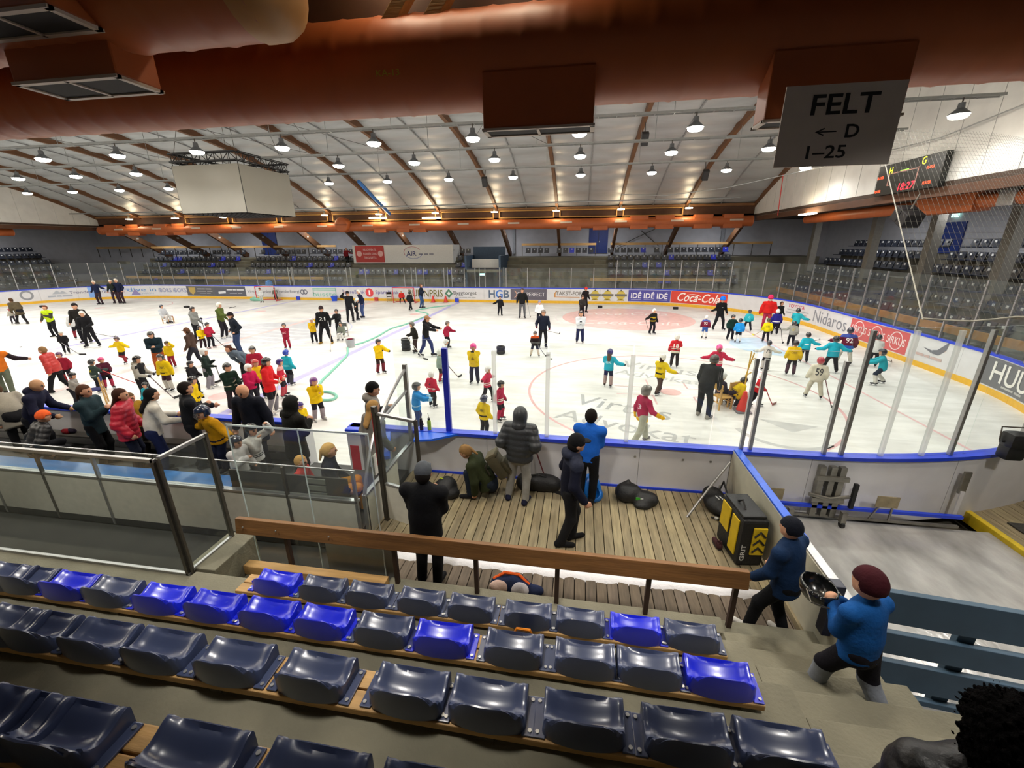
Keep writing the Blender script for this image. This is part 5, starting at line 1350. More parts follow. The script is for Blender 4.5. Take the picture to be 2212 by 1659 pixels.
    # --- trousers
    pr_ = [('f', C+up*.05*H, C-np.array([0, 0, .02*H]), .085*H*bulk, .092*H*bulk, fw, .74)]
    lr = (.062, .05, .046) if kid else ((.058, .044, .036) if style != 'coat' else (.055, .042, .034))
    for i in (0, 1): pr_ += [('c', hip[i], kn[i], lr[0]*H, lr[1]*H), ('c', kn[i], ak[i]+np.array([0, 0, .012*H]), lr[1]*H, lr[2]*H)]
    kz = max(kn[0][2], kn[1][2])
    lm, lf = [mL], None
    if sock: lm.append(cloth(sock)); kzz = min(kn[0][2], kn[1][2])+.02*H; lf = lambda c: (c[:, 2] < kzz).astype(int)
    emit('trousers', pr_, lm, .018, mfun=lf)
    # --- top
    fl = .72
    if style == 'jersey': ch, wa, he, sl_, cu_, hemz = .110, .118, .13, .052, .047, -.075 if kid else -.04
    elif style == 'coat': ch, wa, he, sl_, cu_, hemz = .108, .105, .125, .044, .036, -.16
    elif style == 'puffer': ch, wa, he, sl_, cu_, hemz = .118, .122, .116, .052, .04, -.05
    else: ch, wa, he, sl_, cu_, hemz = .104, .101, .104, .041, .033, -.045
    hemz -= coat
    if hem is not None: hemz = hem
    ch, wa, he = ch*bulk*H, wa*bulk*H, he*bulk*H
    hemC = C+np.array([0, 0, hemz*H])+fw*(.01*H)
    low = hemC-np.array([0, 0, .10*H])
    tt = [('f', S-up*.07*H, C+up*.08*H, ch, wa, fw, fl), ('f', C+up*.08*H, low, wa, he*1.08, fw, fl)]
    tp = [('c', sho[0], sho[1], .05*H, .05*H), ('c', S, S+up*.03*H, .05*H, .042*H)]
    for i in (0, 1): tp += [('c', sho[i], elb[i], sl_*1.08*H, sl_*H), ('c', elb[i], wri[i]-n3(wri[i]-elb[i])*.004*H, sl_*H, cu_*H)]
    if g[0] == 'hooddown' or style in ('hoodie',): tp.append(('e', S+up*.03*H-fw*.055*H, np.array([.075*H, .045*H, .045*H]), np.stack([X, fw, up])))
    hn = n3(up+np.array([0, 0, 1.0]))
    rip = None
    if style == 'puffer': rip = lambda P: .006*H*np.abs(np.sin(((P-C)@up)*PI/(.058*H)))*-1
    tm = [mT]; bands = list(stripes)
    for b_ in bands: tm.append(cloth(b_[2]))
    iy = iv = ic = None
    if yoke: tm.append(cloth(yoke)); iy = len(tm)-1
    if vest: tm.append(cloth(vest)); iv = len(tm)-1
    if cuff: tm.append(cloth(cuff)); ic = len(tm)-1
    if front: tm.append(cloth(front)); ifr = len(tm)-1
    def tface(c):
        m = np.zeros(len(c)); hgt = (c-C)@up/tor
        dv = np.minimum.reduce([d_cone(c, elb[i], wri[i], 0, 0) for i in (0, 1)]+[d_cone(c, sho[i]+(elb[i]-sho[i])*.3, elb[i], 0, 0) for i in (0, 1)])
        arm = dv < sl_*1.12*H
        for j, b_ in enumerate(bands): m[(hgt > b_[0]) & (hgt < b_[1]) & ~arm] = j+1
        if len(bands) and len(bands[0]) > 3:
            for i in (0, 1):
                tt = ((c-elb[i])@(wri[i]-elb[i]))/((wri[i]-elb[i])@(wri[i]-elb[i])); m[arm & (tt > .45) & (tt < .7) & (d_cone(c, elb[i], wri[i], 0, 0) < sl_*1.12*H)] = 1
        if iy: m[hgt > .86] = iy
        if iv: m[~arm & (hgt > -.2)] = iv
        if front: m[~arm & ((c@fw) > (C@fw)+.03*H)] = ifr
        if ic:
            for i in (0, 1): m[np.linalg.norm(c-wri[i], axis=1) < .06*H] = ic
        return m
    topo, topf = emit('jersey' if style == 'jersey' else {'coat': 'coat', 'sweater': 'sweater', 'hoodie': 'hoodie'}.get(style, 'jacket'), tp, tm, .02, mfun=tface if len(tm) > 1 else None, torso=(tt, hemC, hn, rip))
    # --- print on the jersey
    def decal(txt, hexc, side, wd, ht, vz):
        v, fc = text_fit(txt, wd*H, ht*H, .01)
        d = fw*side; P = S-up*vz*tor+np.outer(v[:, 0]*(-side*-1 if False else (1 if side < 0 else -1)), X)+np.outer(v[:, 1], up)+d*.4*H
        for _ in range(22): P = P-np.outer(np.maximum(topf(P), -.02), d)
        P = P+d*.006
        if side > 0: fc = [q[::-1] for q in fc]
        link('lettering', newmesh('lettering', P, fc, mat('print_'+hexc.strip('#'), hexc, .6, var=0)), root)
    if num: decal(num[0], num[1], num[3] if len(num) > 3 else -1, .15 if len(num[0]) == 2 else (.08 if len(num[0]) < 2 else .15), num[2] if len(num) > 2 else .11, .45)
    # --- gloves
    if glove:
        gm = cloth(glove)
        for i in (0, 1):
            hp = [tuple(list(q[:3])+[q[3]*1.35, q[4]*1.35]) for q in hands[i]]
            emit('glove', hp, [gm], .01)
    # --- shoes
    sk = shoe == 'skate'
    sm = mat('boot_white', '#c9c7c2', .5) if shoe == 'white' else cloth(shoe if (shoe and shoe.startswith('#')) else '#26242a')
    bl = mat('blade', '#b9bcc0', .25, metal=.8, var=0)
    for i, s_ in enumerate((-1, 1)):
        a_ = ak[i]; lift = a_[2]-an; toe = n3(np.array([s_*.18, 1, 0])); b0 = .055 if sk or shoe == 'white' else .0
        zb = lift+b0+.024*H*1.05; heel = np.array([a_[0], a_[1], zb])-toe*.03*H; tip = np.array([a_[0], a_[1], zb-.004*H])+toe*.095*H
        sp = [('c', heel, tip, .026*H, .021*H), ('c', a_+np.array([0, 0, .02*H]), heel, .030*H, .028*H)]
        fn = field(sp, .012*H, lambda P, d, z0=lift+b0: np.maximum(d, z0-P[:, 2])); V, F = nets(fn, *pbounds(sp), min(cell, .022))
        o = link('skate' if b0 else 'shoe', fast_mesh('shoe', V, F, [sm]), root)
        if b0:
            M = Matrix.Translation(tuple(np.array([a_[0], a_[1], lift])+toe*.03*H)) @ Matrix.Rotation(-math.atan2(toe[0], toe[1]), 4, 'Z')
            mb = MB(); mb.box(-.004, .004, -.085*H, .085*H, 0, .022, 0, M); mb.box(-.007, .007, -.06*H, -.03*H, .02, .06, 0, M); mb.box(-.007, .007, .03*H, .06*H, .02, .06, 0, M); q = mb.build('blade', bl, o)
    # --- headgear and hair
    gk, gc = g[0], g[1] if len(g) > 1 else '#222222'
    R = lambda k_: np.array([rx, ry, rz])*k_
    loc = lambda P: ((P-Hd)@hr, (P-Hd)@hf, (P-Hd)@hu)
    def cutface(fa, fb, low):
        def c_(P, d):
            x, y, zz = loc(P); a = fa*ry-y; b = zz-fb*rz
            return np.maximum(np.maximum(d, -np.maximum(a, b)), -low*rz-zz)
        return c_
    hc = min(cell, max(.011, 1.3/ppm))
    if gk in ('helmet', 'cagehelmet'):
        hm = mat('helmet_'+gc.strip('#'), gc, .25, var=.03, spec=.6, coat=.4)
        ho, _ = emit('helmet', [('e', Hd+hu*rz*.12-hf*ry*.04, R(1.26), HB), ('e', Hd+hu*rz*.5+hf*ry*.5, R(.72), HB)], [hm, mat('vent_dark', '#0c0c0e', .6, var=0)], .02, cutface(.32, .42, .62), cl=hc)
        if gk == 'cagehelmet' and ppm > 30:
            mb = MB()
            for q in range(-2, 3): mb.tube([Hd+hf*ry*1.0+hr*rx*.35*q*1.0+hu*rz*.4, Hd+hf*ry*1.38+hr*rx*.33*q-hu*rz*.2, Hd+hf*ry*1.15+hr*rx*.26*q-hu*rz*.8], .004, 4)
            for q in range(3): mb.tube([Hd+hr*s_*rx*(1.25-.0*abs(s_))*1.0*np.sign(s_)*abs(s_)+hf*ry*(1.38-.75*s_*s_)+hu*rz*(.2-.4*q) for s_ in (-1, -.5, 0, .5, 1)], .004, 4)
            mb.build('face_cage', mat('cage_wire', '#8d8d90', .3, metal=.7, var=0), root)
    elif gk == 'beanie':
        emit('beanie', [('e', Hd+hu*rz*.22-hf*ry*.08, R(1.16), HB)], [cloth(gc)], .02, cutface(.05, .35, .28), cl=hc)
    elif gk == 'fur':
        emit('fur_hat', [('e', Hd+hu*rz*.15-hf*ry*.05, R(1.62), HB)], [mat('fur_'+gc.strip('#'), gc, 1.0, var=.4, scale=60, bump=1.0, bscale=90, spec=.05)], .02, cutface(.3, .3, .9), lambda P: .02*H*np.sin(P[:, 0]*130)*np.sin(P[:, 1]*120)*np.sin(P[:, 2]*125), cl=hc)
    elif gk == 'cap':
        emit('cap', [('e', Hd+hu*rz*.22-hf*ry*.05, R(1.12), HB), ('e', Hd+hu*rz*.38+hf*ry*1.15, np.array([rx*.85, ry*.75, rz*.10]), HB)], [cloth(gc)], .008, cutface(9, .35, .02), cl=hc)
    elif gk == 'hood':
        emit('hood', [('e', Hd+hu*rz*.1-hf*ry*.12, R(1.34), HB), ('c', Hd-hu*rz*.5-hf*ry*.2, S+up*.02*H-fw*.02*H, rz*.9, .075*H)], [mT], .03, cutface(.55, .55, 1.7), cl=hc)
    elif gk == 'bighat':
        emit('big_cap', [('e', Hd+hu*rz*.45, R(1.5), HB), ('e', Hd+hu*rz*.45+hf*ry*1.4, np.array([rx*1.3, ry*1.0, rz*.14]), HB)], [cloth(gc)], .02, cutface(9, .35, .05), cl=hc)
    hc_ = cloth(hair)
    if gk in ('hair', 'long', 'pony', 'cap', 'longcap') or (gk in ('helmet',) and len(g) > 2):
        hp = []
        if gk in ('hair', 'long', 'pony'): hp.append(('e', Hd+hu*rz*.12-hf*ry*.14, R(1.10), HB))
        elif gk == 'cap': hp.append(('e', Hd-hf*ry*.2-hu*rz*.05, R(1.03), HB))
        else: hp.append(('e', Hd-hf*ry*.25-hu*rz*.2, R(1.02), HB))
        if gk == 'long' or (len(g) > 2 and g[2] == 'long'): hp += [('f', Hd-hf*ry*.5, S-fw*.085*H-up*.05*H, rx*1.0, rx*.75, fw, .5)]
        if gk == 'pony' or (len(g) > 2 and g[2] == 'pony'): hp += [('c', Hd-hf*ry*1.1+hu*rz*.15, Hd-hf*ry*1.45-hu*rz*1.3, rx*.35, rx*.2)]
        emit('hair', hp, [hc_], .012, cutface(.25, .5, 9) if gk not in ('long',) else cutface(.2, .5, 9), cl=hc)
    NP[0] += 1
    root['wr'] = [float(v) for v in np.concatenate(wri)]
    W = Matrix.Translation(tuple(p)) @ Matrix.Rotation(-math.radians(f), 4, 'Z')
    R_ = {'root': root, 'H': H, 'p': p, 'hand': [W @ Vector(tuple(w_+n3(w_-e_)*hl*.45)) for w_, e_ in zip(wri, elb)], 'W': W, 'S': S, 'C': C, 'fw': fw, 'up': up, 'topf': topf, 'cell': cell}
    del root['wr']
    return R_
def stick(label, p0, p1, blade=.26, shaft='#2a2a2e', bladec='#1c1c20', r=.013, bd=None):
    """hockey stick from the butt end p0 to the heel p1 on the ice; the blade runs on from the heel"""
    p0, p1 = Vector([float(v) for v in p0]), Vector([float(v) for v in p1]); root = tag(empty('hockey_stick', p1), label, 'hockey stick')
    d = (p0-p1); MB().tube([(0, 0, .03), d*.5, d], r, 6).build('shaft', mat('stick_'+shaft.strip('#'), shaft, .5, var=.05), root)
    h = Vector((-d.x, -d.y, 0)); h = h.normalized() if h.length > .02 else Vector((1, 0, 0))
    if bd is not None: h = Vector((*bd, 0)).normalized()
    n = Vector((-h.y, h.x, 0)); mb = MB(); v = []; f = []
    for i in range(5):
        t = i/4; c = h*blade*t+n*(.035*t*t); zt = .075-.01*t
        v += [tuple(c-n*.006+Vector((0, 0, 0))), tuple(c+n*.006), tuple(c+n*.006+Vector((0, 0, zt))), tuple(c-n*.006+Vector((0, 0, zt)))]
    for i in range(4):
        for k in range(4): f.append((4*i+k, 4*i+(k+1) % 4, 4*i+4+(k+1) % 4, 4*i+4+k))
    f += [(0, 1, 2, 3), (19, 18, 17, 16)]; mb.add(v, f).build('blade', mat('stickb_'+bladec.strip('#'), bladec, .6, var=.05), root)
    return root
def gp(px, py, z=0.0): return at(px, py, z=z)
# ---------------------------------------------------------------- the people on the ice
YEL, TEAL, MAR, RED, NAVY, BLK = '#d8b80e', '#1f9db0', '#7a1d36', '#b91f2c', '#161d38', '#141417'
def K(label, foot, head, f, t, hel='#1a1a1c', **k):
    d = dict(kid=True, g=('helmet', hel), shoe='skate', glove='#1c1c22', l='#1b1b22'); d.update(k)
    return person(label, foot=foot, head=head, f=f, t=t, **d)
def A(label, foot, head, f, t, g, **k):
    d = dict(g=g, shoe='skate', l='#17171b', style='jacket'); d.update(k)
    return person(label, foot=foot, head=head, f=f, t=t, **d)
ST2 = ((.0, .10, '#e8e4da'), (.18, .24, '#e8e4da', 1))
YST = ((.0, .05, '#1c1c20'), (.1, .14, '#1c1c20'))
# left part of the ice
A('adult in brown coat bending over a small child at the far left', (50, 700), (20, 645), -90, '#4c4230', ('hair',), style='coat', lean=32, H=1.75, pose='walk', arms=('low', 'low'), shoe='#2a2522')
K('small child in pale jacket led by the adult in the brown coat', (32, 700), (21, 668), -80, '#b5b1a5', '#a03a34', style='jacket', l='#3a3740')
A('adult in hi-vis yellow vest holding a stick, hood up', (122, 727), (118, 657), 165, '#3a3a30', ('hair',), vest='#b5d01a', style='jacket', arms=('hold', 'low'), hair='#6a3a2a', stripes=((.12, .2, '#d6d6c8'),), shoe='#201d20')
K('child in white jersey and black helmet beside the man with the white helmet', (172, 732), (157, 674), -60, '#c3c3c1', '#20262e', sock='#7a2530', l='#1b1b22')
A('adult in dark jacket and beanie standing behind the white-helmeted man', (190, 741), (183, 655), 150, '#1d1a17', ('beanie', '#201c1c'))
r = A('man in black with white helmet and hockey stick, feet apart', (203, 750), (191, 672), 150, BLK, ('helmet', '#d8d5c8'), pose='wide', arms=('stick', (.2, .5, -.7)), glove='#151518')
stick('dark hockey stick held by the man in black with white helmet', r['hand'][1], gp(247, 729))
r = K('child in black with pale helmet skating with a stick', (147, 765), (138, 716), 120, '#17161a', '#b9b6a8', pose='step', lean=14, arms=('stick', 'stick'))
stick('grey hockey stick of the child with the pale helmet', r['hand'][1], gp(172, 767), shaft='#77757a')
A('adult in red jacket with dark backpack walking along the ice', (135, 846), (95, 744), -120, '#b02a26', ('hair',), style='puffer', pose='walk', lean=14, hair='#8a6a48', front='#3a3a34', shoe='#1c1c20', arms=('down', 'low'))
K('child in dark red jersey with purple helmet beside the red jacket', (152, 829), (138, 761), 150, '#8c1a30', '#5a3a5e', sock='#a02a30', l='#1b1b22')
A('adult in black and orange jacket with grey trousers at the left edge', (22, 852), (-12, 735), 120, '#241a20', ('hair',), style='jacket', l='#5a6152', vest='#c86a1c', pose='walk', arms=('out', 'low'), lean=8, H=1.75, shoe='#3a3438')
K('child in grey sweater and black helmet near the blue chair', (174, 880), (177, 803), 60, '#8d8983', '#15161a', style='sweater', arms=('low', 'reach'), lean=15, glove=None)
K('child in charcoal jersey with yellow lettering on the back', (216, 848), (207, 778), 15, '#33403c', '#16171c', num=('OBK', '#c9b81e', .07), stripes=((-.02, .05, '#cfd0cc'),), arms=('fwd', 'fwd'))
r = K('child with pink helmet and dark top holding a red stick', (238, 840), (224, 773), 110, '#4a1a2a', '#d8387a', sock='#a0304a', arms=('stick', 'reach'))
stick('red hockey stick held by the child with the pink helmet', r['hand'][1], gp(302, 832), shaft='#b83034')
K('child in yellow jersey skating with arms spread and one foot lifted', (272, 786), (268, 727), 175, YEL, '#463a40', pose='glide', arms=('out', 'out'), lean=8, sock='#8a3038')
r = person('teen in grey and black hoodie with black helmet and stick', foot=(320, 873), head=(315, 769), f=70, t='#9a968c', style='hoodie', front='#1b1b1e', l='#1d1a1e', g=('helmet', '#131417'), shoe='skate', arms=('stick', 'stick'), glove='#2a2a30')
stick('dark hockey stick of the teen in the grey and black hoodie', r['hand'][1], gp(376, 862), shaft='#6a5a5e')
A('adult in dark teal jacket and orange trousers hugging a yellow child', (352, 806), (351, 716), 140, '#14262e', ('helmet', '#17171a', 'long'), l='#9a4a22', style='jacket', lean=25, H=1.62, arms=('hold', 'hold'), hair='#2a2018')
K('child in yellow jersey and maroon trousers held by the woman in teal', (376, 794), (364, 738), 165, YEL, '#5a5038', l='#8a2432', arms=('up', 'relax'))
K('child in yellow jersey with white leggings facing the bench', (370, 845), (360, 765), 172, YEL, '#1a1d24', num=('OBK', '#6a5a10', .06, 1), stripes=YST, sock='#b9b5ac', l='#3a2028', arms=('down', 'down'))
A('adult in brown hooded jacket and cap walking away to the left', (428, 794), (407, 705), -110, '#43322a', ('cap', '#5a3a28'), style='hoodie', pose='walk', l='#22222c', shoe='#1b1b20')
K('child in yellow jersey with black cage helmet behind the white helmet', (441, 754), (431, 705), 100, YEL, '#15151a', stripes=YST, arms=('stick', 'stick'), l='#2a1a22')
r = K('child in red jersey with long hockey stick near the green jacket', (458, 752), (446, 698), 95, '#a3203a', '#2a2c36', arms=('stick', 'stick'))
stick('long black hockey stick of the child in red near the green jacket', r['hand'][1], gp(485, 750), blade=.3)
r = K('child in long dark green coat with white helmet and white skates', (456, 838), (443, 750), 60, '#1d2c26', '#d5d8d6', style='coat', l='#8a8690', shoe='white', arms=('hold', 'stick'), coat=.02)
stick('dark hockey stick of the child in the dark green coat', r['hand'][1], gp(478, 824), bd=(-.3, -1))
K('child in black jersey with yellow bands and black helmet', (426, 855), (416, 781), 80, '#161618', '#17181c', stripes=((.0, .06, '#c9ac18'), (.12, .16, '#c9ac18', 1)), arms=('stick', 'stick'))
K('child in yellow jersey and glossy black cage helmet by the boards', (434, 908), (425, 814), 60, YEL, '#131316', stripes=YST, l='#2a2a30')
K('child in teal jersey and black helmet behind the woman in white', (335, 895), (327, 826), 170, TEAL, '#17181b', glove='#2a2a30', sock='#b9b9b5')
r = A('man in grey hoodie and black helmet leaning on a stick', (430, 738), (425, 664), 80, '#7d7f7c', ('helmet', '#1a1518'), style='hoodie', arms=('relax', 'fwd'), glove='#2a2830')
stick('dark hockey stick of the man in the grey hoodie', r['hand'][1], gp(449, 738))
A('adult in olive green jacket and white helmet seen from the side', (486, 731), (473, 653), 75, '#4d5a26', ('helmet', '#d9d6c8'), arms=('relax', 'fwd'), l='#1f1d22', shoe='white')
A('man in navy jacket, cap, jeans and tan boots with hands in pockets', (520, 763), (506, 672), -150, '#131a26', ('cap', '#1a1216'), l='#2c3a5a', pose='wide', arms=('pocket', 'pocket'), shoe='#8a5628', bulk=1.1)
A('player in white shirt seated on a chair far out on the ice', (357, 699), (352, 648), 90, '#b5b8bc', ('helmet', '#1e2634'), pose=((-.07, .2), (.07, .2)), hipz=.29, lean=4, H=1.5, arms=('low', 'low'), l='#b9b5b0')
for i, (ft, hd, f) in enumerate((((219, 658), (207, 607), 165), ((254, 656), (245, 605), 150), ((267, 656), (256, 603), 170))):
    A(['coach in navy shirt and white helmet with outstretched stick at the far left boards', 'coach in dark jacket with white helmet, middle of the three by the boards', 'coach in navy shirt with white helmet, last of the three by the boards'][i], ft, hd, f, ['#121a36', '#1d2420', '#0f1630'][i], ('helmet', '#e0d6c6'), arms=(('out', 'relax'), ('face', 'relax'), ('relax', 'relax'))[i], l='#33242c')
# centre group near the blue line
K('child in dark red jersey pausing near the grey centre logo', (623, 754), (617, 699), 160, '#8c1c34', '#2d2a2e', l='#8c1c34', num=('GK', '#d8b0b4', .06, 1), arms=('cross', 'cross'))
K('child in yellow jersey and white helmet holding the tall man by the hand', (681, 742), (677, 688), 160, '#d0aa1c', '#d5d7d6', arms=('up', 'hold'))
r = A('tall man in black with white number on the chest and a stick', (706, 742), (695, 659), 165, '#101012', ('cap', '#2a1e1e'), num=('21', '#d8d8d4', .09, 1), arms=('relax', 'low'), glove='#22242a', shoe='#8a6a28', pose='wide')
stick('thin hockey stick of the tall man with the number', r['hand'][0], gp(714, 757), shaft='#b5a08a', bladec='#77757a')
K('child in black jersey pushing a seated child', (734, 722), (729, 669), 170, '#151518', '#2c2426', arms=('fwd', 'fwd'))
K('child in grey jersey sitting low on a chair with white leg pads', (741, 734), (738, 689), 175, '#70766a', '#3a3c36', pose=((-.09, .22), (.09, .22)), hipz=.30, H=1.15, sock='#d0cec8', arms=('low', 'low'))
r = A('coach in black tracksuit with a tall stick by the far group', (758, 697), (752, 630), 130, '#151619', ('cap', '#17171a'), arms=('relax', 'up'))
stick('upright hockey stick of the coach in the black tracksuit', r['hand'][1]+Vector((-.1, 0, .15)), gp(753, 697), shaft='#8a8a88')
K('child in black with white helmet in front of the coach in navy', (773, 692), (769, 645), 60, '#16181a', '#cdd6d2', lean=15)
A('coach in navy top, jeans and white helmet bending over a child', (785, 687), (777, 615), -140, '#141d3c', ('helmet', '#dcd2c4'), l='#3a4a78', lean=14, H=1.78)
K('child goalkeeper in white beside the far red goal', (567, 654), (567, 622), 170, '#c6c8c8', '#1c1c1e', l='#b5b5b2')
K('child in camouflage grey inside the far left goal', (597, 648), (592, 622), 150, '#6b6a60', '#55544c')
K('child in red with white helmet crouching in the far right goal', (869, 656), (873, 622), 160, '#c02c26', '#e0e0de', lean=22, H=1.15, pose='lunge')
K('child in black tracksuit and hood facing the far right goal', (887, 671), (886, 629), 15, '#17191a', '#24302c', pose='walk')
A('man in navy jacket and jeans holding a tablet by the yellow lettering', (911, 665), (911, 613), 90, '#1a2334', ('hair',), l='#35507c', arms=('hold', 'hold'), hair='#6b4a34', shoe='#2a2a30')
r = K('child in yellow jersey pointing right near the blue line', (823, 807), (817, 734), 120, '#dcb80c', '#2c2a30', arms=('reach', 'hold'), sock='#6a2430', l='#2a1c1e')
r = K('child in black leaning on a stack of black tyres with a stick', (899, 762), (885, 696), -130, '#1d1c18', '#55524c', arms=('fwd', 'stick'), lean=14, l='#33201e')
stick('white hockey stick trailing from the child at the tyres', r['hand'][0], gp(915, 776), shaft='#c9c4bc')
A('man in black hoodie and beige cap reaching towards a red child', (922, 770), (936, 681), 90, '#141416', ('cap', '#8a6448'), style='hoodie', pose='walk', lean=10, arms=('reach', 'reach'), l='#232e5a', fine=True)
K('child in dark red jersey pushed by the man in the beige cap', (966, 753), (968, 695), 100, '#8f1c38', '#5c5048', lean=10, arms=('fwd', 'relax'))
K('child in white jersey and white helmet bending behind the blue post', (960, 797), (955, 728), 80, '#d3d5d2', '#cfd2ce', lean=25, H=1.15)
r = K('child in grey-green jersey with stick behind the blue glass post', (951, 826), (952, 758), 60, '#83968c', '#c5c8c2', num=('7', '#c9c23a', .1), arms=('stick', 'stick'), sock='#a03038')
stick('dark hockey stick of the child in the grey-green jersey', r['hand'][1], gp(990, 816), shaft='#5a2c2a')
K('child in yellow jersey with pink helmet holding both hands to the face', (1026, 829), (1025, 743), 178, YEL, '#e02a84', arms=('face', 'face'), stripes=YST, num=('O', '#8a7a10', .07, 1), l='#26263a')
K('child in red jersey and white helmet seen from behind near the gate', (935, 880), (939, 806), 20, '#b8203e', '#dcdad6', num=('4', '#5a1a2a', .08), stripes=((.02, .06, '#e6d8d6'), (.1, .14, '#e6d8d6')))
K('child in bright blue jersey with grey helmet against the near boards', (903, 928), (899, 829), 70, '#1f7fc4', '#3a3c40', arms=('fwd', 'reach'), stripes=((.02, .1, '#9ac4e0'),), l='#2c3c6a', cuff='#9ac4e0')
K('child in red striped jersey half hidden by the pale glass post', (1053, 868), (1065, 792), 100, '#b8264a', '#d9d9d6', arms=('out', 'wide'), stripes=ST2, pose='walk')
K('child in crimson jersey with black helmet beside the pale post', (1080, 909), (1079, 825), 100, '#a81f44', '#18181b', stripes=ST2, arms=('relax', 'out'), sock='#a81f44')
K('child in yellow jersey with navy helmet pressed to the near boards', (1046, 945), (1055, 858), 30, YEL, '#252a4a', stripes=YST, num=('OBK', '#4a4010', .06))
K('girl in long yellow jersey with purple helmet and white skates', (690, 908), (680, 812), 120, '#dcb80c', '#6a2f78', shoe='white', l='#1d1a22', sock='#8a8088', arms=('face', 'hold'), hair='#5a3a28', g=('helmet', '#6a2f78', 'long'), glove=None)
# the busy group in front of the bench
K('child in dark red jersey and black helmet behind the woman in red', (562, 832), (558, 748), 150, '#9c1a34', '#1e1c1e', num=('GK', '#dcb4b8', .06, 1))
K('child in teal jersey with blue helmet near the woman in red', (628, 832), (613, 759), 10, TEAL, '#1b3ca8', stripes=((.1, .3, '#5cb8c4'),), sock='#3a3a44')
person('woman in red jacket with black helmet and white stick', foot=(592, 893), head=(580, 771), f=70, t='#c61d22', style='jacket', l='#1c1b20', sock='#77747c', shoe='white', g=('helmet', '#141414', 'long'), hair='#5c2c1c', arms=('stick', 'stick'), hem=-.10, bulk=1.1)
stick('white hockey stick held upright by the woman in red', gp(604, 815, 1.05), gp(585, 905), shaft='#dcdad6', bladec='#c9c9c5')
K('child with purple helmet and pink scarf clinging to the woman in red', (615, 858), (602, 778), 60, '#b32238', '#33206a', stripes=ST2, yoke='#d09a94', sock='#b04a54', l='#26222a')
K('child in dark green jersey with cream bands and black helmet', (510, 885), (497, 785), 110, '#10261d', '#15181c', stripes=((.04, .1, '#d6cdb4'), (.36, .46, '#d6cdb4', 1)), arms=('stick', 'hold'), l='#241f24')
K('child in magenta jersey with white helmet in the busy group', (552, 880), (538, 788), 95, '#b0164a', '#e2e2df', arms=('stick', 'stick'), l='#26262e')
K('child in yellow jersey with red helmet behind the white helmet', (566, 862), (546, 779), 110, '#d6ac10', '#b83a34', arms=('relax', 'relax'))
person('woman with long brown hair in grey-blue jacket bending forward', foot=(530, 822), head=(508, 767), f=-160, H=1.65, t='#54606c', style='jacket', l='#1d1d22', g=('long',), hair='#4a2a1c', lean=62, nod=-35, arms=('low', 'low'), shoe='#2a2a2e')
K('child in yellow jersey with violet helmet right behind the boards gap', (660, 958), (655, 870), 100, YEL, '#3a2a74')
# middle and right part of the ice
K('child in black top gliding towards the blue-grey lettering', (1080, 682), (1082, 640), 150, '#17171a', '#2c3550', arms=('relax', 'out'))
r = A('coach in black sweater and grey trousers with a stick at the far boards', (1128, 688), (1130, 624), 170, '#141416', ('helmet', '#3a2e2c'), l='#55565a', arms=('relax', 'relax'), glove='#77736c')
stick('pale hockey stick standing beside the coach in grey trousers', r['hand'][0]+Vector((0, 0, .1)), gp(1145, 686), shaft='#a9a9a8')
K('child in white shirt behind the coach in navy', (1165, 698), (1165, 650), 175, '#d6d8dc', '#7a7a92', arms=('relax', 'relax'), glove='#4a3a3a')
r = A('coach in navy zip top with red gloves and a long stick', (1172, 752), (1166, 671), 165, '#161b2c', ('helmet', '#5a4a40'), glove='#5a1c26', arms=((.1, .5, -.75), (.25, .35, -.65)))
stick('long grey hockey stick of the coach in the navy zip top', r['hand'][1], gp(1208, 722), shaft='#6d6d70')
r = K('child in black and orange jersey skating with bent knees', (1155, 771), (1165, 720), 165, '#221a1c', '#3a3436', yoke='#b84a1c', pose='wide', lean=18, H=1.1, l='#1e2438', sock='#cdbfae', arms=('stick', 'stick'))
stick('grey hockey stick of the child in black and orange', r['hand'][0], gp(1178, 770), shaft='#55555a')
K('child in white jersey with dark pattern and blue trousers', (1252, 741), (1252, 672), 178, '#c9ced2', '#3a2c2c', stripes=((.3, .55, '#4a5260'),), l='#1c2246', arms=('hold', 'hold'), shoe='skate')
A('youth in black jacket and red cap behind two others by the far boards', (1262, 676), (1262, 621), 140, '#1a1719', ('cap', '#c02a2a'))
K('child in dark grey and black with stick in front of the red cap', (1256, 685), (1256, 639), 160, '#2c2a28', '#55443a', arms=('stick', 'stick'))
r = K('child in black and yellow jersey with white helmet on the red disc', (1407, 722), (1413, 668), 150, '#1a1716', '#dfe0dc', stripes=((.0, .1, '#c0a01a'), (.55, .6, '#c0a01a', 1)), num=('GK', '#c9ac20', .07, 1), arms=('relax', 'out'))
stick('small dark hockey stick of the child on the red disc', r['hand'][1], gp(1400, 711), shaft='#3a3430')
K('child in red, white and black striped jersey with number 18', (1455, 794), (1450, 724), 10, '#b8242c', '#d6d6cc', num=('18', '#e6e2d6', .12), stripes=((-.3, -.05, '#d9d2bc'), (.05, .13, '#1c1a1a'), (.2, .28, '#d9d2bc', 1)), l='#241f1f', arms=('relax', 'fwd'))
K('girl in teal jersey with purple helmet and ponytail', (1312, 836), (1317, 757), 15, '#23a6c0', '#2c2c6a', g=('helmet', '#2e2a66', 'long'), hair='#5c4638', num=('GK', '#bfe4ea', .06), arms=('fwd', 'out'), l='#1a1c34', sock='#a08a88')
K('girl in long yellow jersey with white helmet looking away', (1421, 851), (1432, 766), 40, '#dcbf10', '#e4e0d4', g=('helmet', '#e4e0d4', 'pony'), hair='#3a241c', stripes=YST, arms=('fwd', 'out'), pose='walk', glove=None, l='#4a3a36', num=('OBK', '#8a7c14', .06), hem=-.09)
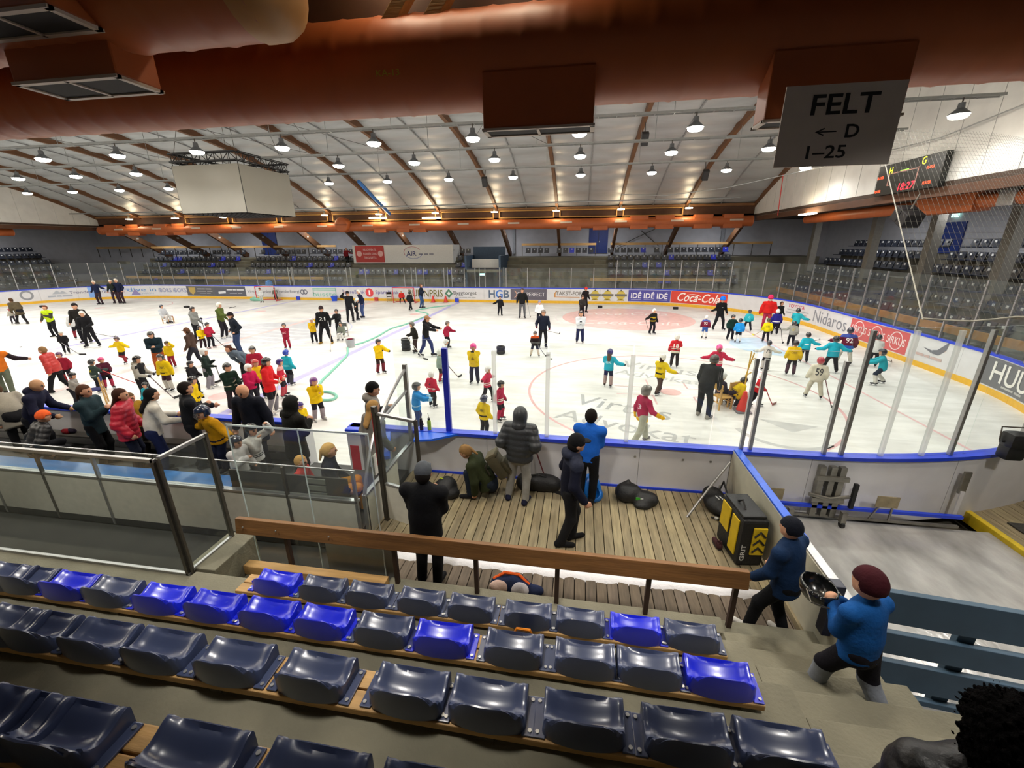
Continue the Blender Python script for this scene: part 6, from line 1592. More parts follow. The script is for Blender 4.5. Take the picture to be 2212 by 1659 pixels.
K('child in crimson and yellow coat with grey helmet and pale trousers', (1381, 955), (1399, 829), 60, '#a02048', '#6c6a66', style='jacket', stripes=((-.6, -.08, '#d9a80e'),), l='#a8ab9c', glove='#d9a80e', cuff='#d9a80e', arms=('down', 'out'), pose='walk', hem=-.09, shoe='#77757a', num=('3', '#d6b8c4', .08))
r = A('coach in dark grey jacket and patterned helmet bending over a chair', (1518, 900), (1523, 774), 40, '#26282a', ('helmet', '#3a3632'), lean=24, H=1.76, arms=('low', 'low'), l='#1e1f22', shoe='#8d8a84', bulk=1.08)
K('child in dark jersey sitting on the wooden chair before the coach', (1550, 872), (1548, 815), 70, '#2a2030', '#c9cbc6', pose=((-.09, .2), (.09, .2)), hipz=.32, H=1.15, stripes=((.2, .4, '#b8a018'),), arms=('low', 'low'))
K('girl in red jersey with pink helmet behind the coach in grey', (1543, 826), (1539, 746), 10, '#bc2448', '#e0408c', g=('helmet', '#e0408c', 'pony'), hair='#8a5a40', arms=('out', 'out'), stripes=ST2)
K('child in yellow jersey stooping over with a black helmet', (1583, 878), (1601, 810), 60, '#d8b80c', '#16161a', lean=60, H=1.2, arms=('low', 'low'), stripes=YST, l='#2a1d2a', hipz=.40)
r = K('child in red and white jersey with stick behind the steel posts', (1628, 878), (1642, 808), 100, '#b8202a', '#d9d4cc', stripes=((.3, .5, '#e0d8d0'),), lean=12, arms=('stick', 'stick'), pose='walk')
stick('red hockey stick of the child behind the steel posts', r['hand'][1], gp(1668, 876), shaft='#a8302c', bladec='#8a5a50')
K('child in white jersey numbered 78 with arms out', (1651, 801), (1652, 737), 10, '#c6c5bd', '#2a2c34', num=('78', '#33343a', .13), arms=('out', 'out'), l='#1e1c22', sock='#a9a9a4')
r = K('child in cream jersey numbered 59 with red cap helmet and stick', (1755, 860), (1766, 773), 15, '#cfcab8', '#a8283a', num=('59', '#2a2c36', .17), arms=('relax', 'relax'), l='#bdb8a6', pose='wide', bulk=1.1)
stick('maroon hockey stick of the child numbered 59', r['hand'][1], gp(1795, 880), shaft='#6a2a34', blade=.22)
K('child in maroon and blue jersey numbered 92 near the crease', (1520, 732), (1524, 683), 15, '#6c1c34', '#e2ddd8', num=('92', '#e4e0dc', .12), yoke='#4a5a9a', stripes=((-.4, -.02, '#33589c'),), sock='#d0ccc4', l='#33589c')
K('child in dark green jersey beside the blue one near the crease', (1575, 735), (1583, 681), 170, '#12302a', '#15181a', arms=('out', 'relax'))
K('child in bright blue jersey kneeling on the crease edge', (1592, 741), (1590, 689), 15, '#1f86cc', '#1c2024', stripes=((.0, .06, '#9ac8e4'), (.14, .18, '#9ac8e4')), sock='#d0d0cc')
K('child in teal jersey facing away in front of the far boards', (1613, 716), (1614, 670), 8, '#2ba6b4', '#232630', num=('O', '#8cd4d8', .1), stripes=((.0, .08, '#7cccd0'),), pose='wide')
A('adult in black tracksuit with an oversized blue cap', (1550, 713), (1555, 652), 170, '#121214', ('bighat', '#1b6ad8'), pose='wide', stripes=((.6, .64, '#d0d0cc'),), arms=('relax', 'back'), H=1.72)
person('adult in red costume jacket with an oversized pink cap', foot=(1652, 712), head=(1659, 652), f=200, H=1.75, t='#c6201e', style='jersey', l='#a8304e', g=('bighat', '#c82a5c'), shoe='skate', arms=('relax', 'down'), glove='#2a2438', skin='#d8c8b4', bulk=1.15)
A('adult in dark jacket standing behind the red costume', (1676, 712), (1675, 652), 150, '#171b1a', ('hair',))
K('child in navy jersey with white helmet beside the red costume', (1671, 724), (1673, 669), 15, '#241f74', '#e4e2dc', stripes=((.0, .08, '#d8d6d4'), (.4, .45, '#241f74', 1)))
r = K('child in yellow jersey with stick at the back of the crease', (1652, 740), (1655, 689), 10, '#dcc810', '#3a3a22', num=('OBK', '#7c7410', .08), l='#221c22')
stick('yellow-bladed hockey stick reaching left of the crease', r['hand'][0], gp(1628, 725), shaft='#b89a6a', bladec='#d8cf2a')
K('child in teal jersey under the red TOYOTA lettering', (1713, 726), (1716, 667), 30, '#26a0ae', '#20262c', arms=('fwd', 'out'))
r = K('child in grey jersey with dark helmet and stick by the right boards', (1706, 748), (1711, 695), 20, '#8f8f86', '#26242a', num=('O', '#b8ac50', .1), arms=('out', 'relax'))
stick('dark hockey stick of the child in the grey jersey', r['hand'][0], gp(1690, 742), shaft='#2a2622')
r = K('child in teal jersey with dark trousers holding a stick to the right', (1734, 784), (1732, 719), 10, '#22a0b4', '#1c1e24', arms=('relax', 'out'), stripes=((.3, .36, '#c8dcdc'),))
stick('dark hockey stick pointing at the right boards', r['hand'][0]+Vector((0, 0, .2)), gp(1770, 735), shaft='#26262a')
K('child in yellow jersey with brown patch on the back', (1705, 811), (1719, 738), 20, '#d2ae12', '#1e1a1e', num=('OBK', '#7a5c1c', .06), sock='#4a3440', arms=('relax', 'relax'))
K('child in teal jersey with arms bowed and black trousers', (1790, 805), (1792, 726), 12, '#1f9cb2', '#17191e', arms=('out', 'out'), l='#17171c', bulk=1.1, pose='wide')
K('child in maroon and blue jersey numbered 92 by the SIRKUS board', (1820, 787), (1831, 708), 15, '#5c1a30', '#1e2236', num=('92', '#dcd8d8', .13), yoke='#3a4a92', stripes=((-.5, -.0, '#2a5aa8'),), l='#b5b0a4', bulk=1.15, arms=('out', 'relax'), pose='wide')
K('child in white shirt in front of the SIRKUS board', (1882, 792), (1884, 724), 30, '#d0d0ce', '#232a34', arms=('relax', 'fwd'))
r = K('child in teal jersey lunging with arms stretched left', (1895, 830), (1900, 751), -60, '#1f98a8', '#1c1e2c', pose='lunge', lean=15, H=1.25, arms=('reach', 'reach'), l='#232c3c', sock='#c0beb6')
stick('black hockey stick behind the lunging child in teal', r['hand'][1]+Vector((.5, .1, .1)), gp(1925, 783), shaft='#2a2a2c')

# ---------------------------------------------------------------- parents and players at the bench
def B(label, head, f, H, **k):
    d = dict(z=DZ, style='jacket', pose='stand', shoe='#1c1a1c'); d.update(k)
    return person(label, head=head, f=f, H=H, **d)
B('person in beige-grey jacket bending forward at the left edge', (-8, 852), -75, 1.7, t='#8d877a', g=('hair',), l='#131316', lean=48, style='coat', pos=(5.35, -.35), arms=('low', 'low'))
B('man with shaved head in navy hooded jacket leaning on the boards', (91, 818), 60, 1.78, t='#14162c', g=('bald',), l='#16161a', lean=22, style='hoodie', arms=('lean', 'lean'), skin='#b58a66')
B('crouching person in black jacket with pink and orange knitted hat', (101, 887), 20, 1.62, t='#101014', g=('beanie', '#e8602c'), l='#15151a', hipz=.28, pose=((-.1, .12), (.1, .02)), lean=25, pos=(6.75, -.9), style='puffer')
B('woman in teal-grey jacket with ponytail facing right', (177, 833), 70, 1.72, t='#1f3238', g=('pony',), hair='#4a2f20', l='#0f0f12', arms=('hold', 'hold'), coat=.05, lean=2)
B('woman in red puffer jacket with brown hair', (256, 841), 55, 1.72, t='#a8122c', style='puffer', g=('long',), hair='#3c2218', l='#14182a', arms=('relax', 'relax'), coat=.04)
B('person in mustard jacket with long hair behind the red puffer', (277, 850), 80, 1.42, t='#8f6a12', g=('long',), hair='#5c442a', l='#2a2620')
B('woman in white sweater and jeans with black hair', (326, 840), 30, 1.72, t='#c9c5bb', style='sweater', g=('long',), hair='#120e10', l='#141c40', arms=('lean', 'lean'), lean=12)
B('man in black jacket with short dark hair by the boards', (397, 827), 35, 1.78, t='#16181d', g=('hair',), hair='#1c1410', l='#17171c', arms=('lean', 'hold'), lean=4)
B('young player in amber jersey and navy cage helmet on the bench side', (425, 886), 195, 1.42, t='#c08a0c', style='jersey', kid=True, g=('cagehelmet', '#16223c'), l='#171c33', shoe='skate', glove='#1d1c30', arms=('out', 'out'), stripes=((-.05, .02, '#1c1c30'),), num=('A', '#5a3c0c', .05, 1), lean=18)
B('bald man in long dark coat looking down', (524, 828), 175, 1.84, t='#10131f', style='coat', g=('bald',), l='#15151c', arms=('down', 'down'), nod=20, skin='#c99473', fine=True, front=None)
B('child in white jersey and glossy black helmet with raised hand', (540, 916), 95, 1.25, t='#c9c9c6', style='jersey', kid=True, g=('helmet', '#0d0f10'), arms=('up', 'face'), stripes=((.0, .05, '#2a2c34'), (.12, .16, '#2a2c34')))
B('child in white jersey and navy helmet with face turned right', (532, 948), 90, 1.2, t='#cac8c8', style='jersey', kid=True, g=('helmet', '#141b30'), arms=('relax', 'hold'), pos=(11.42, -1.2))
B('person in long black hooded coat at the bench gate', (627, 860), 25, 1.72, t='#141412', style='coat', g=('hood',), l='#121215', arms=('hold', 'hold'), bulk=1.15)
B('blond child in red top sitting on the dark bench', (662, 988), 80, 1.2, t='#b8332e', style='sweater', kid=True, g=('hair',), hair='#b58c4e', l='#2a2a34', pose=((-.08, .22), (.08, .22)), hipz=.37, pos=(12.72, -1.4), arms=('low', 'low'))
B('seated woman in navy jacket with blond ponytail and mustard trousers', (700, 970), 60, 1.66, t='#171a26', g=('pony',), hair='#b8935a', l='#b5781c', pose=((-.07, .27), (.07, .27)), hipz=.28, pos=(13.2, -1.38), arms=('low', 'low'), hem=-.02)
B('man in black jacket and beanie with grey hood at the gate', (794, 835), 60, 1.8, t='#131316', g=('beanie', '#101012'), l='#121216', style='hoodie', yoke='#8d8a86', pos=(13.28, .02), arms=('hold', 'hold'))
B('woman in grey coat with long blond hair behind the glass gate', (836, 908), 30, 1.7, t='#77736d', style='coat', g=('long',), hair='#a8824e', l='#4a4a50', pos=(13.62, -.62))

# ---------------------------------------------------------------- people on the deck and the stairs
def D(label, **k):
    d = dict(z=DZ, style='jacket', pose='stand', fine=True); d.update(k)
    return person(label, **d)
D('man in black jacket and grey cap standing behind the brown rail', foot=(930, 1262), H=1.74, head=(912, 1020), f=0, t='#0b0c10', g=('cap', '#4c5056'), l='#0a0a0d', hair='#17120f', shoe='#15151a', arms=(('hold'), ('hold')), bulk=1.12, coat=.03, turn=-8)
D('man in grey hooded puffer jacket and light grey sweatpants', foot=(1122, 1078), H=1.68, head=(1128, 886), f=8, t='#33363a', style='puffer', g=('hood',), l='#8f8d88', shoe='#1a1c33', arms=('pocket', 'pocket'), pose=((-.11, -.02), (.08, -.06)), coat=.01, bulk=1.05)
D('man in bright blue fleece jacket with short dark hair', foot=(1265, 1083), H=1.68, head=(1250, 903), f=12, t='#1a5fc4', g=('hair',), hair='#17120f', l='#0f1016', arms=('hold', 'hold'), shoe='#17171c')
D('man in navy jacket and black cap walking across the deck', foot=(1225, 1172), H=1.76, head=(1232, 937), f=75, t='#0b0e20', g=('cap', '#0c0c0f'), hair='#14100e', l='#17171a', shoe='#101012', pose=((-.04, .05), (.04, -.06)), arms=('relax', 'relax'), style='hoodie', yoke='#242838')
D('woman in olive parka crouching over a bag with a backpack on', pos=(15.52, -.52), H=1.68, f=-85, t='#2a301a', style='coat', g=('pony',), hair='#8a6a42', l='#1c2430', hipz=.17, pose=((-.09, .12), (.09, -.05)), lean=38, nod=22, arms=('low', 'low'), shoe='#1a1a1c', hem=-.05)
D('man in dark blue jacket and beanie leaning against the white wall', foot=(1672, 1378), H=1.55, head=(1702, 1122), f=-40, t='#10294a', g=('beanie', '#10141f'), l='#0d0e13', shoe='#b5b3ae', arms=('low', 'low'), pose=((-.1, .14), (.06, -.02)), lean=8, coat=.03, bulk=1.1, z=.34)
BOY = D('boy in blue jacket and maroon beanie carrying a black helmet down the steps', pos=(19.25, -3.9), H=1.36, f=-25, t='#0e4a8a', kid=True, g=('beanie', '#3a0f18'), l='#12101a', sock='#7d828c', shoe='#2a2228', arms=('hold', 'hold'), pose=((-.09, .12, .0), (.1, -.16, .02)), z=.92, bulk=1.12, coat=.01, lean=8)
q = CAM+1.5*ray((2205, 1685))
D('person in black jacket with a furry black hat at the stair edge', pos=(q[0], q[1]), H=float(q[2])-1.13+.2, f=10, t='#0a0a0c', g=('fur', '#0b0a0a'), l='#0d0d10', shoe='#101012', z=1.13, style='puffer', bulk=1.2, fine=False, cell=.02)
# lone figure on the far stand
q = at(748, 545, y=31.6)
person('person in red top and black skirt bending on the far stand', pos=(float(q[0]), 31.6), z=float(tier(3)[1]), H=1.6, f=150, t='#7a1a22', style='sweater', l='#141416', g=('hair',), lean=22, pose='walk', arms=('out', 'low'), shoe='#141416')
# ---------------------------------------------------------------- things on the ice
def goal(px0, px1, py, f, label):
    a, b = gp(px0, py), gp(px1, py); w_ = 1.83; c = (a+b)/2; c = np.array([c[0], 25.75, 0])
    r = tag(empty('hockey_goal', c, f), label, 'goal'); red = mat('goal_red', '#c8303a', .4, var=.04); h, dp = 1.22, 1.0
    for sx in (-1, 1): MB().tube([(sx*w_/2, 0, 0), (sx*w_/2, 0, h)], .03, 10).build('goal_post', red, r, True)
    MB().tube([(-w_/2, 0, h), (w_/2, 0, h)], .03, 10).build('crossbar', red, r, True)
    MB().tube([(-w_/2, 0, .03), (-w_/2-.05, dp*.7, .03), (-w_/4, dp, .03), (w_/4, dp, .03), (w_/2+.05, dp*.7, .03), (w_/2, 0, .03)], .028, 8).build('base_frame', red, r, True)
    MB().tube([(-w_/2, 0, h), (-w_/4, .5, h), (w_/4, .5, h), (w_/2, 0, h)], .02, 8).build('top_frame', mat('goal_white', '#d8d8d6', .5), r, True)
    mb = MB()
    for i in range(15):
        x = -w_/2+w_*i/14; y0 = .5 if abs(x) < w_/4 else .5*(w_/2-abs(x))/(w_/4); y1 = dp if abs(x) < w_/4 else dp*.7+dp*.3*(w_/2-abs(x))/(w_/4)
        mb.tube([(x, y0, h), (x, y1, .03)], .004, 3, caps=False)
    for k in range(9):
        z = .1+k*.125; t = z/h; y = dp+(.5-dp)*t
        mb.tube([(-w_/2, .02, z), (-w_/2+.02, dp*.7*(1-t)+.02, z), (-w_/4, y, z), (w_/4, y, z), (w_/2-.02, dp*.7*(1-t)+.02, z), (w_/2, .02, z)], .004, 3, caps=False)
    mb.build('goal_net', mat('net_white', '#cfcfcb', .9, var=0), r)
goal(573, 617, 647, .0, 'red hockey goal with white net pushed against the boards by the teal lettering')
goal(853, 904, 653, .0, 'red hockey goal with white net against the boards before the BUNNPRIS lettering')
def chair(px, py, rz, label, seat='#8a3a34', wood='#b58a52', back=None, h=.45, z=0.0, pos=None):
    c = gp(px, py, z) if pos is None else pos; r = tag(empty('wooden_chair', c, rz), label, 'chair'); wm = mat('chair_'+wood.strip('#'), wood, .5, var=.15, scale=6); sm = cloth(seat)
    boxo('seat', -.2, .2, -.2, .2, h-.03, h, sm, r, .01)
    for sx in (-1, 1):
        boxo('leg', sx*.19-.018, sx*.19+.018, .16, .2, 0, h-.03, wm, r); boxo('leg', sx*.19-.018, sx*.19+.018, -.22, -.18, 0, h+.38, wm, r)
    boxo('backrest', -.2, .2, -.225, -.2, h+.2, h+.38, cloth(back or seat), r, .008)
    for z_ in (.18,): boxo('stretcher', -.18, .18, .17, .19, z_, z_+.025, wm, r); boxo('stretcher', -.18, .18, -.21, -.19, z_, z_+.025, wm, r)
chair(0, 0, -PI/2, 'wooden chair with red seat under the seated player on the ice', '#93403a', pos=gp(359, 698)+np.array([.15, .05, 0]), h=.42)
chair(214, 874, 2.4, 'wooden chair with navy cloth seat and back beside the charcoal jersey', '#2a2c5c', '#c09a5c', h=.5)
chair(842, 652, .4, 'dark-backed wooden chair near the far right goal', '#221d1c', '#a8905c')
chair(742, 733, PI, 'light chair carrying the child with white leg pads', '#5a5c58', '#b5b2aa', pos=gp(741, 728), h=.32)
chair(1555, 895, -1.2, 'pale wooden chair in front of the bending coach', '#b08a4a', '#c39a58', pos=gp(1556, 880), h=.36)
chair(1592, 880, .5, 'pale wooden chair beside the stooping yellow child', '#b58e50', '#c39a58', pos=gp(1570, 872), h=.36)
def cone(px, py, h, label, base='#77757a', col='#cf3326'):
    c = gp(px, py); r = tag(empty('traffic_cone', c), label, 'cone')
    n = 16; pf = [(.17, .03), (.045, h-.01), (.03, h)]
    v = [(a*math.cos(2*PI*k/n), a*math.sin(2*PI*k/n), z_) for a, z_ in pf for k in range(n)]
    f = [(q*n+k, q*n+(k+1) % n, (q+1)*n+(k+1) % n, (q+1)*n+k) for q in range(2) for k in range(n)]+[tuple(2*n+k for k in range(n))]
    MB().add(v, f).build('cone_body', mat('cone_'+col.strip('#'), col, .5, var=.05), r, True)
    MB().bbox(-.2, .2, -.2, .2, 0, .05, .02).build('cone_base', mat('cb_'+base.strip('#'), base, .7), r)
cone(1603, 889, .6, 'red cone with grey foot below the wooden hurdle'); cone(1592, 858, .5, 'red cone behind the stooping yellow child')
cone(936, 653, .55, 'red cone under the PRIS letters', '#b03028'); cone(963, 653, .55, 'red cone beside the green diamond logo', '#b03028')
mb = tag(empty('practice_hurdle', gp(1600, 880)), 'yellow wooden stick frame leaning on the cone', 'hurdle')
WY = mat('hurdle_wood', '#c9a23c', .6, var=.15)
p0 = Vector(gp(1600, 880)); 
for a, b in (((0, 0, .45), (.12, .25, 1.6)), ((.05, .5, .05), (.22, .3, 1.55)), ((.05, .2, .9), (.25, .35, .95)), ((.1, .2, 1.35), (.3, .35, 1.38))): MB().tube([a, b], .017, 6).build('frame_stick', WY, mb)
def tyres(px, py, n, label, r_=.2, h=.14):
    c = gp(px, py)
    for i in range(n):
        r = tag(empty('rubber_ring', (c[0], c[1], i*h)), label, 'tyre', label)
        m = 20; pf = [(.11, .01), (r_-.03, 0), (r_, .03), (r_, h-.03), (r_-.03, h), (.11, h-.01), (.09, h/2)]
        v = [(a*math.cos(2*PI*k/m), a*math.sin(2*PI*k/m), z_) for a, z_ in pf for k in range(m)]
        f = [(q*m+k, q*m+(k+1) % m, ((q+1) % 7)*m+(k+1) % m, ((q+1) % 7)*m+k) for q in range(7) for k in range(m)]
        MB().add(v, f).build('ring', mat('rubber_black', '#1b1b1c', .8, var=.1), r, True)
tyres(878, 757, 4, 'black rubber ring in the stack the child in black leans on'); tyres(1082, 764, 2, 'black rubber ring in the low stack right of the pink helmet', .19, .17)
def bucket(px, py, h, col, label, r0=.13, r1=.17, handle=True):
    c = gp(px, py); r = tag(empty('bucket', c), label, 'bucket'); n = 20; pf = [(r0-.01, .0), (r0, 0), (r1, h), (r1+.012, h), (r1+.012, h-.02), (r1-.012, h), (r0-.012, .02)]
    v = [(a*math.cos(2*PI*k/n), a*math.sin(2*PI*k/n), z_) for a, z_ in pf for k in range(n)]; f = [(q*n+k, q*n+(k+1) % n, (q+1)*n+(k+1) % n, (q+1)*n+k) for q in range(6) for k in range(n)]+[tuple(6*n+k for k in range(n))]
    MB().add(v, f).build('pail', mat('pail_'+col.strip('#'), col, .4, var=.05), r, True)
    MB().tube([(r1*math.cos(a), r1*math.sin(a)*.2, h+.02-.16*math.sin(a)) for a in [PI*k/8 for k in range(9)]], .006, 5).build('handle', STEEL, r)
    return r
bucket(723, 650, .42, '#1c4fd0', 'blue bucket by the far boards', .2, .28); b = bucket(758, 750, .38, '#9fa3a4', 'grey bucket beside the blue line with a dark red rag', .17, .2)
MB().bbox(-.1, .1, -.1, .1, .34, .42, .04).build('rag', cloth('#6a2030'), b)
for px, py, lb in ((93, 664, 'small black weight lying near the brown coat'), (404, 665, 'small black weight lying far out left of the green jacket'), (1296, 665, 'black weight on the far edge of the red disc'), (1459, 668, 'black weight near the red advertisement')):
    c = gp(px, py); tag(MB().bbox(c[0]-.17, c[0]+.17, c[1]-.12, c[1]+.12, 0, .16, .03).build('rubber_weight', mat('rubber_black', '#1b1b1c')), lb, 'weight')
pts_ = [(973, 661), (940, 664), (905, 670), (900, 673), (925, 680), (880, 700), (845, 711), (815, 728), (785, 741), (766, 746)]
def hose(pts_, label):
    P = [np.array(gp(*q)) for q in pts_]; Q = []
    for i in range(len(P)-1):
        for k in range(4):
            t = k/4; a = P[max(i-1, 0)]; b = P[i]; c = P[i+1]; d = P[min(i+2, len(P)-1)]
            Q.append(.5*((2*b)+(-a+c)*t+(2*a-5*b+4*c-d)*t*t+(-a+3*b-3*c+d)*t**3))
    Q.append(P[-1]); tag(MB().tube([(q[0], q[1], .03) for q in Q], .045, 8).build('teal_hose', mat('hose_teal', '#79b8a2', .6, var=.08), None, True), label, 'hose')
hose(pts_, 'teal hose running from the grey bucket to the far boards')
hose([(751, 753), (750, 768), (735, 785), (712, 808), (694, 826), (688, 846), (712, 849), (727, 857), (716, 866), (688, 866)], 'teal hose looping behind the girl with the purple helmet')
c = gp(555, 650); tag(MB().tube([(c[0]-.7, c[1]+.2, .1), (c[0]-.2, c[1], .16), (c[0]+.5, c[1]+.1, .08)], [.12, .2, .1], 8).build('teal_cloth', mat('hose_teal', '#79b8a2'), None, True), 'heap of teal cloth beside the far left goal', 'cloth')
c = at(581, 612, y=27.6); tag(MB().tube([(c[0], 27.6, c[2]-.25), (c[0], 27.6, c[2]-.1), (c[0], 27.6, c[2]+.15), (c[0], 27.6, c[2]+.28)], [.2, .3, .27, .05], 14).build('blue_ball', mat('ball_blue', '#2a7fd0', .4), None, True), 'blue ball-shaped bin behind the glass above the far left goal', 'ball')
for x, lb, col in ((float(at(813, 647, y=26.85)[0]), 'small red wedge marking the centre line at the boards', '#c0343a'), (float(at(644, 644, y=26.85)[0]), 'small blue block on the kick plate left of the teal lettering', '#2a3fc0'), (float(at(987, 651, y=26.85)[0]), 'small blue block on the kick plate by the thick blue line', '#2a3fc0')):
    tag(MB().bbox(x-.16, x+.16, 26.8, 26.885, .02, .3, .01).build('line_marker', mat('mk_'+col.strip('#'), col, .5)), lb, 'marker')
stick('lone dark hockey stick lying on the ice near the green jacket', gp(510, 662, .04), gp(500, 665), shaft='#55555a')

# ---------------------------------------------------------------- bags and belongings on the deck
def blob(name, prims, m, root, cell=.02, k=.03, cut=None, rip=None):
    fn = field(prims, k, cut, rip); V, F = nets(fn, *pbounds(prims), cell); return link(name, fast_mesh(name, V, F, [m]), root)
Bx = np.eye(3); av = lambda *q: np.array(q, float)
wr = lambda s_, a_: (lambda P: a_*np.sin(P[:, 0]*s_+3*P[:, 2])*np.sin(P[:, 1]*s_*.8+1)*np.cos(P[:, 2]*s_*.6))
BAGB = mat('bag_black', '#111113', .6, var=.15, scale=12, bump=.3, bscale=40)
c = gp(1162, 1060, DZ); r = tag(empty('duffel_bag', (c[0], c[1]+.05, DZ)), 'black duffel bag lying behind the man in grey sweatpants', 'bag')
blob('bag_body', [('c', av(-.25, 0, .13), av(.27, 0, .13), .15, .14), ('c', av(-.1, -.05, .2), av(.2, .02, .2), .1, .1)], BAGB, r, .02, .06, lambda P, d: np.maximum(d, -P[:, 2]), wr(16, .012)); MB().tube([(-.15, -.05, .28), (0, -.1, .36), (.15, -.05, .28)], .012, 6).build('bag_handle', BAGB, r, True)
c = gp(1372, 1082, DZ); r = tag(empty('sports_bag', (c[0], c[1], DZ)), 'crumpled black sports bag with a green and white badge', 'bag')
blob('bag_body', [('e', av(-.12, .05, .12), av(.22, .2, .17), Bx), ('e', av(.15, -.03, .08), av(.22, .18, .12), Bx), ('c', av(-.2, .1, .2), av(-.12, .12, .3), .06, .03), ('e', av(.1, -.16, .04), av(.16, .1, .06), Bx)], BAGB, r, .018, .05, lambda P, d: np.maximum(d, -P[:, 2]), wr(20, .014))
mb = MB(); mb.box(-.02, .05, -.16, -.152, .12, .17); mb.build('badge', mat('badge_green', '#3aa02a', .6), r); mb = MB(); mb.box(.055, .1, -.165, -.157, .12, .16); mb.build('badge', mat('badge_white', '#c9c9c6', .6), r)
c = gp(1268, 1080, DZ); r = tag(empty('blue_sack', (c[0]+.03, c[1]+.15, DZ)), 'open blue sack bag behind the walking man', 'bag')
blob('bag_body', [('e', av(0, 0, .16), av(.2, .16, .24), Bx), ('e', av(.08, -.08, .08), av(.16, .16, .12), Bx)], mat('bag_blue', '#0f6ac4', .4, var=.12, scale=9), r, .018, .05, lambda P, d: np.maximum(np.maximum(d, -P[:, 2]), -d_ell(P, av(.08, -.16, .16), av(.09, .1, .1), Bx)), wr(14, .01))
c = gp(960, 1072, DZ); r = tag(empty('kit_bag', (c[0], c[1]+.1, DZ)), 'black kit bag in front of the crouching woman', 'bag')
blob('bag_body', [('e', av(0, 0, .13), av(.2, .22, .17), Bx), ('e', av(.12, -.1, .08), av(.16, .12, .1), Bx)], BAGB, r, .018, .05, lambda P, d: np.maximum(d, -P[:, 2]), wr(18, .014))
MB().tube([(-.1, .0, .3), (.05, -.02, .28)], .012, 6).build('yellow_strap', mat('strap_lime', '#b5c41e', .6), r)
# backpack on the crouching woman
r = tag(empty('backpack', (15.78, -.5, DZ+.62)), 'olive backpack on the back of the crouching woman', 'backpack')
M = Matrix.Rotation(-.62, 4, 'Y'); PKM = mat('pack_olive', '#4a4430', .7, var=.15, scale=10)
mb = MB(); mb.bbox(-.10, .10, -.15, .15, -.24, .22, .06, 0, M); mb.build('pack_body', PKM, r, True); mb = MB(); mb.bbox(.09, .17, -.12, .12, -.2, .05, .035, 0, M); mb.build('front_pocket', PKM, r, True)
mb = MB(); mb.bbox(-.09, .12, -.14, .14, .17, .25, .035, 0, M); mb.build('top_flap', mat('pack_flap', '#57503a', .7, var=.1), r, True)
MB().tube([(-.12, -.12, .14), (-.2, -.14, .0), (-.12, -.13, -.15)], .016, 6).build('shoulder_strap', mat('pack_strap', '#2e2a20', .7), r, True)
c = gp(1580, 1110, DZ); r = tag(empty('backpack', (19.40, c[1]+.12, DZ)), 'black backpack with white marks lying by the white wall', 'backpack')
blob('pack_body', [('e', av(0, 0, .1), av(.2, .3, .14), Bx), ('e', av(-.03, .18, .14), av(.16, .14, .15), Bx)], BAGB, r, .018, .05, lambda P, d: np.maximum(d, -P[:, 2]), wr(18, .01))
MB().tube([(.1, .25, .2), (.16, .3, .34), (.12, .12, .36), (.16, -.05, .22)], .014, 6).build('shoulder_strap', BAGB, r, True)
for k in (0, 1): MB().tube([(-.05+.06*k, -.02, .245), (-.01+.06*k, -.1, .235)], .01, 5).build('white_mark', mat('badge_white', '#c9c9c6'), r)
c = gp(1625, 1205, DZ); r = tag(empty('hockey_bag', (19.40, c[1]+.02, DZ), .12), 'tall black and yellow upright hockey bag marked GRIT', 'bag')
GY = mat('grit_yellow', '#d6b414', .5, var=.08)
MB().bbox(-.16, .18, -.2, .42, 0, .72, .04).build('bag_body', BAGB, r)
MB().bbox(-.175, -.16, -.12, .06, .12, .66, .004).build('yellow_panel', GY, r); MB().bbox(-.175, -.16, .12, .36, .3, .68, .004).build('yellow_panel', GY, r); MB().bbox(-.15, .16, -.16, .38, .72, .76, .02).build('lid', BAGB, r)
MB().bbox(-.02, .16, -.225, -.2, .2, .62, .03).build('front_pocket', GY, r)
for k in range(3): mb = MB(); mb.tube([(.0, -.23, .25+.12*k), (.07, -.235, .33+.12*k), (.14, -.23, .25+.12*k)], .014, 5); mb.build('black_chevron', BAGB, r)
v, f = text_fit('GRIT', .26, .06, .02); link('lettering', newmesh('lettering', [(-.1+b_*-1.0, -.204, .22+a_) for a_, b_ in v], f, mat('badge_white', '#c9c9c6')), r)
MB().tube([(-.05, .0, .76), (-.05, .1, .84), (-.05, .2, .76)], .014, 6).build('bag_handle', BAGB, r, True)
def shoe(px, py, rz, col, label, z=DZ, s_=1.0):
    c = gp(px, py, z); r = tag(empty('shoe', (c[0], c[1], z), rz), label, 'shoe')
    blob('upper', [('c', av(0, -.08, .045), av(0, .09, .035), .042, .036), ('c', av(0, -.075, .05), av(0, -.06, .095), .04, .042)], cloth(col), r, .012, .02, lambda P, d: np.maximum(np.maximum(d, .012-P[:, 2]), -d_cone(P, av(0, -.07, .08), av(0, -.05, .16), .026, .034)))
    mb = MB(); mb.prism([(.04*math.cos(a)*(1 if abs(math.sin(a)) < .5 else 1), .125*math.sin(a)) for a in [2*PI*k/16 for k in range(16)]], 'z', 0, .018); mb.build('sole', mat('sole_dark', '#2c2826', .8), r)
    return r
for px, py, rz, col, lb in ((1548, 1178, .1, '#3a1f22', 'maroon shoe standing alone on the deck by the hockey bag'), (1572, 1172, .1, '#2a2422', 'dark shoe beside the maroon one'), (1575, 1150, -1.4, '#201e1f', 'black shoe next to the hockey bag, further one'), (1580, 1135, -1.4, '#1f1d1e', 'black shoe against the hockey bag, nearer the backpack')): shoe(px, py, rz, col, lb)
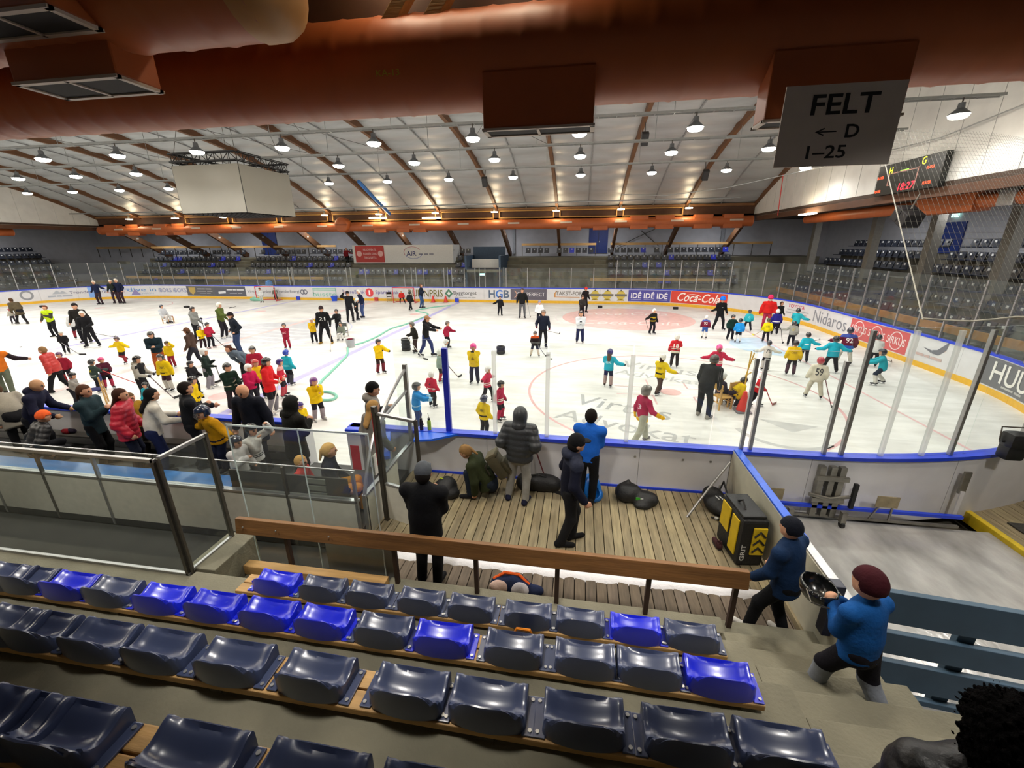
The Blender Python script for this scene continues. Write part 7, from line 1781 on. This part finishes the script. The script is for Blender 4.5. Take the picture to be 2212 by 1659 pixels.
c = gp(1552, 1125, DZ); r = tag(empty('goggles', (c[0], c[1], DZ)), 'black strap with two white pads lying by the shoes', 'strap'); MB().tube([(-.1, .06, .02), (0, 0, .03), (.12, -.06, .02)], .012, 6).build('strap', BAGB, r, True)
for k in (0, 1): MB().tube([(-.03+.08*k, .02-.05*k, .015), (-.03+.08*k, .02-.05*k, .045)], .03, 10).build('pad', mat('badge_white', '#c9c9c6'), r)
c = gp(1175, 1068, DZ); stick('red hockey stick leaning on the boards by the man in grey sweatpants', (c[0]-.25, .06, 1.15), (c[0]+.08, -.2, DZ), shaft='#5a1c24')
# clothes heap on the lower deck
c = gp(1100, 1282, DZ); r = tag(empty('clothes_heap', (c[0], c[1]+.1, DZ-.02)), 'heap of navy and orange clothing with white cloths behind the kerb', 'clothes')
blob('navy_garment', [('e', av(0, 0, .06), av(.26, .16, .12), Bx), ('e', av(.28, -.02, .03), av(.14, .1, .06), Bx)], cloth('#161f3c'), r, .016, .04, lambda P, d: np.maximum(d, -P[:, 2]), wr(26, .014))
blob('pink_cloth', [('e', av(-.12, -.09, .10), av(.13, .09, .07), Bx)], cloth('#c9ada0'), r, .014, .03, None, wr(30, .012)); blob('white_cloth', [('e', av(.13, -.1, .10), av(.12, .09, .08), Bx)], cloth('#c4bfc4'), r, .014, .03, None, wr(30, .012))
MB().tube([(-.22, .0, .13), (-.08, .05, .2), (.1, .05, .19), (.24, .0, .1)], .02, 6).build('orange_trim', cloth('#c8521c'), r, True)
c = at(1115, 1372, z=ROWZ[1]-.4+.33); r = tag(empty('tote_bag', (float(seatx[1][10])+.02, ROWY[1]+.34, ROWZ[0]-.08)), 'small orange and black bag on the step in front of a navy seat', 'bag')
blob('bag_body', [('e', av(0, 0, .14), av(.12, .1, .16), Bx)], cloth('#2a1c10'), r, .014, .02, lambda P, d: np.maximum(d, -P[:, 2]), wr(20, .008)); MB().tube([(-.08, 0, .24), (-.05, 0, .33), (.06, 0, .33), (.09, 0, .24)], .012, 6).build('bag_handle', cloth('#c07018'), r, True)
MB().tube([(-.03, -.095, .05), (-.03, -.1, .27)], .012, 6).build('orange_band', cloth('#c07018'), r)
def bottle(px, py, col, label):
    c = gp(px, py, 1.2); r = tag(empty('water_bottle', (c[0], c[1], 1.2)), label, 'bottle'); n = 14; pf = [(.0, 0), (.035, 0), (.036, .16), (.03, .185), (.022, .2)]
    MB().tube([(0, 0, z_) for a, z_ in pf[1:]], [a for a, z_ in pf[1:]], 14).build('bottle_body', mat('bottle_'+col.strip('#'), col, .3, var=.03), r, True)
    MB().tube([(0, 0, .2), (0, 0, .235)], .024, 12).build('bottle_cap', BLACK, r, True); MB().tube([(0, 0, .235), (-.012, 0, .33)], .005, 6).build('straw', mat('straw', '#3a1c22', .5), r)
bottle(911, 928, '#2a1f24', 'dark water bottle with straw on the blue cap rail'); bottle(928, 928, '#93b53a', 'lime water bottle with straw on the blue cap rail')
# helmet hanging from the boys hands, red gloves on the bench shelf, puck
r = tag(empty('carried_helmet', BOY['hand'][0]+Vector((-.05, .08, -.02))), 'black helmet with wire cage carried by the boy in the blue jacket', 'helmet')
blob('helmet_shell', [('e', av(0, 0, 0), av(.13, .16, .12), Bx)], mat('helmet_0d0f10', '#0d0f10', .25), r, .014, .02, lambda P, d: np.maximum(np.maximum(d, -d_ell(P, av(0, 0, .03), av(.11, .14, .12), Bx)), P[:, 2]-.05))
MB().tube([(-.12, -.05, .03), (-.13, -.16, 0), (0, -.2, -.01), (.13, -.16, 0), (.12, -.05, .03)], .006, 5).build('wire_cage', STEEL, r, True)
c = at(225, 903, z=.7); r = tag(empty('glove_pair', (c[0], -.05, .66)), 'red and navy hockey gloves on the dark shelf by the boards', 'gloves')
blob('glove', [('c', av(-.07, 0, .05), av(.03, 0, .05), .05, .06)], cloth('#9a2430'), r, .014); blob('glove', [('c', av(.05, .02, .06), av(.14, .03, .05), .05, .05)], cloth('#2a2438'), r, .014)
for px, py, lb in ((45, 750, 'black puck on the ice left of the blue line'), (1191, 776, 'black puck near the child in black and orange')): c = gp(px, py); tag(MB().tube([(c[0], c[1], 0), (c[0], c[1], .026)], .045, 14).build('puck', mat('rubber_black', '#1b1b1c')), lb, 'puck')
# bright lamp and rafters seen above the near duct
nl = tag(MB().bbox(15.0, 16.6, -2.3, -2.2, 7.1, 7.17, .02).build('tube_lamp', WARML), 'bright fluorescent tube above the near duct', 'lamp')
for x in (15.35, 15.75):
    mb = MB(); M = Matrix.Translation((x, -2.2, 6.6)) @ Matrix.Rotation(.7, 4, 'Y'); mb.bbox(-.06, .06, -.06, .06, -.6, .6, .008, 0, M); tag(mb.build('wooden_brace', WOOD_L), 'pale wooden roof brace above the near duct', 'brace', 'roof braces')
l3 = bpy.data.lights.new('stand_light', 'AREA'); l3.shape = 'RECTANGLE'; l3.size = 1.5; l3.size_y = .12; l3.energy = 7; l3.color = (1, .93, .8)
q = bpy.data.objects.new('stand_light', l3); COL.objects.link(q); q.location = (15.8, -2.25, 7.05)
